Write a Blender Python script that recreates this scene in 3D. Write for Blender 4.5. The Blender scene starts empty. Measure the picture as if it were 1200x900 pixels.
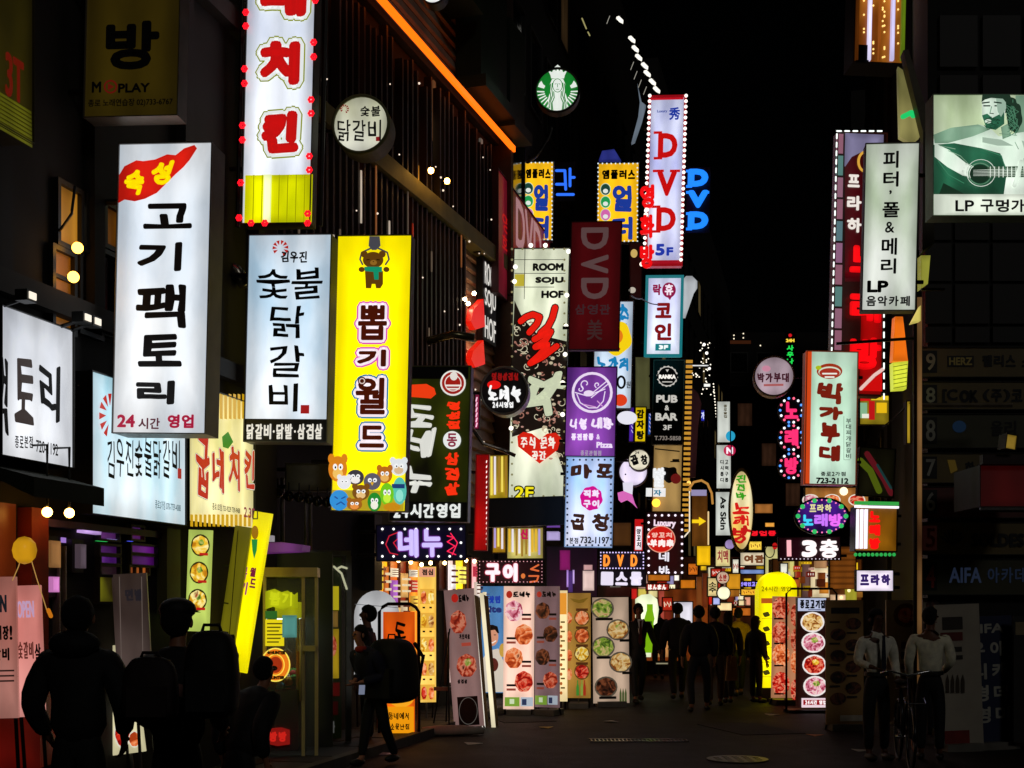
import bpy, bmesh, math, random
from mathutils import Vector, Matrix, Euler
random.seed(7)
SC = bpy.context.scene
COL = SC.collection
# ---------------------------------------------------------------- camera, sky, added fill sun, exposure
F, CX, HZ, EYE = 1500.0, 600.0, 711.0, 1.7      # focal length and horizon in pixels of a 1200 wide frame
cd = bpy.data.cameras.new('camera'); cam = bpy.data.objects.new('camera', cd); COL.objects.link(cam)
cam.location = (0, 0, EYE); cam.rotation_euler = (math.pi/2, 0, 0)
cd.sensor_width = 36; cd.lens = 45; cd.shift_y = (HZ-450)/1200; cd.clip_start = .05; cd.clip_end = 2000
SC.camera = cam
W = bpy.data.worlds.new('World'); SC.world = W; W.use_nodes = True
nt = W.node_tree
sky = nt.nodes.new('ShaderNodeTexSky'); sky.sky_type = 'NISHITA'; sky.sun_disc = False
sky.sun_elevation = math.radians(4); sky.sun_rotation = math.radians(200)
nt.links.new(sky.outputs[0], nt.nodes['Background'].inputs[0])
nt.nodes['Background'].inputs[1].default_value = 0.00008
sl = bpy.data.lights.new('fill_sun', 'SUN'); sl.energy = .11; sl.angle = math.radians(10); sl.color = (1, .95, .9)  # added fill, no moon: lifts shirts, banners and boards from behind the camera
so = bpy.data.objects.new('fill_sun', sl); COL.objects.link(so); so.rotation_euler = (math.radians(60), 0, math.radians(24))
SC.view_settings.view_transform = 'Standard'; SC.view_settings.look = 'None'
SC.view_settings.exposure = 0; SC.view_settings.gamma = 1
SC.cycles.use_denoising = True
SC.cycles.max_bounces = 5; SC.cycles.diffuse_bounces = 2; SC.cycles.glossy_bounces = 3
SC.cycles.transmission_bounces = 3; SC.cycles.transparent_max_bounces = 8
SC.cycles.sample_clamp_indirect = 3.0; SC.cycles.caustics_reflective = False; SC.cycles.caustics_refractive = False

# ---------------------------------------------------------------- materials
def lin(c):
    if isinstance(c, str):
        c = c.lstrip('#'); c = tuple(int(c[i:i+2], 16)/255 for i in (0, 2, 4))
    return tuple((x/12.92 if x <= .04045 else ((x+.055)/1.055)**2.4) for x in c)
_m = {}
def E(c, s=1.0, var=0, sample=False, tint=None):
    """emitting surface: light box face, neon, bulb; also unlit boards, walls and banners with light painted in.  var = unevenness of the tubes behind it or of the painted light."""
    k = ('E', c, s, var, sample, tint)
    if k in _m: return _m[k]
    m = bpy.data.materials.new('lit_' + str(c).lstrip('#')); m.use_nodes = True; n = m.node_tree.nodes; l = m.node_tree.links
    b = n['Principled BSDF']; r = lin(c)
    b.inputs['Base Color'].default_value = (*[min(.6, x*.35+.02) for x in r], 1)
    b.inputs['Roughness'].default_value = .35
    b.inputs['Emission Color'].default_value = (*r, 1)
    b.inputs['Emission Strength'].default_value = s*(1.34 if var and sum(r) > 1.2 else 1.02)
    if var:
        tc = n.new('ShaderNodeTexCoord'); mp = n.new('ShaderNodeMapping'); mp.inputs['Scale'].default_value = (1, 1, .35)
        no = n.new('ShaderNodeTexNoise'); no.inputs['Scale'].default_value = 1.6; no.inputs['Detail'].default_value = 3
        cr = n.new('ShaderNodeValToRGB'); cr.color_ramp.elements[0].position = .36; cr.color_ramp.elements[1].position = .62
        t = lin(tint) if tint else tuple(x*(1-var) for x in r)
        cr.color_ramp.elements[0].color = (*t, 1); cr.color_ramp.elements[1].color = (*r, 1)
        l.new(tc.outputs['Object'], mp.inputs[0]); l.new(mp.outputs[0], no.inputs[0]); l.new(no.outputs[0], cr.inputs[0])
        wv = n.new('ShaderNodeTexWave'); wv.bands_direction = 'X'; wv.inputs['Scale'].default_value = .9; wv.inputs['Distortion'].default_value = .6
        mr = n.new('ShaderNodeMapRange'); mr.inputs[3].default_value = 1-var*.5; mr.inputs[4].default_value = 1.1
        l.new(tc.outputs['Object'], wv.inputs[0]); l.new(wv.outputs['Fac'], mr.inputs[0])
        mx = n.new('ShaderNodeVectorMath'); mx.operation = 'SCALE'
        d1 = n.new('ShaderNodeTexNoise'); d1.inputs['Scale'].default_value = 9; d1.inputs['Detail'].default_value = 7; d1.inputs['Roughness'].default_value = .7
        d2 = n.new('ShaderNodeMapRange'); d2.inputs[1].default_value = .3; d2.inputs[2].default_value = .55; d2.inputs[3].default_value = .9; d2.inputs[4].default_value = 1
        d3 = n.new('ShaderNodeVectorMath'); d3.operation = 'SCALE'      # grime and road dust on the acrylic
        l.new(mp.outputs[0], d1.inputs[0]); l.new(d1.outputs[0], d2.inputs[0]); l.new(cr.outputs[0], d3.inputs[0]); l.new(d2.outputs[0], d3.inputs['Scale'])
        l.new(d3.outputs[0], mx.inputs[0]); l.new(mr.outputs[0], mx.inputs['Scale'])
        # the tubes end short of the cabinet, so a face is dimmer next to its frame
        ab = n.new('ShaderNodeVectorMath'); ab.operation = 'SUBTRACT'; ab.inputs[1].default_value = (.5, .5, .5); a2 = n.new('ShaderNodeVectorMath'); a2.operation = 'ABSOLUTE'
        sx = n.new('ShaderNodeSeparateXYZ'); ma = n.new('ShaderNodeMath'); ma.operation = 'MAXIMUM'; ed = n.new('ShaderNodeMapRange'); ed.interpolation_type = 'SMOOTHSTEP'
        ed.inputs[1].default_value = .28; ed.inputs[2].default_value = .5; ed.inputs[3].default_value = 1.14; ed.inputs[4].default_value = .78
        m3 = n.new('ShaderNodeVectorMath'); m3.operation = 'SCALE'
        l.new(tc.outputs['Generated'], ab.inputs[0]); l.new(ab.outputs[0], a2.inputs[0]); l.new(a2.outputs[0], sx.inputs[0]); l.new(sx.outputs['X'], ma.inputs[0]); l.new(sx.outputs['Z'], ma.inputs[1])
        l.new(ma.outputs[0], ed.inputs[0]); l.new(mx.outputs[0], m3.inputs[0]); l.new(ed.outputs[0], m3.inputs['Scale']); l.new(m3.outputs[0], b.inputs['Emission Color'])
    if not sample: m.cycles.emission_sampling = 'NONE'
    _m[k] = m; return m
def D(c, rough=.6, metal=0, noise=.25, scale=6, bump=0):
    """unlit surface with uneven dirt and grain"""
    k = ('D', c, rough, metal, noise, scale, bump)
    if k in _m: return _m[k]
    m = bpy.data.materials.new('surface_' + str(c).lstrip('#')); m.use_nodes = True; n = m.node_tree.nodes; l = m.node_tree.links
    b = n['Principled BSDF']; r = lin(c)
    b.inputs['Roughness'].default_value = rough; b.inputs['Metallic'].default_value = metal
    tc = n.new('ShaderNodeTexCoord'); no = n.new('ShaderNodeTexNoise'); no.inputs['Scale'].default_value = scale; no.inputs['Detail'].default_value = 5
    cr = n.new('ShaderNodeValToRGB'); cr.color_ramp.elements[0].position = .3; cr.color_ramp.elements[1].position = .7
    cr.color_ramp.elements[0].color = (*[x*(1-noise) for x in r], 1); cr.color_ramp.elements[1].color = (*[min(1, x*(1+noise*.5)) for x in r], 1)
    l.new(tc.outputs['Object'], no.inputs[0]); l.new(no.outputs[0], cr.inputs[0]); l.new(cr.outputs[0], b.inputs['Base Color'])
    if bump:
        bp = n.new('ShaderNodeBump'); bp.inputs['Strength'].default_value = bump; bp.inputs['Distance'].default_value = .02
        l.new(no.outputs[0], bp.inputs['Height']); l.new(bp.outputs[0], b.inputs['Normal'])
    _m[k] = m; return m
FOODS = {'meat': ('7a1c10', 'c2452a', 'e89070', '4a120a'), 'noodle': ('8a4a1c', 'd9a85a', 'f2d9a0', 'b03a20'), 'dark': ('1a0c08', '4a2414', '80462a', '2a140a'),
         'green': ('3c5a1c', '8aa83a', 'd8c080', 'b04028'), 'yellow': ('c07a14', 'f0c030', 'fff0a0', '8a3a10'), 'orange': ('a83a14', 'e8743a', 'f8b080', '6a2010'),
         'red': ('8a0c0c', 'd02a18', 'f09070', '5a0808'), 'pink': ('a0304a', 'e08aa0', 'f8d8d8', 'd86a28'), 'metal': ('5a2c10', 'c86418', 'ffb040', '3a2a6a')}
def FOOD(kind, lit=0.0, sc=9):
    k = ('F', kind, lit, sc)
    if k in _m: return _m[k]
    m = bpy.data.materials.new('print_' + kind); m.use_nodes = True; n = m.node_tree.nodes; l = m.node_tree.links
    b = n['Principled BSDF']; b.inputs['Roughness'].default_value = .5
    tc = n.new('ShaderNodeTexCoord'); vo = n.new('ShaderNodeTexVoronoi'); vo.inputs['Scale'].default_value = sc*1.6
    no = n.new('ShaderNodeTexNoise'); no.inputs['Scale'].default_value = sc*.8; no.inputs['Detail'].default_value = 3; no.inputs['Distortion'].default_value = 1.4
    ad = n.new('ShaderNodeMath'); ad.operation = 'MULTIPLY_ADD'; ad.inputs[1].default_value = .13
    cr = n.new('ShaderNodeValToRGB'); cr.color_ramp.interpolation = 'EASE'
    e = cr.color_ramp.elements; cs = [lin(c) for c in FOODS[kind]]
    e[0].position = .44; e[0].color = (*cs[0], 1); e[1].position = .84; e[1].color = (*cs[3], 1)
    a = e.new(.55); a.color = (*cs[1], 1); a = e.new(.66); a.color = (*cs[2], 1)
    l.new(tc.outputs['Object'], vo.inputs[0]); l.new(tc.outputs['Object'], no.inputs[0])
    l.new(vo.outputs['Distance'], ad.inputs[0]); l.new(no.outputs[0], ad.inputs[2]); l.new(ad.outputs[0], cr.inputs[0])
    l.new(cr.outputs[0], b.inputs['Base Color'])
    if lit:
        l.new(cr.outputs[0], b.inputs['Emission Color']); b.inputs['Emission Strength'].default_value = lit
        m.cycles.emission_sampling = 'NONE'
    _m[k] = m; return m
def GLASS(c='f2f6f4'):
    k = ('G', c)
    if k in _m: return _m[k]
    m = bpy.data.materials.new('window_glass'); m.use_nodes = True; b = m.node_tree.nodes['Principled BSDF']
    b.inputs['Base Color'].default_value = (*lin(c), 1); b.inputs['Roughness'].default_value = .05
    b.inputs['Transmission Weight'].default_value = .92; b.inputs['IOR'].default_value = 1.1
    _m[k] = m; return m
BLACK = D('15140f', .5); STEEL = D('8a8a86', .35, .9); DARKSTEEL = D('24231f', .45, .6); WHITE = D('c8c8c4', .5)
INK = D('060606', .6)

# ---------------------------------------------------------------- mesh helpers
class MB:
    def __init__(s): s.v = []; s.f = []
    def add(s, v, f):
        o = len(s.v); s.v += [tuple(p) for p in v]; s.f += [tuple(i+o for i in q) for q in f]; return s
    def box(s, x0, x1, y0, y1, z0, z1):
        return s.add([(x0,y0,z0),(x1,y0,z0),(x1,y1,z0),(x0,y1,z0),(x0,y0,z1),(x1,y0,z1),(x1,y1,z1),(x0,y1,z1)],
                     [(0,3,2,1),(4,5,6,7),(0,1,5,4),(1,2,6,5),(2,3,7,6),(3,0,4,7)])
    def tube(s, pts, r, n=6):
        pts = [Vector(p) for p in pts]; rs = r if isinstance(r, (list, tuple)) else [r]*len(pts); rings = []
        for i, p in enumerate(pts):
            d = (pts[min(i+1, len(pts)-1)] - pts[max(i-1, 0)]).normalized()
            a = d.cross(Vector((0, 0, 1)));  a = a if a.length > .05 else d.cross(Vector((1, 0, 0))); a.normalize(); b = d.cross(a)
            rings.append([p + (a*math.cos(2*math.pi*k/n) + b*math.sin(2*math.pi*k/n))*rs[i] for k in range(n)])
        v = [q for R in rings for q in R]; f = []
        for i in range(len(pts)-1):
            for k in range(n): f.append((i*n+k, i*n+(k+1)%n, (i+1)*n+(k+1)%n, (i+1)*n+k))
        f += [tuple(range(n))[::-1], tuple(range((len(pts)-1)*n, len(pts)*n))]
        return s.add(v, f)
    def cyl(s, c, r, h, n=20, axis='y', r2=None):
        r2 = r if r2 is None else r2; A = []
        for q, (rr, t) in enumerate(((r, 0), (r2, h))):
            for k in range(n):
                a = 2*math.pi*k/n; u, w = rr*math.cos(a), rr*math.sin(a)
                A.append({'y': (c[0]+u, c[1]+t, c[2]+w), 'z': (c[0]+u, c[1]+w, c[2]+t), 'x': (c[0]+t, c[1]+u, c[2]+w)}[axis])
        return s.add(A, [tuple(range(n)), tuple(range(n, 2*n))[::-1]] + [(k, (k+1)%n, n+(k+1)%n, n+k) for k in range(n)])
    def ball(s, c, r, n=8, m=5, sq=(1, 1, 1)):
        v = [(c[0], c[1], c[2]-r*sq[2])]
        for i in range(1, m):
            t = -math.pi/2 + math.pi*i/m
            for k in range(n):
                a = 2*math.pi*k/n; v.append((c[0]+r*sq[0]*math.cos(t)*math.cos(a), c[1]+r*sq[1]*math.cos(t)*math.sin(a), c[2]+r*sq[2]*math.sin(t)))
        v.append((c[0], c[1], c[2]+r*sq[2])); f = [(0, 1+(k+1)%n, 1+k) for k in range(n)]
        for i in range(m-2):
            for k in range(n): f.append((1+i*n+k, 1+i*n+(k+1)%n, 1+(i+1)*n+(k+1)%n, 1+(i+1)*n+k))
        b = 1+(m-2)*n; f += [(b+k, b+(k+1)%n, len(v)-1) for k in range(n)]
        return s.add(v, f)
    def prism(s, poly, y0, y1):     # outline in x,z pushed from y0 to y1
        n = len(poly)
        return s.add([(x, y0, z) for x, z in poly]+[(x, y1, z) for x, z in poly],
                     [tuple(range(n)), tuple(range(n, 2*n))[::-1]]+[(k, n+k, n+(k+1)%n, (k+1)%n) for k in range(n)])
    def mesh(s, name, mat, smooth=False):
        me = bpy.data.meshes.new(name); me.from_pydata(s.v, [], s.f); me.update()
        if mat: me.materials.append(mat)
        if smooth: me.polygons.foreach_set('use_smooth', [True]*len(me.polygons))
        return me
    def build(s, name, mat, parent=None, smooth=False, **props):
        return link(name, s.mesh(name, mat, smooth), parent, **props)
def link(name, me, parent=None, **props):
    o = bpy.data.objects.new(name, me); COL.objects.link(o)
    if parent is not None: o.parent = parent
    for k, v in props.items():
        if v: o[k] = v
    return o
def thing(name, label, cat, loc=(0, 0, 0), rot=(0, 0, 0), group=None):
    o = bpy.data.objects.new(name, None); COL.objects.link(o); o.empty_display_size = .3
    o.location = loc; o.rotation_euler = rot; o['label'] = label; o['category'] = cat
    if group: o['group'] = group
    return o
def copy_tree(o, loc=None, rz=None, label=None):
    c = o.copy(); COL.objects.link(c)
    if loc is not None: c.location = loc
    if rz is not None: c.rotation_euler.z = rz
    if label: c['label'] = label
    for ch in [q for q in bpy.data.objects if q.parent == o]:
        d = ch.copy(); COL.objects.link(d); d.parent = c
        for g in [q for q in bpy.data.objects if q.parent == ch]:
            e = g.copy(); COL.objects.link(e); e.parent = d
    return c
def P(px, py, Y): return Vector(((px-CX)/F*Y, Y, EYE+(HZ-py)/F*Y))     # photo pixel and distance -> point in the street
def depth_of(bottom): return EYE*F/(bottom-HZ)
YAW = math.radians(-7)             # signs stand square to the street
LW = math.atan2(1, .243)           # left facade plane
RW = LW - math.pi

# ---------------------------------------------------------------- lettering
_g = {}
def glyph(ch):
    if ch in _g: return _g[ch]
    c = bpy.data.curves.new('t', 'FONT'); c.body = ch; c.resolution_u = 3
    o = bpy.data.objects.new('t', c); m = bpy.data.meshes.new_from_object(o)
    v = [(p.co.x, p.co.y) for p in m.vertices]; f = [tuple(p.vertices) for p in m.polygons]
    x0 = min(p[0] for p in v); x1 = max(p[0] for p in v); y0 = min(p[1] for p in v); y1 = max(p[1] for p in v)
    cnt = {}
    for q in f:
        for i in range(len(q)):
            e = (q[i], q[(i+1) % len(q)]); cnt[tuple(sorted(e))] = cnt.get(tuple(sorted(e)), 0)+1
    be = [e for e, n in cnt.items() if n == 1]
    v = [((x-x0)/max(x1-x0, 1e-6), (y-y0)/max(y1-y0, 1e-6)) for x, y in v]
    bpy.data.objects.remove(o); bpy.data.curves.remove(c); bpy.data.meshes.remove(m)
    _g[ch] = (v, f, be, (x1-x0)/max(y1-y0, 1e-6)); return _g[ch]
def glyph_into(mb, ch, x0, z0, x1, z1, y, w=0, wob=0, slant=0, rot=0, t=0):
    """lay one piece of lettering in the box; w = how much every stroke is fattened"""
    v, f, be, asp = glyph(ch); cx, cz = (x0+x1)/2, (z0+z1)/2; W_, H_ = x1-x0, z1-z0; ph = random.random()*6
    q = []
    for a, b in v:
        x, z = x0+a*W_, z0+b*H_
        if rot: x, z = cx+(a-.5)*H_ if abs(rot) == 90 else x, cz+(b-.5)*W_ if abs(rot) == 90 else z
        if wob: x += W_*wob*.06*math.sin(b*7+ph)+W_*wob*.04*math.sin(a*9+ph*2); z += H_*wob*.06*math.sin(a*6+ph*1.3)
        x += slant*(z-cz)
        if rot: r = math.radians(rot); dx, dz = x-cx, z-cz; x, z = cx+dx*math.cos(r)-dz*math.sin(r), cz+dx*math.sin(r)+dz*math.cos(r)
        q.append((x, z))
    n = len(q)
    mb.add([(x, y, z) for x, z in q], f)
    if t:                                         # raised letters get sides
        mb.add([(x, y, z) for x, z in q]+[(x, y+t, z) for x, z in q], [(a, b, n+b, n+a) for a, b in be])
    if w:
        k = 6
        for a, b in be:
            (ax, az), (bx, bz) = q[a], q[b]; L = math.hypot(bx-ax, bz-az)
            if L < 1e-7: continue
            nx, nz = -(bz-az)/L*w, (bx-ax)/L*w
            mb.add([(ax+nx, y-.0004, az+nz), (bx+nx, y-.0004, bz+nz), (bx-nx, y-.0004, bz-nz), (ax-nx, y-.0004, az-nz)], [(0, 1, 2, 3)])
        for i in set(i for e in be for i in e):
            mb.add([(q[i][0]+w*math.cos(math.pi*2*j/k), y-.0008, q[i][1]+w*math.sin(math.pi*2*j/k)) for j in range(k)], [tuple(range(k))])

# ---------------------------------------------------------------- sign boards
class Plane:
    """a board standing in the street; positions on it are given as photo pixels and turned into its own metres"""
    def __init__(s, root, loc, yaw, roll=0):
        s.root = root; s.M = Matrix.Translation(loc) @ Matrix.Rotation(yaw, 4, 'Z') @ Matrix.Rotation(roll, 4, 'Y')
        s.Mi = s.M.inverted(); s.n = 0
        s.px = loc[1]/F
        root.matrix_world = s.M
    def p(s, px, py):
        o = s.Mi @ Vector((0, 0, EYE)); d = s.Mi.to_3x3() @ Vector(((px-CX)/F, 1, (HZ-py)/F))
        t = -o.y/d.y; return (o.x+t*d.x, o.z+t*d.z)
    def bb(s, x0, y0, x1, y1):
        cx, cy = (x0+x1)/2, (y0+y1)/2
        return s.p(x0, cy)[0], s.p(cx, y1)[1], s.p(x1, cy)[0], s.p(cx, y0)[1]
    def lay(s): s.n += 1; return -.003 - .0011*s.n
    def _out(s, mb, name, mat, **k): return mb.build(name, mat, s.root, **k)
    def rect(s, x0, y0, x1, y1, mat, name='colour_field', t=0, **k):
        a = s.bb(x0, y0, x1, y1); y = s.lay(); mb = MB()
        mb.box(a[0], a[2], y-max(t, 0), y+max(.003, -t), a[1], a[3]); return s._out(mb, name, mat, **k)
    def poly(s, pts, mat, name='emblem', t=0, **k):
        q = [s.p(*p) for p in pts]; y = s.lay(); return s._out(MB().prism(q, y-max(t, 0), y+max(.003, -t)), name, mat, **k)
    def disc(s, cx, cy, rx, ry, mat, name='emblem', n=28, t=0, wav=0, nw=14, **k):
        q = []
        for i in range(n if not wav else n*2):
            a = 2*math.pi*i/(n if not wav else n*2); r = 1+wav*math.sin(nw*a); q.append((cx+rx*r*math.cos(a), cy+ry*r*math.sin(a)))
        return s.poly(q, mat, name, t, **k)
    def ring(s, cx, cy, rx, ry, w, mat, name='ring', n=28, t=0, **k):
        y = s.lay(); mb = MB(); v = []; f = []
        for i in range(n):
            a = 2*math.pi*i/n
            for rr in (0, w): x, z = s.p(cx+(rx-rr)*math.cos(a), cy+(ry-rr)*math.sin(a)); v.append((x, y-t, z))
            f.append((2*i, (2*i+2) % (2*n), (2*i+3) % (2*n), 2*i+1))
        mb.add(v, f)
        if t:
            for off in (0, 1): mb.add([v[2*i+off] for i in range(n)]+[(v[2*i+off][0], y, v[2*i+off][2]) for i in range(n)], [(i, (i+1) % n, n+(i+1) % n, n+i) for i in range(n)])
        return s._out(mb, name, mat, **k)
    def stroke(s, lines, w, mat, name='drawing', **k):
        y = s.lay(); mb = MB(); r = w*s.px/2
        for L in lines:
            q = [s.p(*p) for p in L]
            for i, (x, z) in enumerate(q):
                mb.add([(x+r*math.cos(j*math.pi/4), y-.0005, z+r*math.sin(j*math.pi/4)) for j in range(8)], [tuple(range(8))])
                if i:
                    (a, b) = q[i-1]; LL = math.hypot(x-a, z-b) or 1; nx, nz = -(z-b)/LL*r, (x-a)/LL*r
                    mb.add([(a+nx, y, b+nz), (x+nx, y, z+nz), (x-nx, y, z-nz), (a-nx, y, b-nz)], [(0, 1, 2, 3)])
        return s._out(mb, name, mat, **k)
    def text(s, st, x0, y0, x1, y1, mat, w=0, wob=0, slant=0, cells=None, out=(), name='lettering', t=0, rot=0, **k):
        """horizontal lettering.  Korean is set letter by letter in equal cells, Latin as one run"""
        if cells is None: cells = any(ord(c) > 0x2000 for c in st)
        items = []
        if cells and len(st) > 1:
            units = [0.45 if c in '·,.!' else .4 if c == ' ' else (.62 if ord(c) < 0x2000 else 1) for c in st]; tot = sum(units); cw = (x1-x0)/tot; x = x0
            for c, u in zip(st, units):
                if c in '·,.': items.append((c, x+cw*u*.3, (y0+y1)/2-(y1-y0)*.08+((y1-y0)*.35 if c != '·' else 0), x+cw*u*.7, (y0+y1)/2+(y1-y0)*.08+((y1-y0)*.4 if c != '·' else 0)))
                elif c != ' ': items.append((c, x+cw*u*.07, y0, x+cw*u*.93, y1))
                x += cw*u
        else: items = [(st, x0, y0, x1, y1)]
        return s._letters(items, mat, w, wob, slant, out, name, t, rot, **k)
    def vtext(s, st, x0, y0, x1, y1, mat, w=0, wob=0, slant=0, gap=.14, out=(), name='lettering', t=0, rot=0, **k):
        n = len(st); ch = (y1-y0)/n; lean = 0; items = []
        for i, c in enumerate(st):
            if c == ' ': continue
            a = y0+i*ch; items.append((c, x0, a+ch*gap/2, x1, a+ch*(1-gap/2)))
        return s._letters(items, mat, w, wob, slant, out, name, t, rot, **k)
    def _letters(s, items, mat, w, wob, slant, out, name, t, rot, **k):
        items = [(c, a+min(w/2, (d-a)*.2), b+min(w/2, (e-b)*.2), d-min(w/2, (d-a)*.2), e-min(w/2, (e-b)*.2)) for c, a, b, d, e in items]
        st = random.getstate()
        for om, ow in out:
            random.setstate(st); y = s.lay(); mb = MB()
            for c, a, b, d, e in items: q = s.bb(a, b, d, e); glyph_into(mb, c, q[0], q[1], q[2], q[3], y, ow*s.px, wob, slant, rot)
            s._out(mb, 'outline', om)
        random.setstate(st); y = s.lay(); mb = MB()
        for c, a, b, d, e in items: q = s.bb(a, b, d, e); glyph_into(mb, c, q[0], q[1], q[2], q[3], y-t, w*s.px/2, wob, slant, rot, t)
        return s._out(mb, name, mat, **k)
    def bulbs(s, pts, r, mat, name='bulb_string', single=False):
        rr = r*s.px; y = s.lay()-rr*.5
        if single:
            me = MB().ball((0, 0, 0), rr, 8, 5).mesh('bulb', mat, True)
            for px, py in pts:
                x, z = s.p(px, py); o = link('bulb', me, s.root); o.location = (x, y, z)
        else:
            mb = MB()
            for px, py in pts: x, z = s.p(px, py); mb.ball((x, y, z), rr, 6, 4)
            s._out(mb, name, mat, kind='stuff')
    def border(s, x0, y0, x1, y1, step, r, mat, sides='tblr', **k):
        pts = []
        nx = max(1, round((x1-x0)/step)); ny = max(1, round((y1-y0)/step))
        for i in range(nx+1):
            x = x0+(x1-x0)*i/nx
            if 't' in sides: pts.append((x, y0))
            if 'b' in sides: pts.append((x, y1))
        for i in range(1, ny):
            y = y0+(y1-y0)*i/ny
            if 'l' in sides: pts.append((x0, y))
            if 'r' in sides: pts.append((x1, y))
        s.bulbs(pts, r, mat, **k)
    def dish(s, cx, cy, rx, ry, kind, lit=.7, plate=None, garnish=None, sc=9):
        if plate is not None: s.disc(cx, cy, rx, ry, plate, 'plate_print', 20)
        s.disc(cx, cy, rx*.86, ry*.84, FOOD(kind, lit, sc), 'food_print', 18, wav=.035, nw=7)
        if garnish: s.disc(cx+rx*.1, cy-ry*.25, rx*.3, ry*.28, FOOD(garnish, lit, sc), 'garnish_print', 10, wav=.08, nw=4)
def sign(name, label, cat, x0, y0, x1, y1, Y, face, frame=STEEL, t=.25, yaw=YAW, roll=1.4, group=None, fw=1.2, arm='l', facename='sign_face'):
    """double sided box sign: cabinet, lit face, raised metal frame, two arms back to the wall"""
    t = t*.6 if arm else t; root = thing(name, label, cat, group=group)
    c = P((x0+x1)/2, (y0+y1)/2, Y); s = Plane(root, c, yaw, math.radians(roll))
    a = s.bb(x0, y0, x1, y1); w = fw*s.px
    MB().box(a[0], a[2], .012, t, a[1], a[3]).build('cabinet', frame, root)
    MB().box(a[0]+w*.6, a[2]-w*.6, 0, .012, a[1]+w*.6, a[3]-w*.6).build(facename, face, root)
    fr = MB(); fr.box(a[0]-w*.4, a[2]+w*.4, -.02, .02, a[3]-w*.6, a[3]+w*.4).box(a[0]-w*.4, a[2]+w*.4, -.02, .02, a[1]-w*.4, a[1]+w*.6)
    fr.box(a[0]-w*.4, a[0]+w*.6, -.02, .02, a[1]+w*.6, a[3]-w*.6).box(a[2]-w*.6, a[2]+w*.4, -.02, .02, a[1]+w*.6, a[3]-w*.6)
    fr.build('frame', frame, root)
    if arm:
        H = a[3]-a[1]
        for zz in (a[1]+H*.18, a[3]-H*.18):
            x = (a[0]-(.26 if x0 < 500 else .1), a[0]-w*.4) if arm == 'l' else (a[2]+w*.4, a[2]+(.26 if x0 < 500 else .1))
            MB().tube([(x[0], t*.5, zz), (x[1], t*.5, zz)], .025).build('bracket', DARKSTEEL, root)
    s.box = a; s.t = t
    return s
def round_sign(name, label, cx, cy, r, Y, face, rim=STEEL, t=.22, yaw=YAW, arm='l', group=None, cat='sign', ry=None):
    root = thing(name, label, cat, group=group); s = Plane(root, P(cx, cy, Y), yaw, 0)
    R = r*s.px/math.cos(yaw); k = (ry or r)/r
    def sc(mb): mb.v = [(x, y, z*k) for x, y, z in mb.v]; return mb
    sc(MB().cyl((0, .004, 0), R, t, 36)).build('cabinet', rim, root, smooth=False)
    sc(MB().cyl((0, 0, 0), R*.95, .006, 36)).build('sign_face', face, root)
    n = 36; v = []; f = []
    for i in range(n):
        a = 2*math.pi*i/n
        for rr, yy in ((R*1.02, 0.01), (R*1.02, -.03), (R*.93, -.03), (R*.93, -.001)): v.append((rr*math.cos(a), yy, rr*math.sin(a)*k))
        for q in range(3): f.append((4*i+q, 4*i+q+1, (4*i+q+5) % (4*n), (4*i+q+4) % (4*n)))
    MB().add(v, f).build('rim', rim, root, smooth=True)
    if arm: sg = -1 if arm == 'l' else 1; MB().tube([(sg*R*.9, t*.5, 0), (sg*(R+.35), t*.5, 0)], .02).build('bracket', DARKSTEEL, root)
    s.n = 3
    return s
# ---------------------------------------------------------------- ground and buildings
g = MB(); g.add([(-300, -60, 0), (300, -60, 0), (300, 500, 0), (-300, 500, 0)], [(0, 1, 2, 3)])
def asphalt():
    m = bpy.data.materials.new('asphalt'); m.use_nodes = True; n = m.node_tree.nodes; l = m.node_tree.links; b = n['Principled BSDF']
    tc = n.new('ShaderNodeTexCoord'); a = n.new('ShaderNodeTexNoise'); a.inputs['Scale'].default_value = 1.6; a.inputs['Roughness'].default_value = .75; a.inputs['Detail'].default_value = 6
    f = n.new('ShaderNodeTexNoise'); f.inputs['Scale'].default_value = 60; f.inputs['Detail'].default_value = 3
    cr = n.new('ShaderNodeValToRGB'); cr.color_ramp.elements[0].color = (.005, .0036, .0026, 1); cr.color_ramp.elements[1].color = (.022, .0155, .011, 1)
    rr = n.new('ShaderNodeMapRange'); rr.inputs[3].default_value = .5; rr.inputs[4].default_value = .85; b.inputs['Specular IOR Level'].default_value = .22
    bp = n.new('ShaderNodeBump'); bp.inputs['Strength'].default_value = .8; bp.inputs['Distance'].default_value = .015
    l.new(tc.outputs['Object'], a.inputs[0]); l.new(tc.outputs['Object'], f.inputs[0]); l.new(a.outputs[0], cr.inputs[0]); l.new(cr.outputs[0], b.inputs['Base Color'])
    l.new(a.outputs[0], rr.inputs[0]); l.new(rr.outputs[0], b.inputs['Roughness']); l.new(f.outputs[0], bp.inputs['Height']); l.new(bp.outputs[0], b.inputs['Normal'])
    return m
g.build('ground', asphalt(), kind='structure')
PAVE = D('241f1a', .7, 0, .4, 3, .4)
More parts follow.
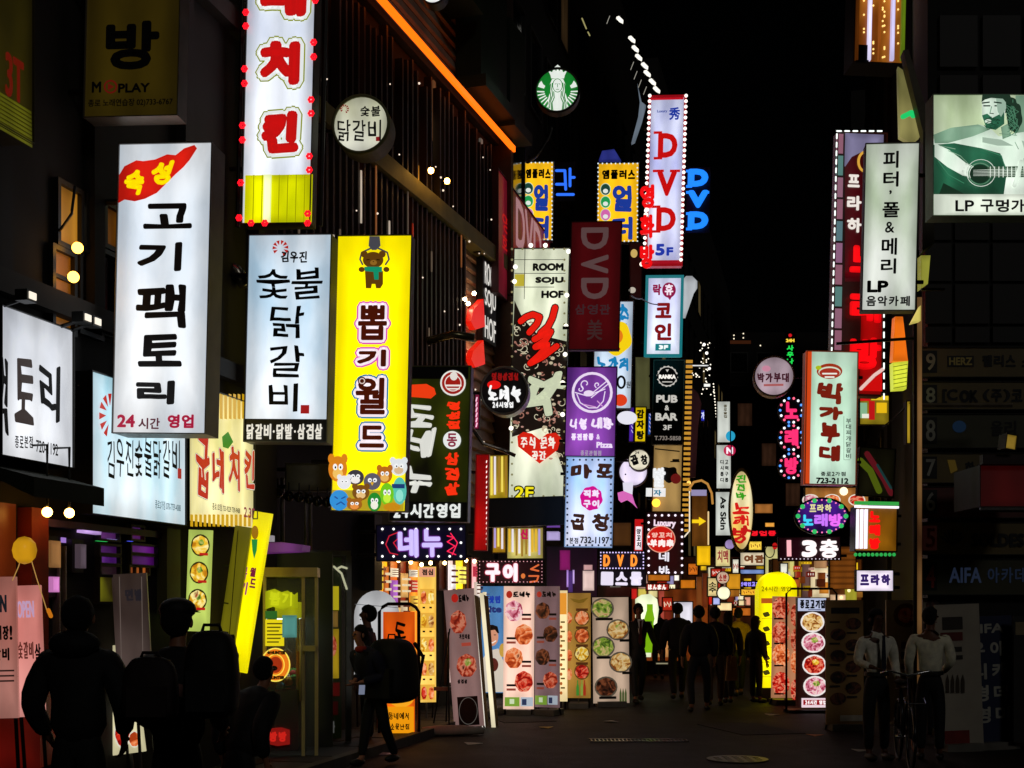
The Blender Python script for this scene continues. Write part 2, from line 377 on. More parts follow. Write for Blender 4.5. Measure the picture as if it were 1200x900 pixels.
# trodden patch repairs, a manhole and dropped flyers
for (x, y, w_, d_, a_) in ((3.3, 17.8, .9, 1.6, .24), (.1, 19.4, .8, 1.2, .3)):
    o = MB().box(-w_/2, w_/2, -d_/2, d_/2, 0, .006).build('asphalt_patch', D('17120d', .9, 0, .5, 9, .5), None, kind='structure'); o.location = (x, y, .001); o.rotation_euler.z = a_
mo = thing('manhole_cover', 'round worn manhole cover in the dark roadway before the drain grate', 'manhole cover', (2.5, 14.2, .003)); MB().cyl((0, 0, 0), .34, .012, 28, 'z').build('rim', D('4a4640', .35, .8), mo)
cv = MB()
for i in range(5):
    for j in range(5):
        if (i-2)**2+(j-2)**2 < 6: cv.box(-.25+i*.11, -.19+i*.11, -.25+j*.11, -.19+j*.11, .012, .018)
cv.build('cover_studs', D('5a564e', .3, .8), mo, kind='stuff')
random.seed(31)
for i, (px_, b_, lb, c) in enumerate(((455, 884, 'pink flyer lying near the orange stand', 'd8a0a0'), (555, 872, 'white crumpled flyer on the road below the leaning banners', 'd8d4c8'), (640, 853, 'small yellow flyer on the road below the banner pair', 'd8c050'), (716, 846, 'white scrap of paper on the road before the whitish banner', 'c8c4b8'), (905, 838, 'white scrap of paper at the foot of the meat banner', 'c8c4b8'), (1010, 880, 'pale flyer on the road by the man facing the viewer', 'b8b4a0'), (955, 862, 'small orange flyer before the bowl menu box', 'c87838'))):
    q = P(px_, b_, depth_of(b_)); o = MB().add([(-.1, -.07, .004), (.1, -.07, .012), (.1, .07, .004), (-.1, .07, .02), (-.1, -.07, .0), (.1, -.07, .008), (.1, .07, .0), (-.1, .07, .016)], [(0, 1, 2, 3), (7, 6, 5, 4), (0, 4, 5, 1), (1, 5, 6, 2), (2, 6, 7, 3), (3, 7, 4, 0)]).build('flyer', D(c, .7), None); o.location = (q.x, q.y, .002); o.rotation_euler.z = random.uniform(0, 3); o['label'] = lb; o['category'] = 'flyer'
# kerbed strips of paving along both sides, laid as slabs
def facL(Y): return -6.1+.243*Y
def facR(Y): return 1.32+.243*Y
pl = thing('pavement', '', '', (facL(9), 9, 0), (0, 0, LW)); del pl['label']; del pl['category']; pl['kind'] = 'structure'
sm = MB().box(.006, .494, -.494, -.006, .0, .1).mesh('slab', PAVE)
for i in range(60):
    for j in range(1 if i % 1 else 2):
        o = link('slab', sm, pl); o.location = (i*.5, -j*.5+.15, random.uniform(-.006, .004))
MB().box(0, 30, -.98, -.86, 0, .11).build('kerb', D('4a463e', .7, 0, .3, 5), pl)
# manhole grate catching light in the middle of the road
mh = thing('drain_grate', 'worn metal drain grate lying in the dark middle of the street', 'drain grate', (1.6, 16.2, .004))
gr = MB(); gr.box(-.62, .62, -.16, -.13, 0, .012).box(-.62, .62, .13, .16, 0, .012)
gr.build('rim', D('9a9a94', .25, .9), mh)
bars = MB()
for i in range(25): bars.box(-.6+i*.05, -.585+i*.05, -.13, .13, 0, .009)
bars.build('grating', D('9a9a94', .25, .9), mh, kind='stuff')

def building(name, label, Ya, Yb, slope, icpt, side, H, wall, depth=8):
    yaw = math.atan2(1, slope) - (0 if side == 'L' else math.pi)
    Y0 = Ya if side == 'L' else Yb
    x0 = icpt+slope*Y0; L = (Yb-Ya)*math.hypot(1, slope)
    r = thing(name, label, 'building', group=None); s = Plane(r, (x0, Y0, 0), yaw)
    s.px = (Ya+Yb)/2/F; s.L = L; s.H = H
    MB().box(0, L, 0.0, depth, 0, H).build('wall', wall, r)
    return s
def window(s, a, pane, frame=BLACK, nx=1, ny=1, b=.04, rec=.0, px=True):
    q = s.bb(*a) if px else a
    x0, z0, x1, z1 = q; m = MB(); y0, y1 = -.06, -.004
    m.box(x0-b, x1+b, y0, y1, z1, z1+b).box(x0-b, x1+b, y0, y1, z0-b, z0).box(x0-b, x0, y0, y1, z0, z1).box(x1, x1+b, y0, y1, z0, z1)
    for i in range(1, nx): x = x0+(x1-x0)*i/nx; m.box(x-b*.4, x+b*.4, y0+.01, y1, z0, z1)
    for i in range(1, ny): z = z0+(z1-z0)*i/ny; m.box(x0, x1, y0+.012, y1, z-b*.4, z+b*.4)
    f = m.build('window', frame, s.root)
    MB().box(x0, x1, -.02, -.003, z0, z1).build('pane', pane, f)
    return f
DARKWALL = D('1e1a15', .85, 0, .4, 2, .3); BRICKY = D('2a1d16', .85, 0, .4, 3, .3); GREYW = D('2c2b28', .8, 0, .3, 2, .2)
DKGLASS = D('0c0e10', .12, 0, .1, 2)
WARM = E('b06a10', .42, .55, tint='3a1a04'); WARM2 = E('d8942c', .6, .5, tint='5a2a08'); PURP = E('4a1850', .32, .6, tint='0c0410'); AMB = E('ffb84a', 2.6)
def grid(s, xs, zs, w, h, mats, rnd=.1, frame=BLACK, nx=1):
    for x in xs:
        for z in zs:
            window(s, (x, z, x+w, z+h), mats[0] if random.random() > rnd else random.choice(mats[1:] or mats), frame, nx, px=False)

# ---- near left building: restaurants on three floors
b1 = building('shop_building', 'dark brown shop building at far left with amber upper windows and purple shopfront', 7.6, 14.3, .243, -6.1, 'L', 13, DARKWALL)
b1.px = 11/F
window(b1, (64, 222, 88, 288), WARM2, nx=1); window(b1, (97, 236, 113, 289), WARM2); window(b1, (119, 246, 136, 290), WARM)
window(b1, (58, 297, 80, 385), WARM, ny=3); window(b1, (90, 300, 112, 390), DKGLASS); window(b1, (116, 300, 128, 390), DKGLASS)
for (x, y0, y1) in ((90, 238, 286), (94, 236, 286), (60, 450, 350)):
    pass
cur = b1.stroke([[(92, 240), (93, 286)], [(96, 232), (95, 287)]], 2.2, E('fff4dc', 1.0), 'curtain_gap')
for x, y in ((70, 292), (65, 326)):
    q = b1.p(x, y); l = MB().ball((q[0], -.16, q[1]), .045, 12, 8).build('bulb', E('ffb040', 8, sample=True), b1.root, True)
MB().box(0, b1.L, -.12, 0, 4.0, 4.18).build('cornice', D('2a241c', .8), b1.root); MB().box(0, b1.L, -.12, 0, 7.6, 7.8).build('cornice', D('2a241c', .8), b1.root)
for x in (1.8, 3.05, 4.6, 6.2): MB().box(x, x+.16, -.1, -.001, 4.18, 7.6).build('pilaster', D('1a1511', .8), b1.root)
# upper windows, unlit
grid(b1, [1.2, 2.6, 4.0, 5.4], [8.3, 10.6], 1.0, 1.5, [DKGLASS, WARM], .1)
# balcony railing under the amber windows
rl = MB()
for i in range(9): rl.box(1.6+i*.2, 1.62+i*.2, -.3, -.28, 4.18, 4.9)
rl.box(1.5, 3.4, -.31, -.27, 4.9, 4.94); pass
# ground floor: warm timber bay with bulbs, purple bar windows
q = b1.bb(0, 588, 46, 860)
b1.rect(-60, 586, 18, 700, E('a04010', .42, .7, tint='3a0c04'), 'lit_shopfront')
b1.rect(20, 596, 40, 870, D('8a2c0e', .7, 0, .5, 4), 'timber_pillar', t=.12)
for x, y in ((11, 601), (38, 602)):
    q = b1.p(x, y); MB().ball((q[0], -.32, q[1]), .038, 12, 8).build('bulb', E('ffb850', 16.0, sample=True), b1.root, True)
    MB().tube([(q[0], -.32, q[1]+.05), (q[0], -.32, q[1]+.5), (q[0], 0, q[1]+.5)], .012).build('lamp_arm', BLACK, b1.root)
b1.rect(46, 616, 190, 624, D('6a4a78', .5), 'lintel', t=.06)
window(b1, (46, 634, 57, 665), E('b8742c', .7, .4)); window(b1, (80, 638, 87, 665), E('5a4448', .6, .3)); window(b1, (47, 676, 55, 694), E('d878c8', .9, .3))
b1.rect(45, 634, 57, 665, E('c08850', .75, .5), 'lit_door_pane', t=.1); b1.rect(80, 638, 87, 666, E('6a5a68', .6, .4), 'lit_door_pane', t=.1); b1.rect(47, 676, 55, 694, E('e088d0', .9, .3), 'lit_door_pane', t=.1)
b1.rect(70, 630, 76, 636, E('a078d0', .9), 'lock_plate')
for a, m, kk in (((111, 620, 133, 632), E('6a307a', .8, .5), 1), ((111, 640, 134, 650), E('4a1860', 1, .5), 1), ((112, 651, 134, 660), E('9850c0', .8, .6, tint='401060'), 1),
             ((112, 664, 134, 674), E('201018', .8), 1), ((110, 676, 130, 705), E('8a8a10', 1, .6, tint='2a2408'), 1),
             ((148, 618, 162, 632), E('5a2870', .7, .5), 1), ((148, 640, 178, 648), E('5a1470', .8, .4), 1), ((148, 652, 178, 662), E('440c58', .8, .4), 1), ((146, 665, 168, 672), E('c86a2c', .6, .6, tint='5a1a1c'), 3)):
    window(b1, a, m, nx=kk, b=.02)
b1.rect(110, 632, 122, 634.5, E('30d060', 1.0), 'neon_tube', t=.02); b1.rect(122, 632, 133, 634.5, E('b8b0ff', 1.2), 'neon_tube', t=.02)
b1.rect(147, 632, 152, 634.5, E('5060ff', 1.0), 'neon_tube', t=.02); b1.rect(152, 632, 161, 634.5, E('ff2040', 1.0), 'neon_tube', t=.02)
b1.poly([(89, 617), (95, 616), (104, 618), (111, 621), (110, 627), (88, 624)], E('c8a0e8', .95, .5), 'neon_emblem', t=.05)
b1.rect(182, 620, 198, 720, D('3a3a12', .7), 'pillar', t=.1); b1.rect(84, 578, 104, 603, E('c86a08', .75, .3), 'lit_soffit_panel', t=.1)
b1.rect(98, 470, 104, 603, E('b86010', .45, .4), 'lit_edge_strip', t=.1)
for x in (59, 66): b1.rect(x, 640, x+1.4, 760, D('b0a898', .3, .8), 'door_handle', t=.06)
# awning of dark green canvas
aw = MB(); q = b1.bb(-40, 545, 48, 580)
aw.add([(q[0], 0, q[3]), (q[2], 0, q[3]), (q[2], -.55, q[1]+.08), (q[0], -.55, q[1]+.08), (q[0], -.55, q[1]-.06), (q[2], -.55, q[1]-.06), (q[0], 0, q[3]-.04), (q[2], 0, q[3]-.04)],
       [(0, 1, 2, 3), (3, 2, 5, 4), (0, 3, 4, 6), (1, 7, 5, 2), (4, 5, 7, 6)])
aw.build('awning', D('1c2410', .85), b1.root)

# ---- louvred building
b2 = building('louvred_building', 'louvred building left of centre with glowing orange strip and grey siding', 14.6, 23.15, .318, -7.68, 'L', 17, D('0e0c0a', .8, 0, .3, 2))
b2.px = 20/F; L2 = b2.L
sb = D('b8a694', .6, 0, .3, 2)
bd = MB().add([(0, 0, 0), (L2, 0, 0), (L2, -.05, .02), (0, -.05, .02), (0, 0, .19), (L2, 0, .19)], [(0, 1, 2, 3), (3, 2, 5, 4), (0, 3, 4), (1, 5, 2)]).mesh('siding_board', sb)
for i in range(34): o = link('siding_board', bd, b2.root); o.location = (0, -.002, 10.12+i*.2)
MB().box(0, L2, -.14, -.02, 9.98, 10.1).build('ledge', D('2a2622', .6), b2.root)
MB().box(.02, L2, -.4, -.345, 9.88, 9.98).build('glowing_strip', E('ff6a0c', 1.7, sample=True), b2.root)
MB().box(0, L2, -.3, -.02, 7.72, 7.98).build('band', D('8c8444', .6, 0, .3, 3), b2.root)
MB().box(L2-.14, L2, -.36, -.01, 2.9, 16.9).build('corner_post', D('4a3a30', .5, .3), b2.root)
sl_ = MB().box(-.025, .025, -.24, -.12, 0, 1.86).mesh('louvre', D('241a14', .5, .3, .3, 5))
slt = MB().box(-.03, .03, -.24, -.12, 0, 3.9).mesh('louvre', D('3c2a20', .5, .1, .3, 5))
n = int(L2/.19)
for i in range(n):
    x = .1+i*.19
    if random.random() < .72: o = link('louvre', sl_, b2.root); o.location = (x, 0, 7.99-random.random()*.3)
    if x < L2-2.2 and random.random() < .86: o = link('louvre', slt, b2.root); o.location = (x, 0, 3.8)
bd2 = MB().add([(0, 0, 0), (2.0, 0, 0), (2.0, -.06, .02), (0, -.06, .02), (0, 0, .2), (2.0, 0, .2)], [(0, 1, 2, 3), (3, 2, 5, 4), (0, 3, 4), (1, 5, 2)]).mesh('siding_board', D('d8b898', .55, 0, .3, 4))
for i in range(22): o = link('siding_board', bd2, b2.root); o.location = (L2-2.2, -.02, 3.4+i*.2)
random.seed(3)
for k in range(30):      # lit things behind the louvres
    x = random.uniform(.5, L2-.5); up = random.random() < .45
    z = random.uniform(8.1, 9.2) if up else random.uniform(4.2, 7.4)
    if not up and x > L2-2.4: continue
    c = random.choice(['b83a18', 'ff9a40', 'd02818', 'ffd8a0', '7a5030', 'c85a20', '8a8478'])
    MB().box(x-.05, x+.05, -.05, -.01, z, z+random.uniform(.3, 1.0)).build('lit_gap', E(c, .55, .5), b2.root)
for px_, py_ in ((468, 204), (488, 216)):
    q = b2.p(px_, py_); window(b2, (q[0]-.16, q[1]-.35, q[0]+.16, q[1]+.3), E('ffae30', 1.0, .5, tint='7a3a08'), px=False, b=.02); MB().ball((q[0], -.5, q[1]), .045, 8, 6).build('lantern_bulb', E('ffb850', 30, sample=True), b2.root, True)
for c, cnt, s_ in (('f0dcc4', 9, .5), ('c83818', 5, .5), ('c87840', 8, .4), ('a89078', 14, .25)):
    for k in range(cnt):
        i = random.randrange(2, n-2); x = .1+i*.19+random.choice((-.04, .04)); up = False
        z = random.uniform(8.2, 9.3) if up else random.uniform(4.6, 7.5)
        if not up and x > L2-2.3: continue
        MB().box(x-.012, x+.012, -.262, -.245, z, z+random.uniform(.15, .8)).build('slat_reflection', E(c, s_, .3), b2.root)  # glowing strips painted in for reflections on the louvres
spk = [(random.uniform(.3, L2), random.uniform(3.8, 9.6)) for _ in range(46)]
m = MB()
for x, z in spk: m.ball((x, -.27, z), random.uniform(.008, .02), 5, 4)
m.build('light_chain', E('ffe8d0', 1.0), b2.root, kind='stuff')
for x0, y0, x1, y1 in ((530, -20, 562, 112), (566, 36, 584, 150), (505, -60, 522, -5)):
    q = b2.bb(x0, y0, x1, y1); MB().box(q[0], q[2], -.5, -.06, q[1], q[3]).build('shutter', D('10200c', .6), b2.root)
    MB().box(q[0]-.1, q[2]+.1, -.62, -.05, q[1]-.2, q[1]).build('sill', D('1c2c10', .6), b2.root)
# red lettering fixed on the siding
for st, y0, y1 in (('ROOM', 312, 338), ('SOJU', 342, 368), ('HOF', 374, 400)):
    q = b2.bb(553, y0-3, 569, y1+3); MB().box(q[0], q[2], -.2, -.08, q[1], q[3]).build('letter_box', INK, b2.root)
    b2.n = 190; b2.text(st, 554, y0, 568, y1, E('e8e4dc', .85), cells=False, w=1.2)
for y0, y1 in ((352, 388), (400, 432)):
    b2.poly([(534, y0+12), (546, y0), (548, y1-4), (536, y1), (531, y1-10)], E('e01808', .95), 'neon_emblem', t=.1)
for x, y in ((529, 352), (533, 357), (540, 345), (547, 409), (544, 417)): b2.bulbs([(x, y)], 2.6, E('ffe0b0', 30, sample=True), single=True)
# ground floor shopfront of the louvred building
b2.n = 0
shop = [((440, 658, 452, 780), 'f0a010'), ((453, 658, 464, 780), 'c05a14'), ((465, 658, 474, 780), '8a2c10'), ((475, 658, 489, 780), 'e88420'), ((511, 655, 519, 690), '3a1408'),
        ((521, 655, 529, 800), 'f0d0c8'), ((530, 655, 541, 800), 'e8c818'), ((543, 655, 548, 800), '5a2a10'), ((549, 655, 557, 800), 'f0a0a0'), ((560, 690, 572, 800), 'd88a30')]
for a, c in shop: window(b2, a, E(c, 1.5, .45, sample=True), D('5a2c14', .5), b=.03)
for x, y in ((463, 680), (500, 672), (448, 664)): pass
b2.rect(423, 604, 432, 692, D('16120f', .6), 'pillar', t=.2)
# balcony below the round lamps, and the bulbous lamp row
q = b2.bb(335, 543, 388, 576)
# ---- third building with red panel
b3 = building('dark_tower', 'dark narrow building behind the red wall panel, with few lights', 24.0, 31, .243, -6.1, 'L', 24, D('0c0a09', .8, 0, .3, 2))
b3.px = 27/F
grid(b3, [1.0, 2.6, 4.2, 5.7], [4, 6.7, 9.4, 12.1, 14.8, 17.5], 1.0, 1.6, [DKGLASS, E('3a2a18', .5, .5)], .04)
b4 = building('corner_building', 'dark brown building behind the white vertical neon board', 31.3, 47, .243, -6.1, 'L', 20, DARKWALL)
grid(b4, [x*1.7+.6 for x in range(9)], [4, 6.7, 9.4, 12.1, 14.8], 1.1, 1.5, [DKGLASS, E('6a4818', .5, .5), E('30281a', .5, .5)], .08)
b5 = building('far_block', 'grey building far down the left of the street, lights on its cornice', 47.3, 84, .243, -6.1, 'L', 22, GREYW)
grid(b5, [x*2.4+.8 for x in range(14)], [4, 7, 10, 13, 16], 1.5, 1.6, [DKGLASS, E('6a5a38', .5, .5)], .2)
# ---- right hand side
rb = thing('office_building', 'black office building at right with stacked tenant name boards', 'building', (5.52, 17, 0))
m = MB(); fp = [(0, 0), (12, 0), (12, 9), (2.19, 9)]; m.add([(x, y, z) for z in (0, 24) for x, y in fp], [(0, 1, 5, 4), (1, 2, 6, 5), (2, 3, 7, 6), (3, 0, 4, 7), (4, 5, 6, 7)]); m.build('wall', D('0a0908', .8, 0, .3, 1.5, .2), rb)
rbp = Plane(rb, (5.52, 17, 0), 0); rbp.px = 17/F
for j, (y0, y1) in enumerate(((262, 282), (286, 330), (334, 380), (384, 402))):
    for i, (x0, x1) in enumerate(((1083, 1114), (1118, 1158), (1162, 1200), (1204, 1240))):
        rbp.rect(x0, y0, x1, y1, D('0c0b09', .6, 0, .3, 3), 'cladding_panel', t=.03)
for j, y0 in enumerate((20, 90)):
    for x0 in (1100, 1150, 1200): rbp.rect(x0, y0, x0+44, y0+60, D('0b0a09', .6, 0, .3, 3), 'cladding_panel', t=.03)
r2 = building('karaoke_building', 'dark street building behind the red sign and white lettered board', 26.3, 40, .243, 1.32, 'R', 20, BRICKY)
grid(r2, [x*1.8+.6 for x in range(7)], [4, 6.7, 9.4, 12.1, 14.8], 1.1, 1.5, [DKGLASS, E('6a4818', .5, .5)], .2)
r3 = building('far_shop_building', 'far right street building seen between the lit oval and square boards', 40.3, 60, .243, 1.32, 'R', 17, D('221a14', .85, 0, .4, 2))
grid(r3, [x*2.0+.6 for x in range(9)], [4, 6.7, 9.4, 12.1], 1.2, 1.5, [DKGLASS, E('8a5a20', .5, .5)], .3)
r4 = building('tall_far_building', 'tall building far down the right side of the street', 60.3, 90, .243, 1.32, 'R', 26, GREYW)
eb = thing('end_building', 'dark tower block closing the far end of the street with tiny lit rooms', 'building', (20, 97, 0))
ep = Plane(eb, (20, 97, 0), 0); ep.px = 97/F
MB().box(-6, 9, 0, 12, 0, 22.5).build('wall', D('16130f', .85, 0, .3, .6), eb)
random.seed(5)
for j in range(8):
    for i in range(7):
        window(ep, (-5.4+i*2.0, 2+j*2.5, -4.2+i*2.0, 3.4+j*2.5), DKGLASS if random.random() > .12 else E('6a5030', .6, .4), px=False, b=.08)
ep.bulbs([(850, 389), (850, 397), (860, 393), (860, 397), (871, 391), (871, 396), (891, 405)], .8, E('fff0d0', 1.4), 'room_light')
ep.rect(848, 399, 880, 403, E('3a1804', .7), 'lit_ledge')
eb2 = thing('side_block', 'low grey block beside the street end, behind the small white pole boards', 'building', (16.3, 80, 0))
e2 = Plane(eb2, (16.3, 80, 0), 0); MB().box(-2.6, 2.2, 0, 6, 0, 15.5).build('wall', D('1c1714', .85, 0, .3, .6), eb2)
for j in range(5):
    for i in range(3): window(e2, (-2.2+i*1.5, 3+j*2.5, -1.3+i*1.5, 4.4+j*2.5), DKGLASS if (i+j) % 4 else E('3a2418', .6, .4), px=False, b=.06)
# ---------------------------------------------------------------- boards over the left side
random.seed(11)
LT = 'dde4ea'
RED = E('c01010', .95); DKRED = E('8a1418', .8); PAPER = E('eef0f2', .9); YEL = E('f8e400', 1.0)
# long white wall board at the left edge
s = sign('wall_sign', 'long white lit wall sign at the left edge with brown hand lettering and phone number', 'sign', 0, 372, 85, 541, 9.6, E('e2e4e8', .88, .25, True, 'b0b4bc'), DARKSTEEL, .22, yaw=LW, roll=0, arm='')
for c, x0, y0, x1, y1 in (('팩', -14, 420, 9, 508), ('토', 16, 418, 40, 493), ('리', 46, 428, 70, 494)):
    s.text(c, x0, y0, x1, y1, INK if c != '토' else E('4a3a34', .4), w=3.2, wob=1)
s.text('종로본점', 16, 511, 38, 525, INK, w=.5); s.text('720-1192', 41, 518, 67, 532, INK, w=.5, cells=False)
for x in (5, 72, 84): # clamp lamps on its top edge
    q = s.p(x, 385 if x < 60 else 400); MB().box(q[0]-.05, q[0]+.07, -.22, -.12, s.box[3]+.02, s.box[3]+.1).build('clamp_lamp', BLACK, s.root)
    MB().tube([(q[0], -.2, s.box[3]+.05), (q[0], .1, s.box[3]-.02)], .015).build('lamp_arm', BLACK, s.root)
    MB().box(q[0]-.03, q[0]+.05, -.23, -.221, s.box[3]+.035, s.box[3]+.085).build('lamp_glass', E('fff4e0', 1.0), s.root)

s = sign('wall_sign', 'pale blue lit wall sign with thin black brush writing, under the tall white meat sign', 'sign', 106, 452, 217, 609, 11.0, E('dce6ea', .88, .2, True, '98c8d8'), DARKSTEEL, .22, yaw=LW, roll=0, arm='')
s.text('김우진숯불닭갈비', 124, 515, 211, 559, INK, w=.6, wob=.6); s.rect(208, 549, 212, 561, E('b02020', .8))
s.text('종로2가점 070-7759-4088', 181, 588, 211, 598, E('4a6a74', .6), w=.2, cells=False)
def rooster(s, cx, cy, r, mat=None):
    for k in range(9):
        a = math.radians(-60+k*34)
        s.poly([(cx+r*.42*math.cos(a+.1), cy-r*.42*math.sin(a+.1)), (cx+r*math.cos(a-.22), cy-r*math.sin(a-.22)), (cx+r*1.05*math.cos(a+.2), cy-r*1.05*math.sin(a+.2))][::-1], mat or E('b01c10', .95), 'comb_emblem')
for k in range(7):
    a = math.radians(60+k*30); cx, cy, r = 128, 487, 1
    s.poly([(cx+5*math.cos(a), cy-12*math.sin(a)), (cx+13*math.cos(a-.14), cy-26*math.sin(a-.14)), (cx+13*math.cos(a+.17), cy-26*math.sin(a+.17))], E('b82010', .95), 'comb_emblem')

s = sign('wall_sign', 'cream lit wall sign with striped yellow edge and red chicken lettering with leaf', 'sign', 220, 461, 297, 616, 12.6, E('f0e6ac', .9, .2, True, 'c0b468'), DARKSTEEL, .22, yaw=LW, roll=0, arm='')
for (y0, y1) in ((462, 491), (603, 617)):
    for k in range(15):
        x = 221+k*5.1; dy = (x-258)*.12
        s.rect(x, y0, x+2.9, y1, E('d0a010', .9), 'stripe')
for c, x0, x1, y0, y1 in (('굽', 225, 242, 512, 585), ('네', 243, 260, 525, 575), ('치', 262, 278, 525, 573), ('킨', 280, 294, 528, 575)):
    s.text(c, x0, y0, x1, y1, E('b81c0c', .95), w=3.4, wob=1.0, out=((E('5a5a18', .6), 3.0), (E('f4f0dc', .95), 2.5)))
s.poly([(256, 524), (255, 512), (262, 506), (268, 518), (262, 526)], E('3a8a1c', .8), 'leaf_emblem')
s.text('종로1호점 733-9229 739-9488', 243, 592, 276, 600, INK, w=.2, cells=False); s.text('2.3F', 280, 595, 293, 607, E('8a2a3c', .8), w=.8, cells=False)

# tall white meat restaurant sign
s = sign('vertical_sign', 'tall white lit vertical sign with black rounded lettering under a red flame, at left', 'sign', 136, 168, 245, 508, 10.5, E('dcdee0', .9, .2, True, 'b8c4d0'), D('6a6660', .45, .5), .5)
s.poly([(139, 238), (140, 205), (146, 195), (160, 188), (168, 189), (182, 187), (196, 181), (206, 182), (216, 174), (228, 170), (231, 174), (222, 188), (215, 196), (206, 204), (196, 214), (184, 226), (170, 233), (158, 236), (146, 234)], E('d01c10', 1.0, .2), 'flame_emblem')
s.text('숙', 146, 199, 170, 228, E('f8d800', 1.0), w=3.6, wob=.8, slant=.25); s.text('성', 178, 189, 202, 216, E('f8d800', 1.0), w=3.6, wob=.8, slant=.2)
for c, x0, y0, x1, y1 in (('고', 167, 239, 225, 269), ('기', 160, 284, 213, 318), ('팩', 160, 334, 218, 385), ('토', 163, 392, 213, 430), ('리', 161, 446, 206, 474)):
    s.text(c, x0+(0), y0, x1, y1, E('141010', .3), w=3.8, wob=.4)
s.text('24', 138, 486, 159, 501, E('a81038', .9), w=1.6, cells=False); s.text('시간', 162, 490, 189, 503, E('5a2030', .8), w=.8); s.text('영업', 196, 486, 229, 502, E('a81038', .9), w=1.6)

# dim yellow room sign
s = sign('vertical_sign', 'unlit dusky yellow sign with black lettering and a red play button, high at left', 'sign', 101, -60, 211, 137, 10.2, E('50400a', .32, .35), D('7a7468', .4, .6), .3)  # unlit board; a faint emission paints in the light on it
s.text('노래', 122, -70, 188, -8, INK, w=4); s.text('방', 124, 25, 187, 82, INK, w=5.5)
s.text('M', 108, 96, 119, 109, INK, w=1.2); s.ring(130, 102, 8, 8, 2, E('7a1810', .45)); s.poly([(127, 98), (127, 106), (134, 102)], E('7a1810', .45)); s.text('PLAY', 139, 98, 176, 109, INK, w=1.2, cells=False)
s.text('종로 노래연습장 02)733-6767', 104, 116, 203, 126, INK, w=.4, cells=False)
s = sign('box_sign', 'dim green yellow box sign cut by the top left corner with red figures', 'sign', -25, -80, 38, 150, 9.0, E('4a4008', .3, .6), D('3a3018', .5), .3, yaw=LW, roll=0, arm='')
s.text('3T', 5, 66, 28, 118, E('7a1808', .5), w=3, cells=False)
gl = MB();  
for k in range(9): s.rect(-5, 120+k*5-2, 36, 121.5+k*5, E('8a8a18', .32, .5), 'lit_slat')

# chicken vertical banner sign with flower lamps
s = sign('vertical_sign', 'white and yellow vertical sign with red chicken lettering and red flower lamps down its sides', 'sign', 288, -120, 368, 262, 13.0, E('dadee6', .9, .2, True, 'b0b8c8'), D('4a4a40', .5), .35)
s.rect(287, 205, 366, 261, E('d4d400', 1.0, .35, True, '8a9200'), 'yellow_field')
for k in range(1, 8): s.rect(286.5+k*10, 205, 287.6+k*10, 261, E('a4a400', .9), 'stripe_line')
s.rect(309, 205, 318, 261, E('e8f0b0', 1.0, .2), 'light_streak')
for c, x0, y0, x1, y1 in (('굽', 302, -100, 358, -48), ('네', 304, -36, 360, 21), ('치', 305, 49, 354, 100), ('킨', 308, 132, 350, 180)):
    s.text(c, x0, y0, x1, y1, RED, w=8.5, wob=.5, out=((E('8c9410', .9), 10.2), (E('e4e8e8', .95), 8.6)))
me = MB(); me2 = MB()
for k in range(6):
    a = math.pi/3*k; me.ball((.022*math.cos(a), 0, .022*math.sin(a)), .016, 6, 4)
me = me.mesh('flower_lamp', E('f01020', 1.6), True)
for x, y in [(288-k*1.0+2, 17+y_) for k, y_ in ((0, 0), (0, 16), (1.5, 66), (1.5, 83), (4, 132), (4, 149), (6, 199), (8, 240))]+[(371-k, y_) for k, y_ in ((0, 3), (2, 52), (2, 69), (5, 119), (5, 135), (7, 185), (7, 201), (9, 252), (9, 263))]+[(296, 263), (312, 263)]:
    px_, pz_ = s.p(x, y); o = link('flower_lamp', me, s.root); o.location = (px_, -.05, pz_)
MB().tube([(s.box[0]-.08, .1, s.box[1]), (s.box[0]-.08, .1, s.box[3])], .025).build('rail', DARKSTEEL, s.root); MB().tube([(s.box[2]+.08, .1, s.box[1]), (s.box[2]+.08, .1, s.box[3])], .025).build('rail', DARKSTEEL, s.root)

# round sign
s = round_sign('round_sign', 'round cream sign with black brush lettering hanging above the yellow claw game sign', 423, 146, 34, 14.0, E('cfcfc0', .85, .3, True, '8f9070'), D('8a8a5a', .5), .3)
rooster(s, 404, 128, 5, DKRED); s.text('숯불', 422, 125, 447, 137, INK, w=.7, wob=.5); s.text('닭갈비', 395, 141, 448, 166, INK, w=.5, wob=.5); s.rect(441, 161, 445, 166, DKRED)

# white chicken rib vertical sign
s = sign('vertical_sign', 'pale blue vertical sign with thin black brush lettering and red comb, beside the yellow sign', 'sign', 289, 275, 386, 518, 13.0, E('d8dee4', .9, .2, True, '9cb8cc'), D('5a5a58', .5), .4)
s.rect(285, 491, 384, 518, D('14130f', .5), 'base_band')
rooster(s, 329, 291, 9); s.text('김우진', 329, 295, 361, 308, INK, w=.9, wob=.6)
s.text('숯', 302, 315, 340, 351, INK, w=.9, wob=.5); s.text('불', 343, 315, 378, 351, INK, w=.9, wob=.5)
for c, x0, y0, x1, y1 in (('닭', 317, 358, 358, 396), ('갈', 315, 405, 357, 442), ('비', 316, 449, 351, 482)): s.text(c, x0, y0, x1, y1, INK, w=1.1, wob=.5)
s.rect(353, 475, 363, 485, E('a01818', .9), 'seal_print'); s.text('닭갈비·닭발·삼겹살', 289, 497, 379, 515, E('e8e4d8', .9), w=1.1)

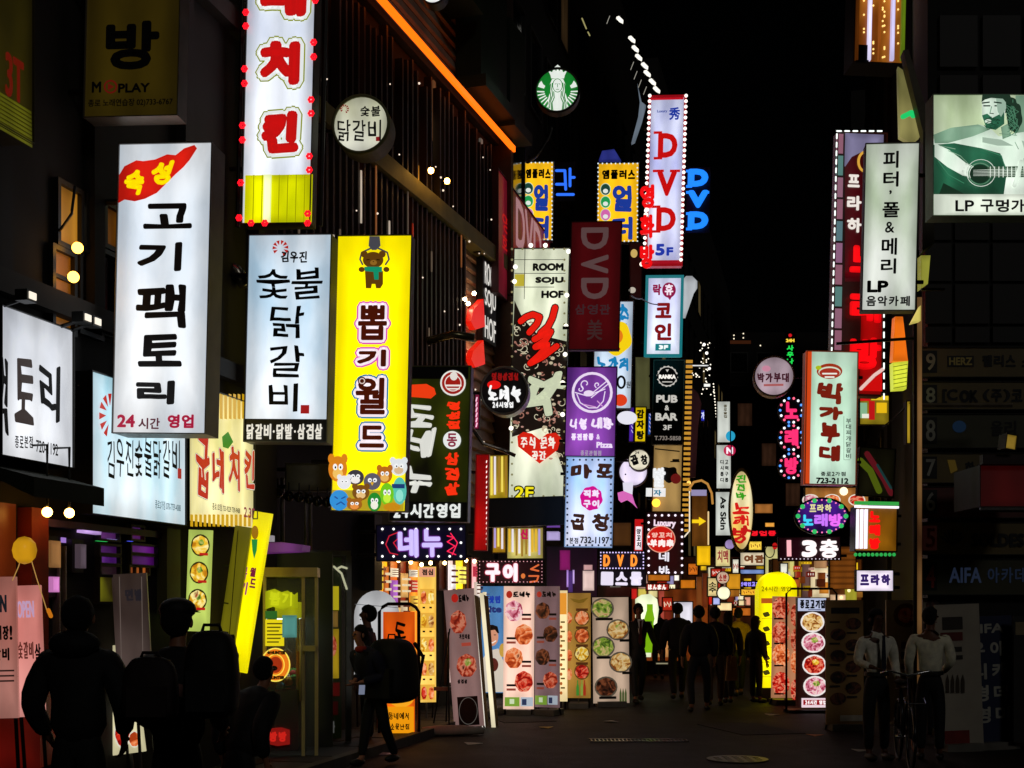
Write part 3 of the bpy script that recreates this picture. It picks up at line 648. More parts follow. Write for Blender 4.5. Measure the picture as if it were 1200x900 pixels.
# yellow claw game sign with a plain little bear
s = sign('vertical_sign', 'bright yellow vertical sign with outlined lettering, toy bear in a claw and toy animals', 'sign', 392, 276, 479, 599, 14.2, E('f4e000', 1.0, .08, True), D('6a6a64', .5), .3)
BR = E('6a4410', .7); GY = E('505058', .7)
s.poly([(433, 277), (445, 277), (446, 288), (441, 293), (436, 293), (432, 288)], GY, 'claw'); s.stroke([[(437, 290), (424, 296), (422, 304), (425, 310)], [(441, 290), (454, 296), (456, 304), (452, 310)]], 2, GY, 'claw')
s.disc(427, 298, 4, 4, BR, 'bear_ear'); s.disc(448, 298, 4, 4, BR, 'bear_ear'); s.disc(424, 316, 3.5, 3, BR, 'bear_paw'); s.disc(453, 316, 3.5, 3, BR, 'bear_paw')
s.poly([(428, 318), (449, 318), (449, 333), (446, 338), (441, 338), (440, 333), (436, 333), (435, 338), (429, 338)], BR, 'bear_body'); s.disc(437.5, 305, 12, 9.5, BR, 'bear_head')
s.disc(438, 308, 4, 3, E('9a6c24', .8), 'bear_muzzle'); s.stroke([[(430, 305), (433, 304.5)], [(442, 304.5), (445, 305)], [(437.6, 307), (438.2, 307)]], 1, INK, 'bear_face')
s.poly([(427, 313), (448, 313), (448, 319), (444, 319), (444, 328), (439, 328), (438, 319), (428, 318)], E('109a70', .8), 'bear_scarf')
BRN = E('5a1808', .55)
for c, x0, y0, x1, y1, oc in (('뽑', 420, 358, 454, 399, 'd850b8'), ('기', 419, 410, 453, 430, 'd850b8'), ('월', 417, 443, 452, 486, '1878a8'), ('드', 422, 499, 451, 525, '1878a8')):
    s.text(c, x0, y0, x1, y1, BRN, w=2.8, out=((E(oc, .95), 6.2), (E('f4e4ec', 1.0), 4.4)))
s.disc(425, 447, 5, 5, BRN); s.ring(425, 447, 3.6, 3.6, 1.2, E('e8d0c8', .9))
# a heap of plain toy animals along the foot of the sign
def toy(x, y, rx, ry, col, ears=None, eye=True, muzz=None, beak=None):
    m = E(col, .95)
    if ears: s.disc(x-rx*.7, y-ry*.8, rx*.35, ry*.4, m, 'toy_ear', 10); s.disc(x+rx*.7, y-ry*.8, rx*.35, ry*.4, m, 'toy_ear', 10)
    s.disc(x, y, rx, ry, m, 'toy_head', 20)
    if muzz: s.disc(x, y+ry*.35, rx*.55, ry*.45, E(muzz, .95), 'toy_muzzle', 12)
    if eye:
        s.disc(x-rx*.28, y-ry*.15, rx*.24, ry*.26, E('f4f4f4', 1.0), 'toy_eye', 10); s.disc(x+rx*.32, y-ry*.15, rx*.24, ry*.26, E('f4f4f4', 1.0), 'toy_eye', 10)
        s.disc(x-rx*.24, y-ry*.12, rx*.09, ry*.1, INK, 'toy_pupil', 8); s.disc(x+rx*.3, y-ry*.12, rx*.09, ry*.1, INK, 'toy_pupil', 8)
    if beak: s.poly([(x-2, y+1), (x+2, y+1), (x, y+5)], E(beak, .95), 'toy_beak')
s.rect(389.5, 575, 474, 598, E('b8a020', .9), 'toy_heap')
toy(468, 548, 10, 10, 'e0e4e8', True, muzz='d8b890'); toy(397, 550, 11, 15, 'd88018', True, muzz='f0c060'); toy(452, 557, 9, 10, 'b86a14', True, muzz='e8b060')
toy(418, 560, 10, 9, '38343c', False, muzz='f0ece8'); toy(405, 566, 8, 8, 'e8e8ec', True); toy(438, 565, 10, 10, '5c5866', False, beak='e8b020')
toy(470, 576, 8, 16, '58c0b0', False, False, muzz='90e0d0'); s.rect(461, 568, 476, 573, E('1c3c78', .9), 'toy_band')
toy(425, 578, 10, 9, '7a4c10', True, muzz='e8c080'); toy(400, 587, 11, 12, '2c90d8', False, False); s.stroke([[(395, 583), (398, 585)], [(403, 585), (407, 583)], [(397, 592), (402, 589), (406, 592)]], 1.6, E('1450a0', .9))
toy(441, 589, 8, 11, '1c8a28', False, muzz='f0f0e0'); toy(418, 592, 9, 7, 'a06014', True, muzz='e89040'); toy(456, 580, 8, 13, '70c81c', False, muzz='c8f040'); toy(462, 595, 10, 5, 'c88810', False, False)

# black restaurant sign behind the yellow one
s = sign('vertical_sign', 'tall black and olive sign with white brush letters, right of the bright yellow sign', 'sign', 458, 429, 550, 611, 15.8, E('101004', .6, .5, True, '3c4408'), D('8a8478', .4, .6), .35)
s.rect(459, 430, 549, 444, INK); s.rect(456, 588, 547, 611, INK)
s.poly([(462, 452), (500, 450), (509, 455), (511, 462), (505, 467), (480, 465), (462, 466)], E('e83a10', 1.0), 'brush_mark')
for c, x0, y0, x1, y1 in (('도', 474, 474, 512, 500), ('네', 473, 502, 508, 536), ('누', 472, 546, 507, 580)): s.text(c, x0, y0, x1, y1, E('dcdcd4', .95), w=3.2, wob=1.2, slant=.15)
s.disc(531, 449, 15, 15, E('e8e8e0', .9)); s.disc(531, 449, 13, 13, E('a01c14', .9)); s.disc(532, 441, 4.5, 5, E('e8e0d8', .9)); s.ring(531, 449, 10, 10, 1.2, E('e8e0d8', .9)); s.rect(522, 451, 541, 453, E('f0e8e0', .9)); s.rect(524, 455, 539, 456.6, E('f0e8e0', .9))
s.vtext('명성집', 524, 470, 539, 504, E('f03010', 1.0), w=1.6, wob=1); s.disc(530, 516, 10.5, 10.5, E('e8ece8', .95)); s.text('동', 524, 508, 536, 524, E('8a1c3c', .9), w=1)
s.vtext('삼겹살', 522, 529, 538, 582, E('f03010', 1.0), w=1.8, wob=1); s.text('24시간영업', 461, 590, 541, 607, E('e4e8e4', .95), w=1.6)

# neon name board below it
s = sign('led_sign', 'black LED board with violet white lettering, white dots and pink swirls below the olive sign', 'sign', 441, 615, 546, 657, 16.4, E('0c0820', .9, .4), BLACK, .15, yaw=math.radians(10), roll=-1)
s.text('네누', 464, 620, 520, 653, E('c8b8f8', 1.1), w=3.0, out=((E('5a1a78', .9), 2.8),), t=.03); s.border(448, 620, 540, 652, 14, 1.5, E('ffffff', 1.4))
s.stroke([[(466, 624), (456, 628), (452, 638), (457, 648), (466, 650)], [(470, 628), (461, 636), (468, 646)]], 1.2, E('d02038', .9), 'neon_tube')
s.stroke([[(524, 628), (532, 630), (524, 635), (533, 640), (524, 646), (534, 650)], [(528, 625), (536, 636), (530, 650)]], 1.3, E('ff2858', 1.0), 'neon_tube')

s = round_sign('round_sign', 'round black sign with white rim, red flame and white brush lettering', 591, 458, 28, 18.2, E('0a0808', .8), D('b8b8b0', .35, .4), .3, arm='l')
s.text('명성삼겹살', 576, 437, 608, 446, E('901010', .9), w=1, wob=1); s.disc(579, 451, 8, 5, E('e01410', 1.0)); s.text('노네누', 570, 453, 613, 470, E('f0f0f0', 1.0), w=2.3, wob=2); s.text('24시영업', 577, 471, 602, 478, E('f0f0f0', 1.0), w=.8)

# tall pale green club sign with swirls
s = sign('vertical_sign', 'tall pale green lit sign with bulbs, swirl print, red brush letter and heart', 'sign', 599, 291, 664, 584, 21.0, E('e2e6cc', .88, .18, True, 'a8b094'), D('4a463c', .5), .35)
def swirl(x, y, r, a0, mat, turn=1):
    return [(x+r*(1-t/14)*math.cos(a0+turn*t*.5), y+r*(1-t/14)*math.sin(a0+turn*t*.5)) for t in range(11)]
s.poly([(603, 352), (612, 372), (630, 392), (664, 400), (662, 560), (656, 540), (640, 500), (600, 512), (600, 420)], E('1c1410', .7), 'dark_field')
random.seed(21); L_ = []; L3 = []
for k in range(95):
    y = random.uniform(374, 545); x = random.uniform(604, 658)
    if y < 400 and x > 625: continue
    if y > 505 and x < 640: continue
    r = random.uniform(2.2, 5.5); (L_ if k % 3 else L3).append(swirl(x, y, r, random.uniform(0, 6), None, random.choice((1, -1))))
s.stroke(L_, .8, E('e0d8b8', .8), 'scroll_print', kind='stuff'); s.stroke(L3, 1.3, E('b07868', .75), 'scroll_print', kind='stuff')
for k in range(80):
    y = random.uniform(380, 540); x = random.uniform(604, 660)
    if y > 505 and x < 640: continue
    s.disc(x, y, random.uniform(1.2, 3), random.uniform(1, 2.2), E(random.choice(['d8c8a8', 'b07868', 'c89888']), .75), 'scroll_leaf', 7)
for st, y0, y1, x0 in (('ROOM', 310, 319, 625), ('SOJU', 326, 335, 628), ('HOF', 342, 351, 635)): s.text(st, x0, y0, 661, y1, INK, w=1.5, cells=False)
s.stroke([[(616, 291), (615, 352)], [(604, 306), (663, 306)], [(604, 322), (663, 322)], [(604, 338), (650, 338)]], .7, INK, 'print_line'); s.rect(604, 323, 615, 337, E('c8b838', .8))
BRU = [[(611, 378), (617, 373), (625, 370), (633, 373), (630, 381), (621, 391)], [(651, 362), (648, 374), (643, 384), (634, 392)], [(627, 399), (636, 394), (646, 390), (640, 400), (628, 408), (642, 405)], [(642, 407), (632, 418), (622, 427), (636, 420), (653, 407)]]
for bw_, bm_ in ((9.6, E('1c0806', .5)), (7.2, E('e01c10', 1.0))): s.stroke(BRU, bw_, bm_, 'brush_letter')
s.text('짝', 611, 440, 658, 492, E('ccd4b4', .9), w=4.4, wob=1.5, slant=.25, out=((E('101008', .5), 3.2),))
s.poly([(633, 544), (608, 524), (607, 512), (614, 507), (624, 509), (633, 516), (642, 509), (652, 508), (658, 514), (654, 528)][::-1], E('d02010', 1.0), 'heart_emblem')
s.text('주식 문화', 610, 513, 652, 526, E('f4ece0', .95), w=.9, wob=1); s.text('공간', 623, 529, 641, 540, E('f4ece0', .95), w=.9, wob=1)
s.text('2F', 604, 571, 626, 585, E('f0e018', 1.0), w=1, cells=False, out=((INK, 2.0),))
s.border(601, 294, 662, 582, 12.5, 1.4, E('9a9468', .6)); s.bulbs([(623, 290), (640, 290), (605, 315), (604, 332), (667, 297), (665, 348), (664, 384), (663, 417), (660, 450), (660, 487), (600, 503)], 2.7, E('fff8e8', 1.8), single=True)

# dark red banner with sideways letters
s = sign('banner_sign', 'unlit dark red box sign with grey DVD letters turned sideways, beside the green sign', 'sign', 668, 260, 727, 410, 19.0, D('6a0c12', .6), D('4a0810', .6), .22)
MB().add([(s.box[0]+.01, -.013, s.box[1]+.01), (s.box[2]-.01, -.013, s.box[1]+.01), (s.box[2]-.01, -.013, s.box[3]-.01), (s.box[0]+.01, -.013, s.box[3]-.01)], [(0, 1, 2, 3)]).build('canvas', E('58080e', .5, .2), s.root); s.n = 16  # canvas emits weakly to paint in light on the unlit sign
G1 = E('5c4444', .8)
for c, y0, y1 in (('D', 267, 293), ('V', 299, 321), ('D', 326, 351)): s.text(c, 681, y0, 713, y1, G1, w=2.6, rot=-90)
s.text('삼영관', 673, 357, 716, 369, E('3c2428', .8), w=.8); s.text('美', 688, 375, 706, 399, E('3a2222', .9), w=.7)
# red wall panel
s = sign('wall_sign', 'long dim red wall panel with pale DVD letters above the pale green sign', 'sign', 583, 238, 644, 372, 24.2, E('9a1830', .42, .4, tint='5a0c18'), D('3a0c14', .6), .2, yaw=LW, roll=0, arm='')  # unlit panel given a weak glow for light falling on it
s.text('DVD', 603, 250, 636, 305, E('b08088', .7), w=3.6, cells=False); s.vtext('영화', 588, 250, 597, 300, E('c01818', .7), w=.8)

# ---- signs further along
TEAL = E('1c8a90', .8)
def plus_sign(x0, y0, x1, y1, Y, label, full=True):
    s = sign('vertical_sign', label, 'sign', x0, y0, x1, y1, Y, E('f0b414', .95, .15, True), D('9aa8b0', .4, .4), .3)
    BL = E('1c3c9c', .85); w = x1-x0
    s.text('엠플러스', x0+w*.1, y0+8, x1-w*.06, y0+19, INK, w=1.4)
    s.text('얼', x0+w*.36, y0+26, x1-w*.14, y0+57, BL, w=3, wob=.4); s.text('터', x0+w*.36, y0+63, x1-w*.14, y0+90, BL, w=3, wob=.4)
    for k, c in enumerate(('1c4438', '20a050', 'd868b0')):
        s.disc(x0+w*.2, y0+31+k*15, 5.5, 6.5, E(c, .9)); s.disc(x0+w*.2, y0+33+k*15, 3, 2.6, E('e8f0e8', .9)); s.ring(x0+w*.2, y0+31+k*15, 6.2, 7.2, .8, E('c8e8c8', .8))
    s.border(x0+1, y0+1, x1-1, y1-1, 5, .9, E('d8e8f0', 1.1)); return s
plus_sign(612, 190, 648, 282, 26.0, 'yellow lit sign with blue letters and dotted edge, left one behind the cables')
plus_sign(700, 191, 748, 284, 27, 'yellow lit sign with blue letters and three picture discs, left of the tall DVD sign')
rt = thing('neon_letters', 'blue neon letters glowing behind the left yellow plus sign', 'neon letters'); s = Plane(rt, P(661, 213, 27), YAW); BN = E('2c6cf0', 1.2, sample=True)
s.rect(648, 190, 674, 236, D('08102c', .6), 'back_board'); s.stroke([[(652, 200), (662, 200), (663, 222)], [(652, 216), (663, 216)], [(668, 198), (668, 218)], [(668, 208), (673, 208)], [(653, 228), (672, 228)]], 3.2, BN, 'neon_tube')
rt = thing('neon_letters', 'bright blue neon DVD letters stacked right of the tall white DVD sign', 'neon letters'); s = Plane(rt, P(818, 235, 24.6), YAW, math.radians(1.4)); BN2 = E('1c80ff', 1.25, sample=True)
s.rect(804, 196, 832, 273, D('060c18', .6), 'back_board', t=-.0)
for c, y0, y1 in (('D', 201, 218), ('V', 226, 243), ('D', 251, 268)):
    s.text(c, 806, y0-2, 830, y1+2, BN2, w=4.6, t=.06); s.rect(804, y0-2, 811, y0+1, BN2, 'serif'); s.rect(804, y1-1, 811, y1+2, BN2, 'serif') if c == 'D' else s.rect(824, y0-2, 831, y0+1, BN2, 'serif')
# tall DVD sign
s = sign('vertical_sign', 'tall white DVD sign with red serif letters, red frame and rows of white bulbs', 'sign', 759, 113, 801, 311, 24.0, E('c8cce0', .92, .25, True, '9498c8'), E('a00c18', .7), .35, fw=3)
s.rect(762, 113, 801, 117, E('c01020', .9)); s.rect(757, 305, 799, 311, E('a01020', .9))
for c, y0, y1, dx in (('D', 156, 185, 2), ('V', 201, 230, 1), ('D', 243, 271, 0)):
    x0 = 768+dx; s.text(c, x0+1, y0, x0+24, y1, E('c00c0c', 1.0), w=3.2)
    if c == 'D': s.rect(x0-4, y0-2, x0+6, y0+1, E('c00c0c', 1.0), 'serif'); s.rect(x0-4, y1-1, x0+6, y1+2, E('c00c0c', 1.0), 'serif')
    else: s.rect(x0-4, y0-2, x0+9, y0+1, E('c00c0c', 1.0), 'serif'); s.rect(x0+16, y0-2, x0+28, y0+1, E('c00c0c', 1.0), 'serif')
s.text('Luxury', 770, 129, 782, 133, E('3c50a0', .8), w=.3, cells=False); s.text('秀', 784, 126, 797, 141, E('2038a0', .9), w=1); s.text('5', 768, 286, 779, 300, E('1c38a8', .9), w=2); s.text('F', 781, 290, 789, 300, E('1c38a8', .9), w=1.5)
s.bulbs([(761.5-k*.22, 113+k*6.4) for k in range(31)]+[(804-k*.2, 113+k*6.4) for k in range(31)], 2.0, E('fff4ec', 1.7), single=True)
rt = thing('neon_letters', 'chunky red lit letters hanging at the left edge of the tall white DVD sign', 'neon letters'); s = Plane(rt, P(758, 262, 23.6), YAW); s.vtext('영화방', 750, 215, 767, 320, E('e00c10', 1.1, sample=True), w=2.6, t=.12, gap=.22)
s.bulbs([(758, 246), (757, 252), (756, 293), (752, 310)], 2.6, E('fff0e0', 1.6), single=True)

s = sign('vertical_sign', 'white lit sign in a teal frame with dark red coin karaoke lettering and 3F', 'sign', 757, 324, 799, 417, 25.0, E('dce4f4', .9, .2, True, 'b4b8dc'), E('1c8088', .75), .3, fw=3.4)
s.text('락', 765, 333, 775, 346, E('901848', .9), w=1.2); s.disc(784, 340, 8, 9, E('901848', .9)); s.poly([(780, 345), (789, 345), (785, 352)], E('901848', .9)); s.text('휴', 779, 333, 789, 346, E('f0e4f0', 1.0), w=.9)
s.text('코', 768, 355, 787, 373, DKRED, w=2.2); s.text('인', 767, 379, 787, 399, DKRED, w=2.2); s.rect(768, 403, 786, 411, TEAL, 'patch'); s.text('3F', 772, 404.5, 783, 409.5, E('f0f8f8', 1.0), w=1, cells=False)
rt = thing('lit_emblem', 'white lit microphone shaped emblem beside the teal framed sign', 'lit emblem'); s = Plane(rt, P(808, 348, 25.2), YAW); m_ = E('a8acb0', .8, .2)
s.poly([(799, 330), (804, 325), (811, 325), (817, 331), (817, 338), (813, 344), (803, 373), (799, 373)], m_, 'outline', t=.1); s.poly([(805, 344), (810, 344), (803, 370), (800.5, 370)], E('3c3c44', .7), 'handle')

s = sign('vertical_sign', 'white beer snack sign with blue brush letters and yellow flower, behind the violet sign', 'sign', 696, 353, 741, 479, 24.5, E('c4d4e4', .88, .25, True, '98a8bc'), D('8a9098', .4, .4), .3)
CY = E('1880b8', .9); s.text('춘', 724, 358, 737, 381, CY, w=1.8, wob=1.5); s.disc(722, 396, 18, 20, E('f0cc10', 1.0), wav=.05, nw=5); s.disc(722, 394, 8, 9, E('e07818', 1.0)); s.disc(724, 409, 3, 2, E('b03a10', .9))
s.text('노가리', 698, 419, 738, 434, CY, w=2.0, wob=1.5); s.ring(728, 448, 5.5, 8, 2.6, INK); s.text('원', 734, 447, 739, 455, INK, w=.3); s.disc(727, 469, 8, 7, E('d83c18', 1.0))

s = sign('vertical_sign', 'black pub and bar sign with white capitals and a cogged round badge', 'sign', 765, 422, 801, 521, 27.0, D('0c0c0c', .25), D('8a8a84', .3, .7), .3)
W1 = E('d0ccc4', .85); s.disc(782, 441, 12, 12, W1, wav=.05, nw=16); s.disc(782, 441, 10.6, 10.6, INK); s.rect(770, 438.5, 794, 444, INK, 'badge_band'); s.text('RANKA', 772, 439, 792, 444, E('f4f0e8', 1.0), w=.9, cells=False)
s.poly([(780, 433), (784, 433), (782, 436)], W1); s.rect(776, 447, 788, 448.2, W1)
s.text('PUB', 769, 463, 794, 472, W1, w=1.2, cells=False); s.text('&', 779, 475, 784, 481, W1, w=.5); s.text('BAR', 768, 484, 794, 493, W1, w=1.2, cells=False); s.text('3F', 777, 498, 787, 504, W1, w=.6, cells=False); s.text('T.733-5858', 767, 511, 798, 516, E('8a8078', .8), w=.4, cells=False)
rb_ = MB(); 
for k in range(34): q = s.p(802+2, 424+k*6); rb_.box(s.box[2]+.03, s.box[2]+.17, -.05, .03, q[1]-.02, q[1]+.03)
rb_.build('lamp_rungs', E('c89030', .9), s.root, kind='stuff')
s = sign('vertical_sign', 'beige lit sign with white foot lettering and brown stamp, below the pub sign', 'sign', 765, 521, 799, 600, 28.0, E('b89458', .75, .2), D('5a4a30', .5), .3)
s.disc(784, 556, 11, 9, INK, wav=.12, nw=5); s.text('발', 765, 548, 780, 572, PAPER, w=3, t=.06); s.rect(757, 572, 780, 582, PAPER, 'patch'); s.text('자', 766, 574, 775, 581, E('1c80a0', .8), w=.7)
s.disc(792, 561, 6, 6, E('6a1414', .8)); s.stroke([[(768, 526), (796, 529)], [(786, 541), (796, 541)]], 1.4, INK); s.rect(788, 538, 796, 541, INK)
q = s.p(769, 590); MB().ball((q[0], -.15, q[1]), .09, 10, 7).build('bulb', E('ffb030', 3, sample=True), s.root, True)

s = sign('vertical_sign', 'violet lit noodle restaurant sign with white bowl emblem above the blue dotted sign', 'sign', 663, 430, 722, 535, 20.0, E('a050c4', .82, .3, True, '5c2c84'), D('3a2050', .5), .3)
V = E('ecdcf4', .95); s.ring(694, 460, 24, 24, 3, V); s.stroke([[(676, 462), (680, 472), (690, 478), (700, 478), (707, 470), (709, 459)], [(674, 460), (688, 464), (709, 456)], [(690, 464), (712, 446)], [(693, 466), (714, 449)], swirl(686, 450, 6, 2, 0), swirl(680, 456, 4, 5, 0), swirl(700, 451, 3.5, 2, 0)], 1.2, V, 'line_emblem')
s.disc(690, 461, 6, 3.5, V); s.stroke([[(684, 474), (698, 477)], [(700, 470), (706, 476)]], 1.2, E('d8a0d8', .9))
s.text('나뽕', 667, 491, 689, 503, V, w=1.9, wob=1.6); s.text('내뽕', 693, 490, 719, 503, V, w=1.9, wob=1.6); s.text('퓨전짬뽕', 669, 508, 696, 516, V, w=1.2); s.text('&', 699, 509, 703, 515, V, w=.4); s.text('Pizza', 699, 518, 718, 525, V, w=.9, cells=False); s.text('종로관철점', 680, 528, 705, 534, E('b0a0b8', .85), w=.4)
s = sign('vertical_sign', 'white and blue lit sign with dotted edge, brown grill lettering and magenta patch', 'sign', 663, 536, 718, 641, 19.8, E('d8dcf4', .92, .25, True, '8cb8f0'), E('88a8d8', .7), .3)
BW = E('4a2c24', .6); s.text('마', 669, 544, 693, 561, BW, w=2.6, wob=1); s.text('포', 698, 544, 718, 561, BW, w=2.6, wob=1)
s.disc(693, 584, 13, 14, E('d0108c', 1.0), wav=.04, nw=8); s.text('직화', 683, 574, 703, 583, V, w=1.4); s.text('구이', 683, 586, 703, 595, V, w=1.4)
s.text('곱', 669, 603, 686, 622, BW, w=2.4, wob=1); s.text('창', 694, 602, 715, 622, BW, w=2.4, wob=1); s.text('본점', 667, 630, 678, 637, INK, w=.4); s.text('732-1197', 680, 629, 714, 637, INK, w=.6, cells=False)
s.border(665, 539, 716, 639, 7, 1.3, E('283048', .5))

# round tripe sign and waiter shaped panel
s = round_sign('round_sign', 'large pale pink round sign tucked behind the small round tripe sign', 742, 553, 17, 23.6, E('e0d4ec', .85, .2), D('6a6078', .5), .2, arm='')
s.bulbs([(738, 546), (733, 556), (744, 549)], 1, INK, 'spot')
s = round_sign('round_sign', 'small round cream sign with black tripe lettering at an angle, above the pink figure', 749, 539, 12.5, 23.0, E('d8d0b8', .9, .2, True), D('8a8478', .5), .25)
s.text('곱', 739, 533, 748, 545, INK, w=1.6, rot=20); s.text('창', 751, 533, 759, 545, INK, w=1.3, rot=10); s.text('24', 744, 529, 749, 532, INK, w=.2, cells=False)
rt = thing('cutout_figure', 'lit pink and white cutout of a leg in a shoe below the round tripe sign', 'cutout'); s = Plane(rt, P(737, 580, 23.4), YAW)
s.poly([(730, 566), (742, 566), (741, 580), (731, 578)], E('e8e4f4', .9), 'shirt', t=.1); s.poly([(724, 578), (731, 576), (741, 580), (744, 590), (747, 596), (741, 590), (735, 586), (728, 589), (725, 586)], E('d868b8', .95), 'leg', t=.1)
rt = thing('cutout_figure', 'white leaf shaped lit cutout with black spot above the tripe sign', 'cutout'); s = Plane(rt, P(735, 491, 24), YAW); s.disc(735, 490, 11.5, 7.5, E('e8e8f4', .95), 'leaf', t=.08); s.disc(726, 497, 2, 2, INK)
for x0, x1, c, lb in ((737, 743, '5020b0', 'violet'), (744, 757, 'e8c800', 'yellow'), (759, 763, '2860c8', 'blue')):
    s = sign('blade_sign', lb+' lit blade sign among the cluster left of the pub sign', 'sign', x0, 477 if lb != 'blue' else 484, x1, 518 if lb != 'blue' else 510, 25.6, E(c, .85, .3), BLACK, .12, arm='')
    if lb == 'yellow': s.vtext('감자탕', 746, 479, 755, 516, E('1c1804', .4), w=1.3)
    else: s.stroke([[((x0+x1)/2, 484+k*5), ((x0+x1)/2+1.5, 487+k*5)] for k in range(5)], .9, E('c8c0f0', .9))
s = sign('vertical_sign', 'dark red LED sign with white Luxury and a round lamb skewer emblem', 'sign', 757, 601, 801, 673, 25.0, E('28060a', .8, .3), D('3a1018', .5), .25, yaw=YAW+.15)
s.text('Luxury', 766, 609, 792, 619, E('f0d8e8', 1.0), w=1, cells=False); s.disc(774.5, 632, 17, 16, E('c81810', 1.0)); s.ring(774.5, 632, 17, 16, 1.1, E('e8a088', .9)); s.text('羊肉串', 761, 632, 790, 641, E('f8e4e0', 1.0), w=1.3); s.text('양꼬치', 763, 624, 788, 630, E('f0b8a8', .95), w=.8)
s.text('네', 772, 647, 784, 658, E('e8e4f0', 1), w=1.0); s.text('바', 772, 663, 784, 673, E('e8e4f0', 1), w=1.0); s.border(760, 604, 799, 671, 8, 1.4, E('f8e8f8', 1.3))
s = sign('blade_sign', 'small red and white lit upright sign left of the Luxury sign', 'sign', 744, 609, 753, 645, 26.0, E('e8dce4', .95, .1), E('c01818', .8), .12, arm=''); s.rect(744, 609, 753, 617, RED); s.vtext('양꼬치', 746, 619, 751, 642, INK, w=.6)
s = sign('led_sign', 'small board of orange neon DVD capitals in a violet dotted border', 'sign', 703, 646, 756, 668, 24.2, E('0c0618', .8), BLACK, .12, arm='')
for c, x in (('D', 706), ('V', 722), ('D', 738)): s.text(c, x+1, 650, x+9, 664, E('ff9030', 1.2), w=1.6, t=.03)
s.border(704, 647.5, 754, 666, 3.6, .9, E('d8c8ff', 1.2))
s = sign('led_sign', 'dark board with broad white lettering just below the orange DVD board', 'sign', 700, 668, 757, 687, 24.3, E('0c0610', .8), BLACK, .12, arm='')
s.text('ㅣ스몰', 703, 670, 754, 686, E('e4dcf0', 1.0), w=2.4)
s = sign('wall_sign', 'black unlit fascia box below the pale green club sign', 'sign', 573, 583, 661, 616, 20.6, INK, BLACK, .3, yaw=math.radians(8), roll=-2.5, arm='')
s = sign('led_sign', 'dark red LED board with thick white grill lettering and orange marks', 'sign', 560, 656, 637, 684, 20.8, E('200408', .8, .3), BLACK, .2, yaw=math.radians(4), roll=0, arm='')
s.text('구이', 567, 660, 608, 682, E('f8e0e8', 1.1), w=3.4, out=((E('90102c', .9), 2.8),), t=.03); s.stroke([[(631, 662), (622, 667), (631, 669)], [(620, 675), (631, 675), (629, 681), (621, 682)]], 2, E('e06a38', .9), 'neon_tube'); s.disc(613, 675, 2.5, 3, E('e07838', .9)); s.border(562, 658, 635, 682, 4.2, .6, E('f8b0b8', .9))
s = sign('blade_sign', 'upright red neon sign with white lettering between the olive sign and the fascia box', 'sign', 557, 533, 572, 645, 19.0, E('c00c0c', .85, .4, True, '700408'), E('700808', .5), .15); s.stroke([[(570.5, 540+k*6), (570, 542+k*6)] for k in range(17)], 1.1, E('fff0e8', 1.2), 'bulb_row')
s = sign('blade_sign', 'pink neon upright sign beside the olive restaurant sign', 'sign', 556, 462, 562, 503, 18.6, E('b0305c', .9, .5), BLACK, .1, arm=''); s.stroke([[(559, 466+k*6), (558, 470+k*6)] for k in range(6)], 1.6, E('ffc8e0', 1.0))
for i, (x0, y0, x1, y1, c, d) in enumerate(((573, 533, 596, 585, 'c8a820', 'golden lit curtain of strips above the fascia box'), (577, 617, 593, 648, 'c8941c', 'golden lit strips below the fascia box'), (594, 618, 637, 655, 'd8cc70', 'bright wall of hanging menu slips under the fascia box'))):
    s = sign('hanging_menu', d, 'hanging menu', x0, y0, x1, y1, 21.3, E(c, .8, .5, True, '5a4410'), D('5a4020', .5), .1, roll=0, arm='')
    k = 0; x = x0+2
    while x < x1-2:
        s.rect(x, y0+2, x+2.2, y1-random.uniform(2, 9), E(random.choice(['f8f0c0', 'e8b830', 'f0e8f0', 'a07828', 'b0a0e0', 'f8e060']), .9), 'menu_slip', t=.02); x += random.uniform(3.2, 5)
s.text('신', 610, 620, 619, 632, E('c01850', .9), w=1.6, t=.02)
# orange-brown cable tray and pipes
for pts, r, d in (([(552, 500), (566, 520), (590, 528), (604, 534)], 2.2, 'pale bent pipe crossing beside the olive sign'), ([(500, 400), (530, 392), (556, 396)], 5, 'thick brass coloured pipe leading out of the louvred wall'), ([(251, 313), (264, 308), (278, 318), (288, 335)], 6, 'fat silver vent pipe curving between two left signs')):
    b = P(pts[0][0], pts[0][1], 17); rt = MB().tube([P(x, y, 17 if r != 6 else 13.3)-b for x, y in pts], r*17/F, 8).build('pipe', D('8a8460' if r == 5 else 'b0aca0', .25, .8), None, True); rt.location = b; rt['label'] = d; rt['category'] = 'pipe'
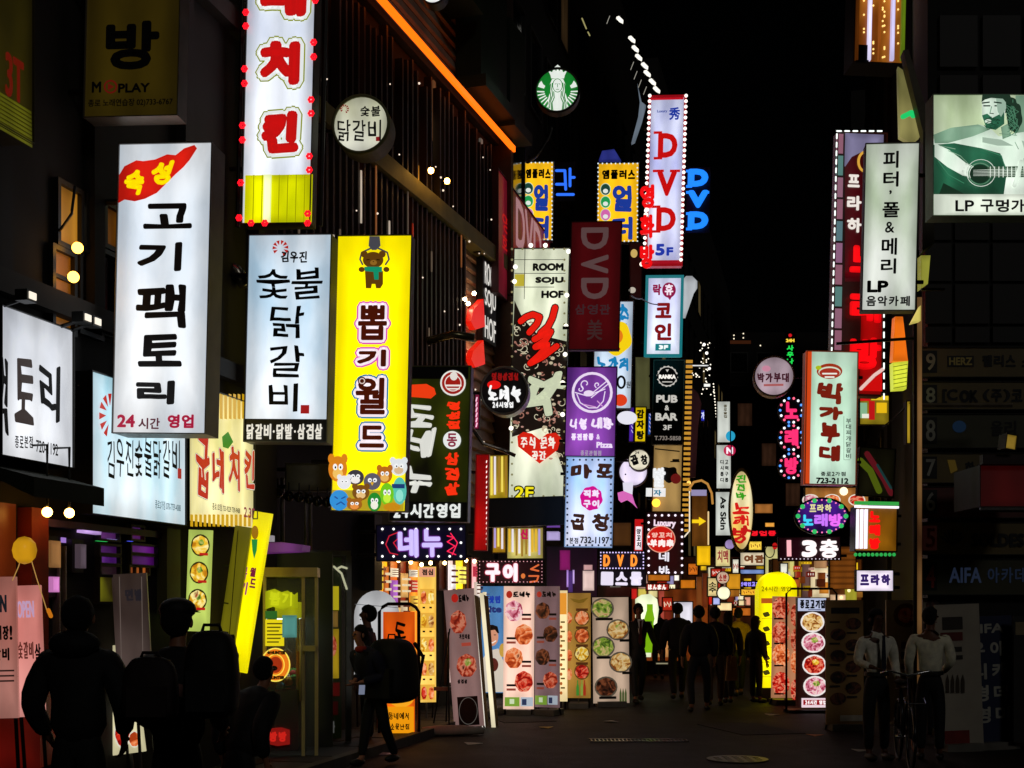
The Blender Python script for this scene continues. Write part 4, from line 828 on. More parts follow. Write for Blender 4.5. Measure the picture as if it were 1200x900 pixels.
# green coffee emblem: lit disc with a crowned, long haired figure in line drawing
s = round_sign('round_sign', 'green and white round coffee shop sign with crowned long haired figure', 653, 106, 26, 22.0, E('107a28', .9, .2, True), D('0c2010', .5), .2, yaw=math.radians(-6), arm='')
WH = E('e4ece4', .95); GR = E('107a28', .9)
s.poly([(645, 88), (642, 82), (647, 85), (649, 80), (652, 84), (653.5, 78), (655, 84), (658, 80), (660, 85), (665, 82), (662, 88), (661, 92), (646, 92)][::-1], WH, 'crown'); s.poly([(653.5, 72+9), (650, 79), (653.5, 76), (657, 79)], WH, 'crown_star') ; s.stroke([[(653.5, 83), (653.5, 84)]], 3, WH)
for sgn in (-1, 1):
    c = 653.5
    s.poly([(c+sgn*x, y) for x, y in ((0, 92), (6.5, 93), (9, 99), (9, 109), (11.5, 117), (10.5, 127), (6, 130.5), (0, 131))], WH, 'hair')
    s.poly([(c+sgn*x, y) for x, y in ((23, 102), (21.5, 98), (19, 95), (17, 99), (14.5, 101), (16, 104))], WH, 'tail_fin')
    for k in range(6):
        a0 = math.radians(4+k*11); s.stroke([[(c+sgn*16*math.cos(a0), 107+13*math.sin(a0)), (c+sgn*23.5*math.cos(a0), 106+23*math.sin(a0))]], 1.5, WH, 'tail_scale')
    s.stroke([[(c+sgn*x, y) for x, y in ((6.2, 98), (6.8, 105), (5.8, 112), (8, 119), (7, 129))], [(c+sgn*x, y) for x, y in ((8.2, 99), (9, 107), (8, 114), (10, 121), (9.4, 127))], [(c+sgn*x, y) for x, y in ((4.5, 108), (4, 115), (6.5, 121), (5.5, 130))]], 1.1, GR, 'hair_line')
s.disc(653.5, 101, 5.5, 7.5, WH, 'face'); s.ring(653.5, 101, 6, 8.2, .8, GR); s.stroke([[(650.5, 99.5), (652, 99)], [(655, 99), (656.5, 99.5)], [(653.5, 99), (653.5, 103)], [(652, 105.5), (655, 105.5)]], .7, GR, 'features')
s = round_sign('round_sign', 'white round lamp sign cut by the top edge of the picture above the siding', 508, -10, 15, 17.2, E('d8dcd8', .95, .1, True), D('3a3a38', .5), .2, arm='')
# bulb festoon and flags up on the dark tower
rt = thing('lamp_row', 'slanting row of white lamps on short brackets at the roof edge, top centre', 'lamps'); s = Plane(rt, P(760, 70, 30), LW)
rt.matrix_world = Matrix.Translation(P(760, 70, 30)); s.M = rt.matrix_world.copy(); s.Mi = s.M.inverted()
LB = E('f0ece0', 1.3, sample=True)
for (x, y) in ((726, 25), (740, 48), (744, 59), (748, 69), (755, 79), (758, 88), (764, 98), (769, 107)):
    s.poly([(x-4, y-3), (x-1, y-4), (x+4, y+1), (x+4, y+3), (x, y+1)], LB, 'lamp', t=.1)
for (x, y) in ((712, 24), (740, 78), (744, 89), (749, 99), (755, 107)): s.stroke([[(x+2.5, y-5), (x-1, y+4)]], .8, E('a8a498', .8), 'bracket')
s.stroke([[(682, 22), (687, 34)], [(689, 38), (691, 42)]], 1.6, E('a8a068', .8), 'tube_light')
def flagpoly(pts, Y, col, name, label, cat, lit=.5):
    c = P(sum(p[0] for p in pts)/len(pts), sum(p[1] for p in pts)/len(pts), Y); rt = thing(name, label, cat, c); s = Plane(rt, c, YAW)
    s.poly(pts, E(col, lit, .3) if lit else D(col, .6), 'panel', t=.12); return s
flagpoly([(747, 100), (752, 122), (757, 126), (752, 145), (744, 168), (740, 170), (748, 140), (750, 122)], 26, '8898a8', 'edge_sign', 'pale narrow lit panel seen edge on left of the tall DVD sign', 'panel')
flagpoly([(702, 190), (706, 179), (720, 177), (728, 190)], 28, '3840a0', 'lit_canopy', 'blue violet lit canopy above the yellow plus sign', 'canopy')
s = flagpoly([(620, 145), (622, 146), (640, 168), (638, 168)], 29, 'b0d0e0', 'tube_light', 'thin slanting blue white tube light below the coffee emblem', 'light', 1.0)
# ---------------------------------------------------------------- boards over the right side
random.seed(17)
s = sign('vertical_sign', 'tall pale lit music cafe sign with black serif-like lettering, in front of the karaoke sign', 'sign', 1012, 168, 1075, 364, 15.0, E('ccd0c8', .85, .25, True, '90a084'), D('6a6a5c', .5), .3, arm='r')
for c, y0, y1 in (('피', 177, 197), ('터', 201, 219)): s.text(c, 1035, y0, 1053, y1, INK, w=1.1)
s.text(',', 1042, 223, 1045, 228, INK, w=1); s.text('폴', 1034, 237, 1054, 255, INK, w=1.1); s.text('&', 1037, 260, 1048, 273, INK, w=.5); s.text('메', 1033, 279, 1051, 299, INK, w=1.1); s.text('리', 1032, 303, 1050, 321, INK, w=1.1)
s.text('LP', 1016, 329, 1041, 343, INK, w=2, cells=False); s.text('음악카페', 1014, 347, 1067, 359, INK, w=.9)
# karaoke sign behind with dashed LED edge
s = sign('vertical_sign', 'large dark red karaoke sign with dashed white LED border and huge red letters', 'sign', 978, 155, 1036, 464, 18.5, E('200c0a', .8, .4), E('30140c', .5), .35, yaw=.05, arm='r')
s.rect(990, 157, 1035, 196, E('8a84a8', .75, .3)); s.poly([(990, 196), (998, 184), (1010, 178), (1034, 184), (1034, 330), (990, 330)], E('4a0810', .8, .3), 'red_field'); s.rect(1008, 366, 1033, 462, E('a00808', .85, .3), 'red_field')
for k in range(12):
    y = 157+k*25.6; s.rect(980-k*.25, y, 988-k*.25, y+23, E(['5c8a88', '5c8a84', '9a6a80', '588a94', '5c8088', '98688a'][k % 6] if k % 3 else '9a6478', .75), 'tile_print')
s.ring(1014, 190, 10, 13, 3, E('e0a840', .9)); 
for c, x0, y0, x1, y1 in (('프', 993, 205, 1007, 220), ('라', 992, 230, 1009, 247), ('하', 992, 256, 1009, 273)): s.text(c, x0, y0, x1, y1, E('ece4dc', .95), w=1.8)
RB = E('f00810', 1.1, .1, True)
for c, x0, y0, x1, y1 in (('노', 993, 290, 1030, 322), ('래', 993, 343, 1030, 380), ('방', 993, 397, 1030, 435)): s.text(c, x0, y0, x1, y1, RB, w=4.6, t=.08)
s.poly([(1008, 458), (1033, 436), (1033, 459)], E('c80c0c', 1.0), 'red_wedge'); s.stroke([[(1008, 456), (1024, 440), (1034, 433)]], 4, E('f0c8c0', .9))
m_ = E('f4fff8', 1.4)
s.stroke([[(980-k*.24, 158+k*10), (980-k*.24-.15, 163+k*10)] for k in range(30)], 1.8, m_, 'led_dash'); s.stroke([[(980+k*9.5, 154.5), (985+k*9.5, 154.5)] for k in range(6)], 1.8, m_, 'led_dash'); s.stroke([[(1035, 366+k*12), (1035, 372+k*12)] for k in range(9)], 1.8, m_, 'led_dash')
s = sign('blade_sign', 'thin red lit edge of a sign just left of the LED bordered karaoke sign', 'sign', 973, 278, 978, 410, 19.2, E('d01818', .85, .2), BLACK, .1, yaw=.05, roll=1.2, arm='r')
# stew sign
s = sign('vertical_sign', 'pale mint lit stew restaurant sign with brown red lettering and orange side', 'sign', 944, 412, 1004, 568, 17.9, E('bcd8c4', .9, .2, True, '98b8a0'), E('7a3018', .4), .35, yaw=.03, arm='r', roll=1.0)
s.rect(943, 412, 950, 568, E('d84818', .9), 'orange_edge')
s.disc(972, 435, 15, 9, E('a03018', .9)); s.disc(972, 436, 13, 6.4, E('d8e4cc', .9)); s.disc(972, 437, 12, 5.6, E('a83020', .9)); s.stroke([[(964, 438), (980, 438)], [(967, 442), (977, 442)]], 1.8, E('ecf0e4', .95)); s.disc(959, 431, 3.5, 2.5, E('b0c020', .9))
for c, x0, y0, x1, y1 in (('박', 957, 448, 989, 473), ('가', 960, 476, 987, 492), ('부', 961, 496, 983, 519), ('대', 958, 522, 984, 541)): s.text(c, x0, y0, x1, y1, E('7a1c10', .85), w=3.4, wob=.8)
s.vtext('부대찌개닭갈비', 991, 490, 997, 538, E('5a6a60', .6), w=.3); s.stroke([[(988.5, 488), (988.5, 539), (996, 539)]], .5, E('8aa090', .6)); s.text('종로2가점', 961, 553, 991, 558, INK, w=.4); s.text('723-2112', 956, 560, 994, 567, INK, w=.9, cells=False)
s = round_sign('round_sign', 'round pinkish white sign with small dark lettering hanging over mid street', 907, 441, 23.5, 21.5, E('b8a0ac', .72, .35, True, '8c7c84'), D('c8b8b0', .4, .3), .25, arm='r')
s.text('박가부대', 887, 437, 925, 448, E('4a1828', .7), w=1.0, wob=.6); s.disc(898, 432, 5, 3.5, E('d890a8', .8)); s.rect(895, 450, 918, 452.5, E('c06868', .7))
# LED karaoke letters in circles of bulbs
for i, (c, cy, wd) in enumerate((('노', 481, 'top'), ('래', 513, 'middle'), ('방', 546, 'bottom'))):
    rt = thing('led_letter', f'pink neon karaoke letter ringed with coloured bulbs, {wd} of the three beside the mint sign', 'led letter', group='karaoke letters ringed with bulbs'); s = Plane(rt, P(927, cy, 23), 0)
    s.disc(927, cy, 15, 16, D('0c0610', .6), 'back_board', t=-.1); s.text(c, 919, cy-10, 935, cy+10, E('f83070', 1.1), w=2.4, t=.03)
    pts = [(927+13*math.cos(k*.449), cy+14.3*math.sin(k*.449)) for k in range(14)]
    s.bulbs(pts[::3], 1.5, E('f8f8ff', 1.5), single=True); s.bulbs(pts[1::3], 1.5, E('5098ff', 1.5), single=True); s.bulbs(pts[2::3], 1.5, E('ff6080', 1.5), single=True)
s = sign('led_sign', 'tiny upright LED sign with green letters above the round pinkish sign', 'sign', 920, 390, 932, 428, 40, D('060606', .5), BLACK, .1, arm=''); s.text('24H', 921, 397, 931, 401, E('f0d040', 1.1), w=.7, cells=False); s.vtext('사우나', 922, 404, 930, 427, E('20d850', 1.1), w=.8); s.disc(926, 393, 2, 2, E('d01820', 1))
# oval neon karaoke
s = round_sign('oval_sign', 'oval violet neon karaoke sign ringed with green and pink bulbs under the mint sign', 963, 605, 31, 19.6, E('1c0838', .9, .5, False, '4a1890'), BLACK, .15, ry=21.5, arm='r')
s.text('프라하', 948, 591, 975, 600, E('e8e0a0', .95), w=.8); s.text('노', 940, 603, 953, 616, E('40c8e8', 1.1), w=1.9); s.text('래', 954, 602, 970, 617, E('c070f0', 1.1), w=1.9); s.text('방', 971, 602, 987, 617, E('e068e8', 1.1), w=1.9)
s.bulbs([(963+28*math.cos(k*math.pi/5), 605+19*math.sin(k*math.pi/5)) for k in range(10)], 2.8, E('30b860', 1.1), single=True); s.bulbs([(963+28*math.cos(k*math.pi/15+.1), 605+19*math.sin(k*math.pi/15+.1)) for k in range(30)], 1.0, E('f878b0', 1.3))
s = sign('led_sign', 'dark red LED board with pinkish I, 3 and a Korean letter below the oval neon', 'sign', 912, 629, 985, 657, 20.0, E('20040c', .9, .3), BLACK, .15, yaw=-.05, roll=-1, arm='r')
s.rect(922, 633, 927, 652, E('f8b0b8', 1.1), 'neon_bar', t=.02); s.text('3', 939, 633, 957, 653, E('fff0f0', 1.15), w=3.4, t=.03); s.text('층', 960, 632, 982, 654, E('fff0f0', 1.15), w=2.0, t=.03); s.border(915, 632, 983, 655, 4.6, .7, E('f0e0f0', 1.0), sides='b')
# beer box sign
s = sign('box_sign', 'amber lit box sign with white tubes, red neon letters and green bulb rows', 'sign', 1002, 594, 1051, 646, 19.0, E('a86c10', .75, .35, True, '5a3808'), BLACK, .4, yaw=.05, roll=1, arm='r')
s.rect(1001, 588, 1052, 592, E('38a848', .9), 'led_strip', t=.05); s.rect(1001, 593, 1052, 595.5, E('f8f0ff', 1.3), 'tube_light', t=.05)
for x in (1002.5, 1007.5, 1012.5): s.rect(x, 597, x+2.8, 643, E('f4f0ff', 1.2), 'tube_light', t=.05)
s.vtext('노래방', 1017, 598, 1030, 645, E('f01010', 1.1), w=2.6, t=.05); s.bulbs([(1002+k*5, 650) for k in range(10)], 2.2, E('28a048', 1.1), single=True); s.bulbs([(1004+k*5, 590) for k in range(5)], 1.5, E('6890e8', 1.2), single=True)
s = sign('wall_sign', 'small white lit sign with violet lettering low beside the dark office building', 'sign', 1003, 668, 1047, 693, 18.5, E('e4d8e8', .92, .15, True), BLACK, .15, yaw=0, roll=0, arm='r'); s.text('프라하', 1007, 673, 1044, 686, E('38206a', .8), w=1.8)
# orange glass lift tower and leaning edge-on sign
s = sign('lit_tower', 'glittering amber glass column hanging from the top edge above the karaoke sign', 'lit column', 1002, -80, 1059, 74, 20.0, E('7a3c08', .75, .5, False, 'e08828'), BLACK, .5, yaw=.05, arm='')
for x, c, w_ in ((1017, 'd8d0f0', 4), (1044, 'c8c0e8', 4), (1030, 'a85818', 2), (1003, '5a2c08', 3), (1056, '6a8818', 4)): s.rect(x, -78, x+w_, 72, E(c, .9, .4), 'mullion', t=.06)
s.rect(1002, 54, 1017, 75, INK, 'shadow_box', t=.04); s.bulbs([(random.choice((1023, 1034, 1036, 1052, 1012)), random.uniform(-5, 70)) for _ in range(34)], 1.2, E('ffd078', 1.5))
rt = thing('leaning_sign', 'leaning sign seen edge on, silver face with green neon, right of the amber column', 'sign'); s = Plane(rt, P(1065, 120, 16), YAW)
s.poly([(1052, 78), (1058, 82), (1078, 160), (1068, 168), (1054, 160)], E('a8a060', .75, .5, False, '5a5830'), 'sign_face', t=-.1); s.poly([(1055, 67), (1061, 66), (1089, 158), (1078, 162)], D('6a6450', .6), 'cabinet_side', t=.2); s.stroke([[(1058, 137), (1068, 132), (1070, 136)]], 6, E('20c868', 1.0), 'neon_tube')
s.poly([(1078, 162), (1090, 158), (1091, 290), (1077, 300)], D('4a4638', .6), 'support_panel', t=.2)
# album style picture board: a plain seated man with a guitar
s = sign('picture_sign', 'large lit green and white picture sign of a bare shouldered man playing guitar, top right', 'sign', 1093, 111, 1240, 253, 14.0, E('c8d4b8', .85, .2, True, '9aac84'), D('6a7a64', .5), .25, yaw=0, roll=0, arm='', fw=.8)
K1, K2, K3, K4 = E('0c4a30', .8, .5, False, '30805c'), E('5a8c6c', .8, .3, False, '94b89c'), E('e4ece0', .9, .3, False, 'a0b8a4'), E('08301c', .7)
s.rect(1190, 112, 1239, 228, K2); s.poly([(1094, 163), (1118, 152), (1148, 146), (1160, 150), (1170, 160), (1192, 156), (1230, 150), (1239, 180), (1230, 228), (1096, 228)], K3, 'torso_print')
s.poly([(1094, 158), (1114, 150), (1146, 146), (1160, 152), (1140, 160), (1110, 168), (1095, 168)], K2, 'arm_shade_print')
s.poly([(1094, 170), (1118, 168), (1150, 174), (1172, 180), (1180, 200), (1176, 228), (1094, 228)], K1, 'guitar_body_print'); s.poly([(1095, 168), (1112, 176), (1130, 190), (1141, 200), (1139, 208), (1128, 206), (1110, 196), (1095, 184)], K3, 'forearm_print')
s.stroke([[(1130, 197), (1140, 203)], [(1128, 201), (1136, 208)], [(1132, 193), (1143, 198)]], 3, K3, 'finger_print')
s.disc(1148, 204, 12, 11, K4, 'sound_hole_print'); s.ring(1148, 204, 14, 13, 1.2, K2); s.poly([(1157, 196), (1239, 194), (1239, 208), (1157, 208)], E('405c44', .8), 'guitar_neck_print')
s.stroke([[(1160+k*5, 196), (1160+k*5, 208)] for k in range(15)], 1.0, K3, 'fret_print'); s.stroke([[(1140, 200+k*1.6), (1238, 197+k*2.2)] for k in range(5)], .4, K3, 'string_print')
s.poly([(1105, 215), (1130, 228), (1100, 228)], K4); s.stroke([[(1196, 190), (1192, 206), (1188, 218)], [(1200, 188), (1202, 208)]], 5, K3, 'hand_print')
s.disc(1172, 123, 20, 10.5, K4, 'hair_print', wav=.05, nw=7); s.disc(1188, 138, 9, 18, K4, 'hair_print', wav=.06, nw=6); s.poly([(1150, 116), (1172, 112), (1178, 124), (1176, 142), (1166, 152), (1156, 150), (1150, 138)], K3, 'face_print')
s.poly([(1150, 136), (1156, 134), (1162, 139), (1172, 134), (1176, 130), (1176, 146), (1166, 153), (1155, 151)], K1, 'beard_print'); s.disc(1157, 143, 4, 2.5, K3); s.stroke([[(1152, 125), (1159, 125)], [(1165, 125), (1172, 125)]], 1.6, K4); s.stroke([[(1161, 126), (1159, 134)]], 1.1, K2)
s.poly([(1172, 150), (1180, 146), (1184, 160), (1174, 164)], K2, 'neck_print')
random.seed(77)
s.stroke([[(1180+random.uniform(-3, 8), 118+k*1.5), (1186+random.uniform(-4, 7), 126+k*1.5), (1183+random.uniform(-4, 8), 133+k*1.5)] for k in range(20)], .7, E('4a8062', .8), 'hair_strand')
s.stroke([[(1156+random.uniform(-4, 14), 138+k*.8), (1157+random.uniform(-4, 14), 141+k*.8)] for k in range(16)], .6, E('08301c', .8), 'beard_strand')
s.poly([(1166, 116), (1177, 114), (1178, 128), (1172, 138), (1168, 132)], E('9cb8a4', .85), 'face_shade_print'); s.stroke([[(1150, 122), (1158, 121)], [(1164, 121), (1172, 122)]], 1.6, K4, 'brow'); s.stroke([[(1159, 134), (1163, 134.5)]], 1, K4, 'nostril')
s.poly([(1149, 121), (1150, 112), (1182, 112), (1187, 126), (1180, 124), (1174, 117), (1160, 116), (1153, 118)], K4, 'hair_print'); s.poly([(1150, 162), (1172, 165), (1186, 172), (1168, 172), (1150, 168)], E('a8c0ac', .85), 'chest_shade_print'); s.poly([(1196, 166), (1212, 172), (1220, 200), (1206, 194), (1200, 180)], E('a8c0ac', .85), 'arm_shade_print'); s.stroke([[(1170, 158), (1190, 160)], [(1188, 168), (1192, 176)]], .8, K2, 'crease')
s.stroke([[(1110, 178), (1124, 184), (1136, 196)], [(1100, 172), (1118, 176)]], .9, K2, 'crease'); s.ring(1148, 204, 17, 16, .7, K3); s.stroke([[(1098, 190), (1110, 206), (1128, 216)], [(1150, 176), (1172, 184), (1177, 200)]], .9, E('3c8a64', .8), 'guitar_edge')
s.rect(1093, 229, 1240, 253, E('ccd4c4', .9, .2), 'caption_field'); s.text('LP', 1118, 236, 1140, 249, INK, w=.9, cells=False); s.text('구멍가게', 1146, 235, 1218, 250, INK, w=1.1)

# tenant boards on the office front
DY = D('6a5a2c', .5, 0, .2, 2); DG = D('3c3c20', .5, 0, .2, 2)
rows = [(407, 442, '9', DY), (447, 480, '8', DY), (485, 525, '8', DG), (531, 566, '7', DY), (570, 607, '6', D('5a2018', .5)), (612, 650, '5', DY), (655, 697, '4', DG)]
for i, (y0, y1, nn, m_) in enumerate(rows):
    nm = ['ninth floor board with dark logo and Korean name', 'upper eighth floor board with arrow logo', 'lower eighth floor board with blue logo', 'seventh floor board partly behind the red box', 'sixth floor reddish board', 'board with leaf drawing and SOLDES lettering', 'lowest blue academy board of the stack'][i]
    s = sign('tenant_board', 'unlit '+nm+' on the office front', 'sign', 1079, y0, 1240, y1, 16.86, m_, D('16140c', .6), .12, yaw=0, roll=0, arm='', group='tenant boards on the office building', fw=.8)
    s.rect(1081, y0+4, 1098, y1-5, INK if i != 5 else E('1c0806', .5), 'number_plate'); s.text(nn, 1085, y0+7, 1096, y1-8, D('a8a8a0') if i < 5 else D('a02818'), w=.9)
    if i == 0: s.rect(1110, y0+10, 1141, y1-12, INK); s.text('팰리스 스', 1150, y0+9, 1210, y1-12, INK, w=1.3); s.text('HERZ', 1112, y0+12, 1139, y1-14, E('3a3010', .4), w=.8, cells=False)
    if i == 1: s.text('[C', 1104, y0+9, 1122, y1-7, INK, w=1.5, cells=False); s.text('OK', 1124, y0+10, 1146, y1-8, INK, w=2.4, cells=False); s.text('(주)코아', 1151, y0+9, 1214, y1-9, INK, w=1.5)
    if i == 2: s.disc(1124, y0+15, 8, 7, E('081c30', .6)); s.text('올리', 1160, y0+8, 1192, y0+26, INK, w=1)
    if i == 3: s.poly([(1110, y0+8), (1119, y0+8), (1122, y0+20), (1114, y0+24)], E('48380c', .5)); s.text('한솔', 1130, y0+10, 1156, y1-10, INK, w=1.3)
    if i == 5:
        for k in range(7): a = math.radians(-150+k*20-0); s.poly([(1116, y0+28), (1116+15*math.cos(a-.1)*.9, y0+26+16*math.sin(a-.1)), (1116+17*math.cos(a), y0+26+19*math.sin(a)), (1116+15*math.cos(a+.1)*.9, y0+26+16*math.sin(a+.1))], INK, 'leaf_print')
        s.text('SOLDES', 1137, y0+13, 1200, y1-9, INK, w=2, cells=False)
    if i == 6: s.text('AIFA', 1112, y0+10, 1150, y1-14, E('20283a', .6), w=1, cells=False); s.text('아카데미', 1156, y0+10, 1220, y1-14, E('141c2c', .6), w=.8)
s = sign('box_sign', 'dim red box sign jutting from the office front, right edge', 'sign', 1148, 545, 1240, 594, 15.5, E('3c0606', .5, .3), D('2a1a14', .6), .9, yaw=.0, roll=0, arm='')
s.poly([(1148, 534), (1240, 534), (1240, 545), (1148, 545)], D('2a0c0a', .6), 'top_flap', t=.1); MB().box(s.box[0], s.box[2], -.03, 0, s.box[1]-.04, s.box[1]-.01).build('chrome_strip', D('c8c8c8', .2, .9), s.root)
s = sign('wall_light', 'small yellowish flood lamp above the red box sign at right', 'light', 1178, 509, 1191, 527, 15.3, E('a88830', .6, .3), BLACK, .15, yaw=.2, roll=8, arm='')
# pole with a glowing edge strip, cone lamps, brackets
c = P(1075, 711, 16.2); rt = thing('utility_pole', 'tall slim steel pole with glowing amber edge strip in front of the office corner', 'pole', (c.x, c.y, 0))
MB().tube([(0, 0, 0), (0, 0, 6.2)], .055, 12).build('shaft', DARKSTEEL, rt, True); MB().box(-.02, .035, -.075, -.056, .2, 5.6).build('edge_strip', E('b88850', .62, .75, False, '4a2c18'), rt); MB().tube([(0, 0, 4.25), (1.2, 0, 4.25)], .03).build('crossbar', D('b8a890', .3, .8), rt); MB().tube([(0, 0, 5.1), (-1, .1, 5.05)], .02).build('crossbar', BLACK, rt)
rt = thing('cone_lamp', 'orange tapered lantern over a yellow slatted shade beside the karaoke sign', 'lantern'); s = Plane(rt, P(1055, 410, 16.6), 0)
s.poly([(1049, 371), (1058, 371), (1064, 423), (1046, 423)], E('f07010', 1.0, .15, True), 'upper_shade', t=-.14); s.poly([(1046, 425), (1064, 423), (1062, 456), (1047, 457)], E('c8d038', .95, .15, True), 'lower_shade', t=-.14)
s.stroke([[(1047, 430+k*5), (1063, 427+k*5)] for k in range(6)], .8, E('6a7010', .7), 'slat')
rt = thing('cone_lamp', 'yellow green glass lantern tucked behind the music cafe sign', 'lantern'); s = Plane(rt, P(1080, 320, 16.0), 0)
s.poly([(1075, 303), (1086, 303), (1083, 336), (1075, 342)], E('a8a840', .7, .3, True), 'shade', t=.14); s.poly([(1073, 366), (1076, 360), (1076, 378), (1065, 381)], E('d0c060', .7, .2), 'lower_shade', t=.1)
s = sign('wall_light', 'thin horizontal tube lamp right of the music cafe sign', 'light', 1080, 338.5, 1106, 340, 15.5, E('b8b8b0', .7), BLACK, .05, yaw=0, roll=0, arm='')
# cluttered boards under/behind the mint sign
def small(name, lab, x0, y0, x1, y1, Y, col, txt=None, tcol=None, vert=False, lit=.85, roll=0, yaw=0, cat='sign', w=1.2, box=None, frame=None, sample=False):
    s = sign(name, lab, cat, x0, y0, x1, y1, Y, E(col, lit, .22, sample), frame or D('2a2018', .5), .12, yaw=yaw, roll=roll, arm='')
    if txt:
        d = box or (x0+(x1-x0)*.12, y0+(y1-y0)*.2, x1-(x1-x0)*.12, y1-(y1-y0)*.2); (s.vtext if vert else s.text)(txt, *d, tcol or INK, w=w)
    return s
s = sign('picture_strip', 'row of bright snack pictures right below the mint sign', 'picture strip', 943, 571, 1018, 600, 24, E('d89848', .8, .5, True, '7a3a18'), BLACK, .1, yaw=0, roll=0, arm='')
for x, k in ((950, 'pink'), (975, 'orange'), (1004, 'red')): s.dish(x, 586, 10, 7, k, .9, E('f0e8d8', .9))
s.bulbs([(988, 576)], 5, E('fff0c0', 1.6), single=True)
s = sign('picture_sign', 'dim colourful poster on the dark wall right of the mint sign', 'poster', 1006, 525, 1048, 582, 22, E('1c1a0c', .5, .5), BLACK, .1, yaw=.1, roll=3, arm=''); s.stroke([[(1008, 540), (1020, 552), (1030, 575)]], 8, E('5a6a14', .6)); s.stroke([[(1016, 532), (1036, 562), (1044, 578)]], 7, E('6a1820', .6)); s.stroke([[(1028, 545), (1044, 572)]], 3, E('1c3c3c', .7))
s = sign('picture_sign', 'bright patchwork of lit boards seen under the LED karaoke sign', 'sign', 1007, 463, 1042, 498, 22.5, E('a89020', .7, .5), BLACK, .1, yaw=.05, roll=0, arm='')
for a, c in (((1007, 463, 1020, 470), 'd01818'), ((1021, 464, 1041, 469), 'e8c828'), ((1008, 472, 1016, 490), '88b890'), ((1018, 470, 1025, 492), 'c01818'), ((1027, 472, 1039, 484), 'f0c018'), ((1010, 485, 1018, 490), 'f0f0e0')): s.rect(*a, E(c, .9), 'patch')
small('blade_sign', 'narrow yellow lit blade sign beside the utility pole', 1062, 470, 1067, 520, 17.5, 'b89828')
s = small('wall_sign', 'long timber slatted fascia glowing brown under the red LED board', 972, 640, 1003, 690, 24, '6a3810', lit=.6)
for k in range(7): s.rect(973, 643+k*7, 1002, 648+k*7, E('8a4c18', .6, .3), 'plank', t=.03)
# white pole boards, centre distance
PB = 'c8ccc4'
s = small('pole_sign', 'white upright pole board with fine lettering and a blue disc, top of the white column', 840, 470, 856, 519, 33, PB, lit=.8); s.vtext('종로술집', 848, 474, 852, 490, E('5a5030', .6), w=.3); s.disc(856, 511, 5.5, 6, E('28a0c8', .95))
s = small('pole_sign', 'white upright pole board with red round N emblem, second of the white column', 839, 521, 857, 573, 33, PB, lit=.8); s.disc(855, 528, 7, 6.5, E('c0204c', .95)); s.text('N', 851, 524, 859, 532, E('f8e8f0', 1), w=1.3)
for k, (a, b) in enumerate((('디', '고'), ('시', '력'), ('롭', '구'), ('디', '롭'))): s.text(a, 844, 539+k*7, 848, 544+k*7, INK, w=.4); s.text(b, 849.5, 539+k*7, 853.5, 544+k*7, INK, w=.4)
s = small('pole_sign', 'white upright pole board with sideways black skin clinic lettering', 838, 576, 857, 628, 33, PB, lit=.8); s.text('As Skin', 844, 582, 851, 621, INK, w=.8, cells=False, rot=-90)
small('pole_sign', 'yellow lit pole board with small red lettering, lowest of the white column', 838, 640, 856, 664, 33, 'd8c888', '치맥', E('a02838', .8), w=.6)
s = round_sign('round_sign', 'tiny violet and blue ball sign at the foot of the oval karaoke sign', 855, 638, 6, 31, E('a890c8', .9, .5), BLACK, .1, arm='', yaw=0)
s = round_sign('oval_sign', 'tall oval yellow and white lit karaoke sign with green and red brush lettering', 869, 598, 14, 30.0, E('e0b858', .85, .4, True, 'd8d4b0'), D('a89868', .5), .2, ry=49, arm='', yaw=0)
s.vtext('진진바', 863, 556, 874, 586, E('38a01c', .9), w=1.1, wob=1.5); s.text('노', 859, 588, 878, 602, E('d01c18', 1), w=1.8, wob=1.5); s.text('래', 860, 604, 877, 616, E('d01c18', 1), w=1.5, wob=1.5); s.text('방', 859, 617, 878, 636, E('c01818', 1), w=1.8, wob=1.5)
# arch sign with arrow
rt = thing('arch_sign', 'glowing arched frame sign with yellow arrow in the far middle of the street', 'arch sign'); s = Plane(rt, P(820, 600, 29), 0)
s.rect(811, 578, 829, 640, E('7a4818', .6, .5), 'inner_panel'); s.stroke([[(812, 578), (808, 572), (813, 565), (822, 563), (829, 567), (834, 578), (835, 590)]], 2.6, E('c08840', .9), 'neon_tube'); s.stroke([[(808, 576), (808, 622), (802, 629)]], 1.6, E('e8dcc8', 1.1), 'neon_tube'); s.stroke([[(830, 600), (830, 638)]], 1.8, E('e8c890', 1.0), 'neon_tube')
s.rect(810, 574, 828, 581, E('9890b8', .9), 'name_strip'); s.poly([(811, 609), (819, 609), (819, 606), (827, 611), (819, 616), (819, 613), (811, 613)][::-1], E('f0c818', 1.1), 'arrow', t=.03); s.bulbs([(807, 566)], 2.5, E('ffc060', 1.6), single=True)
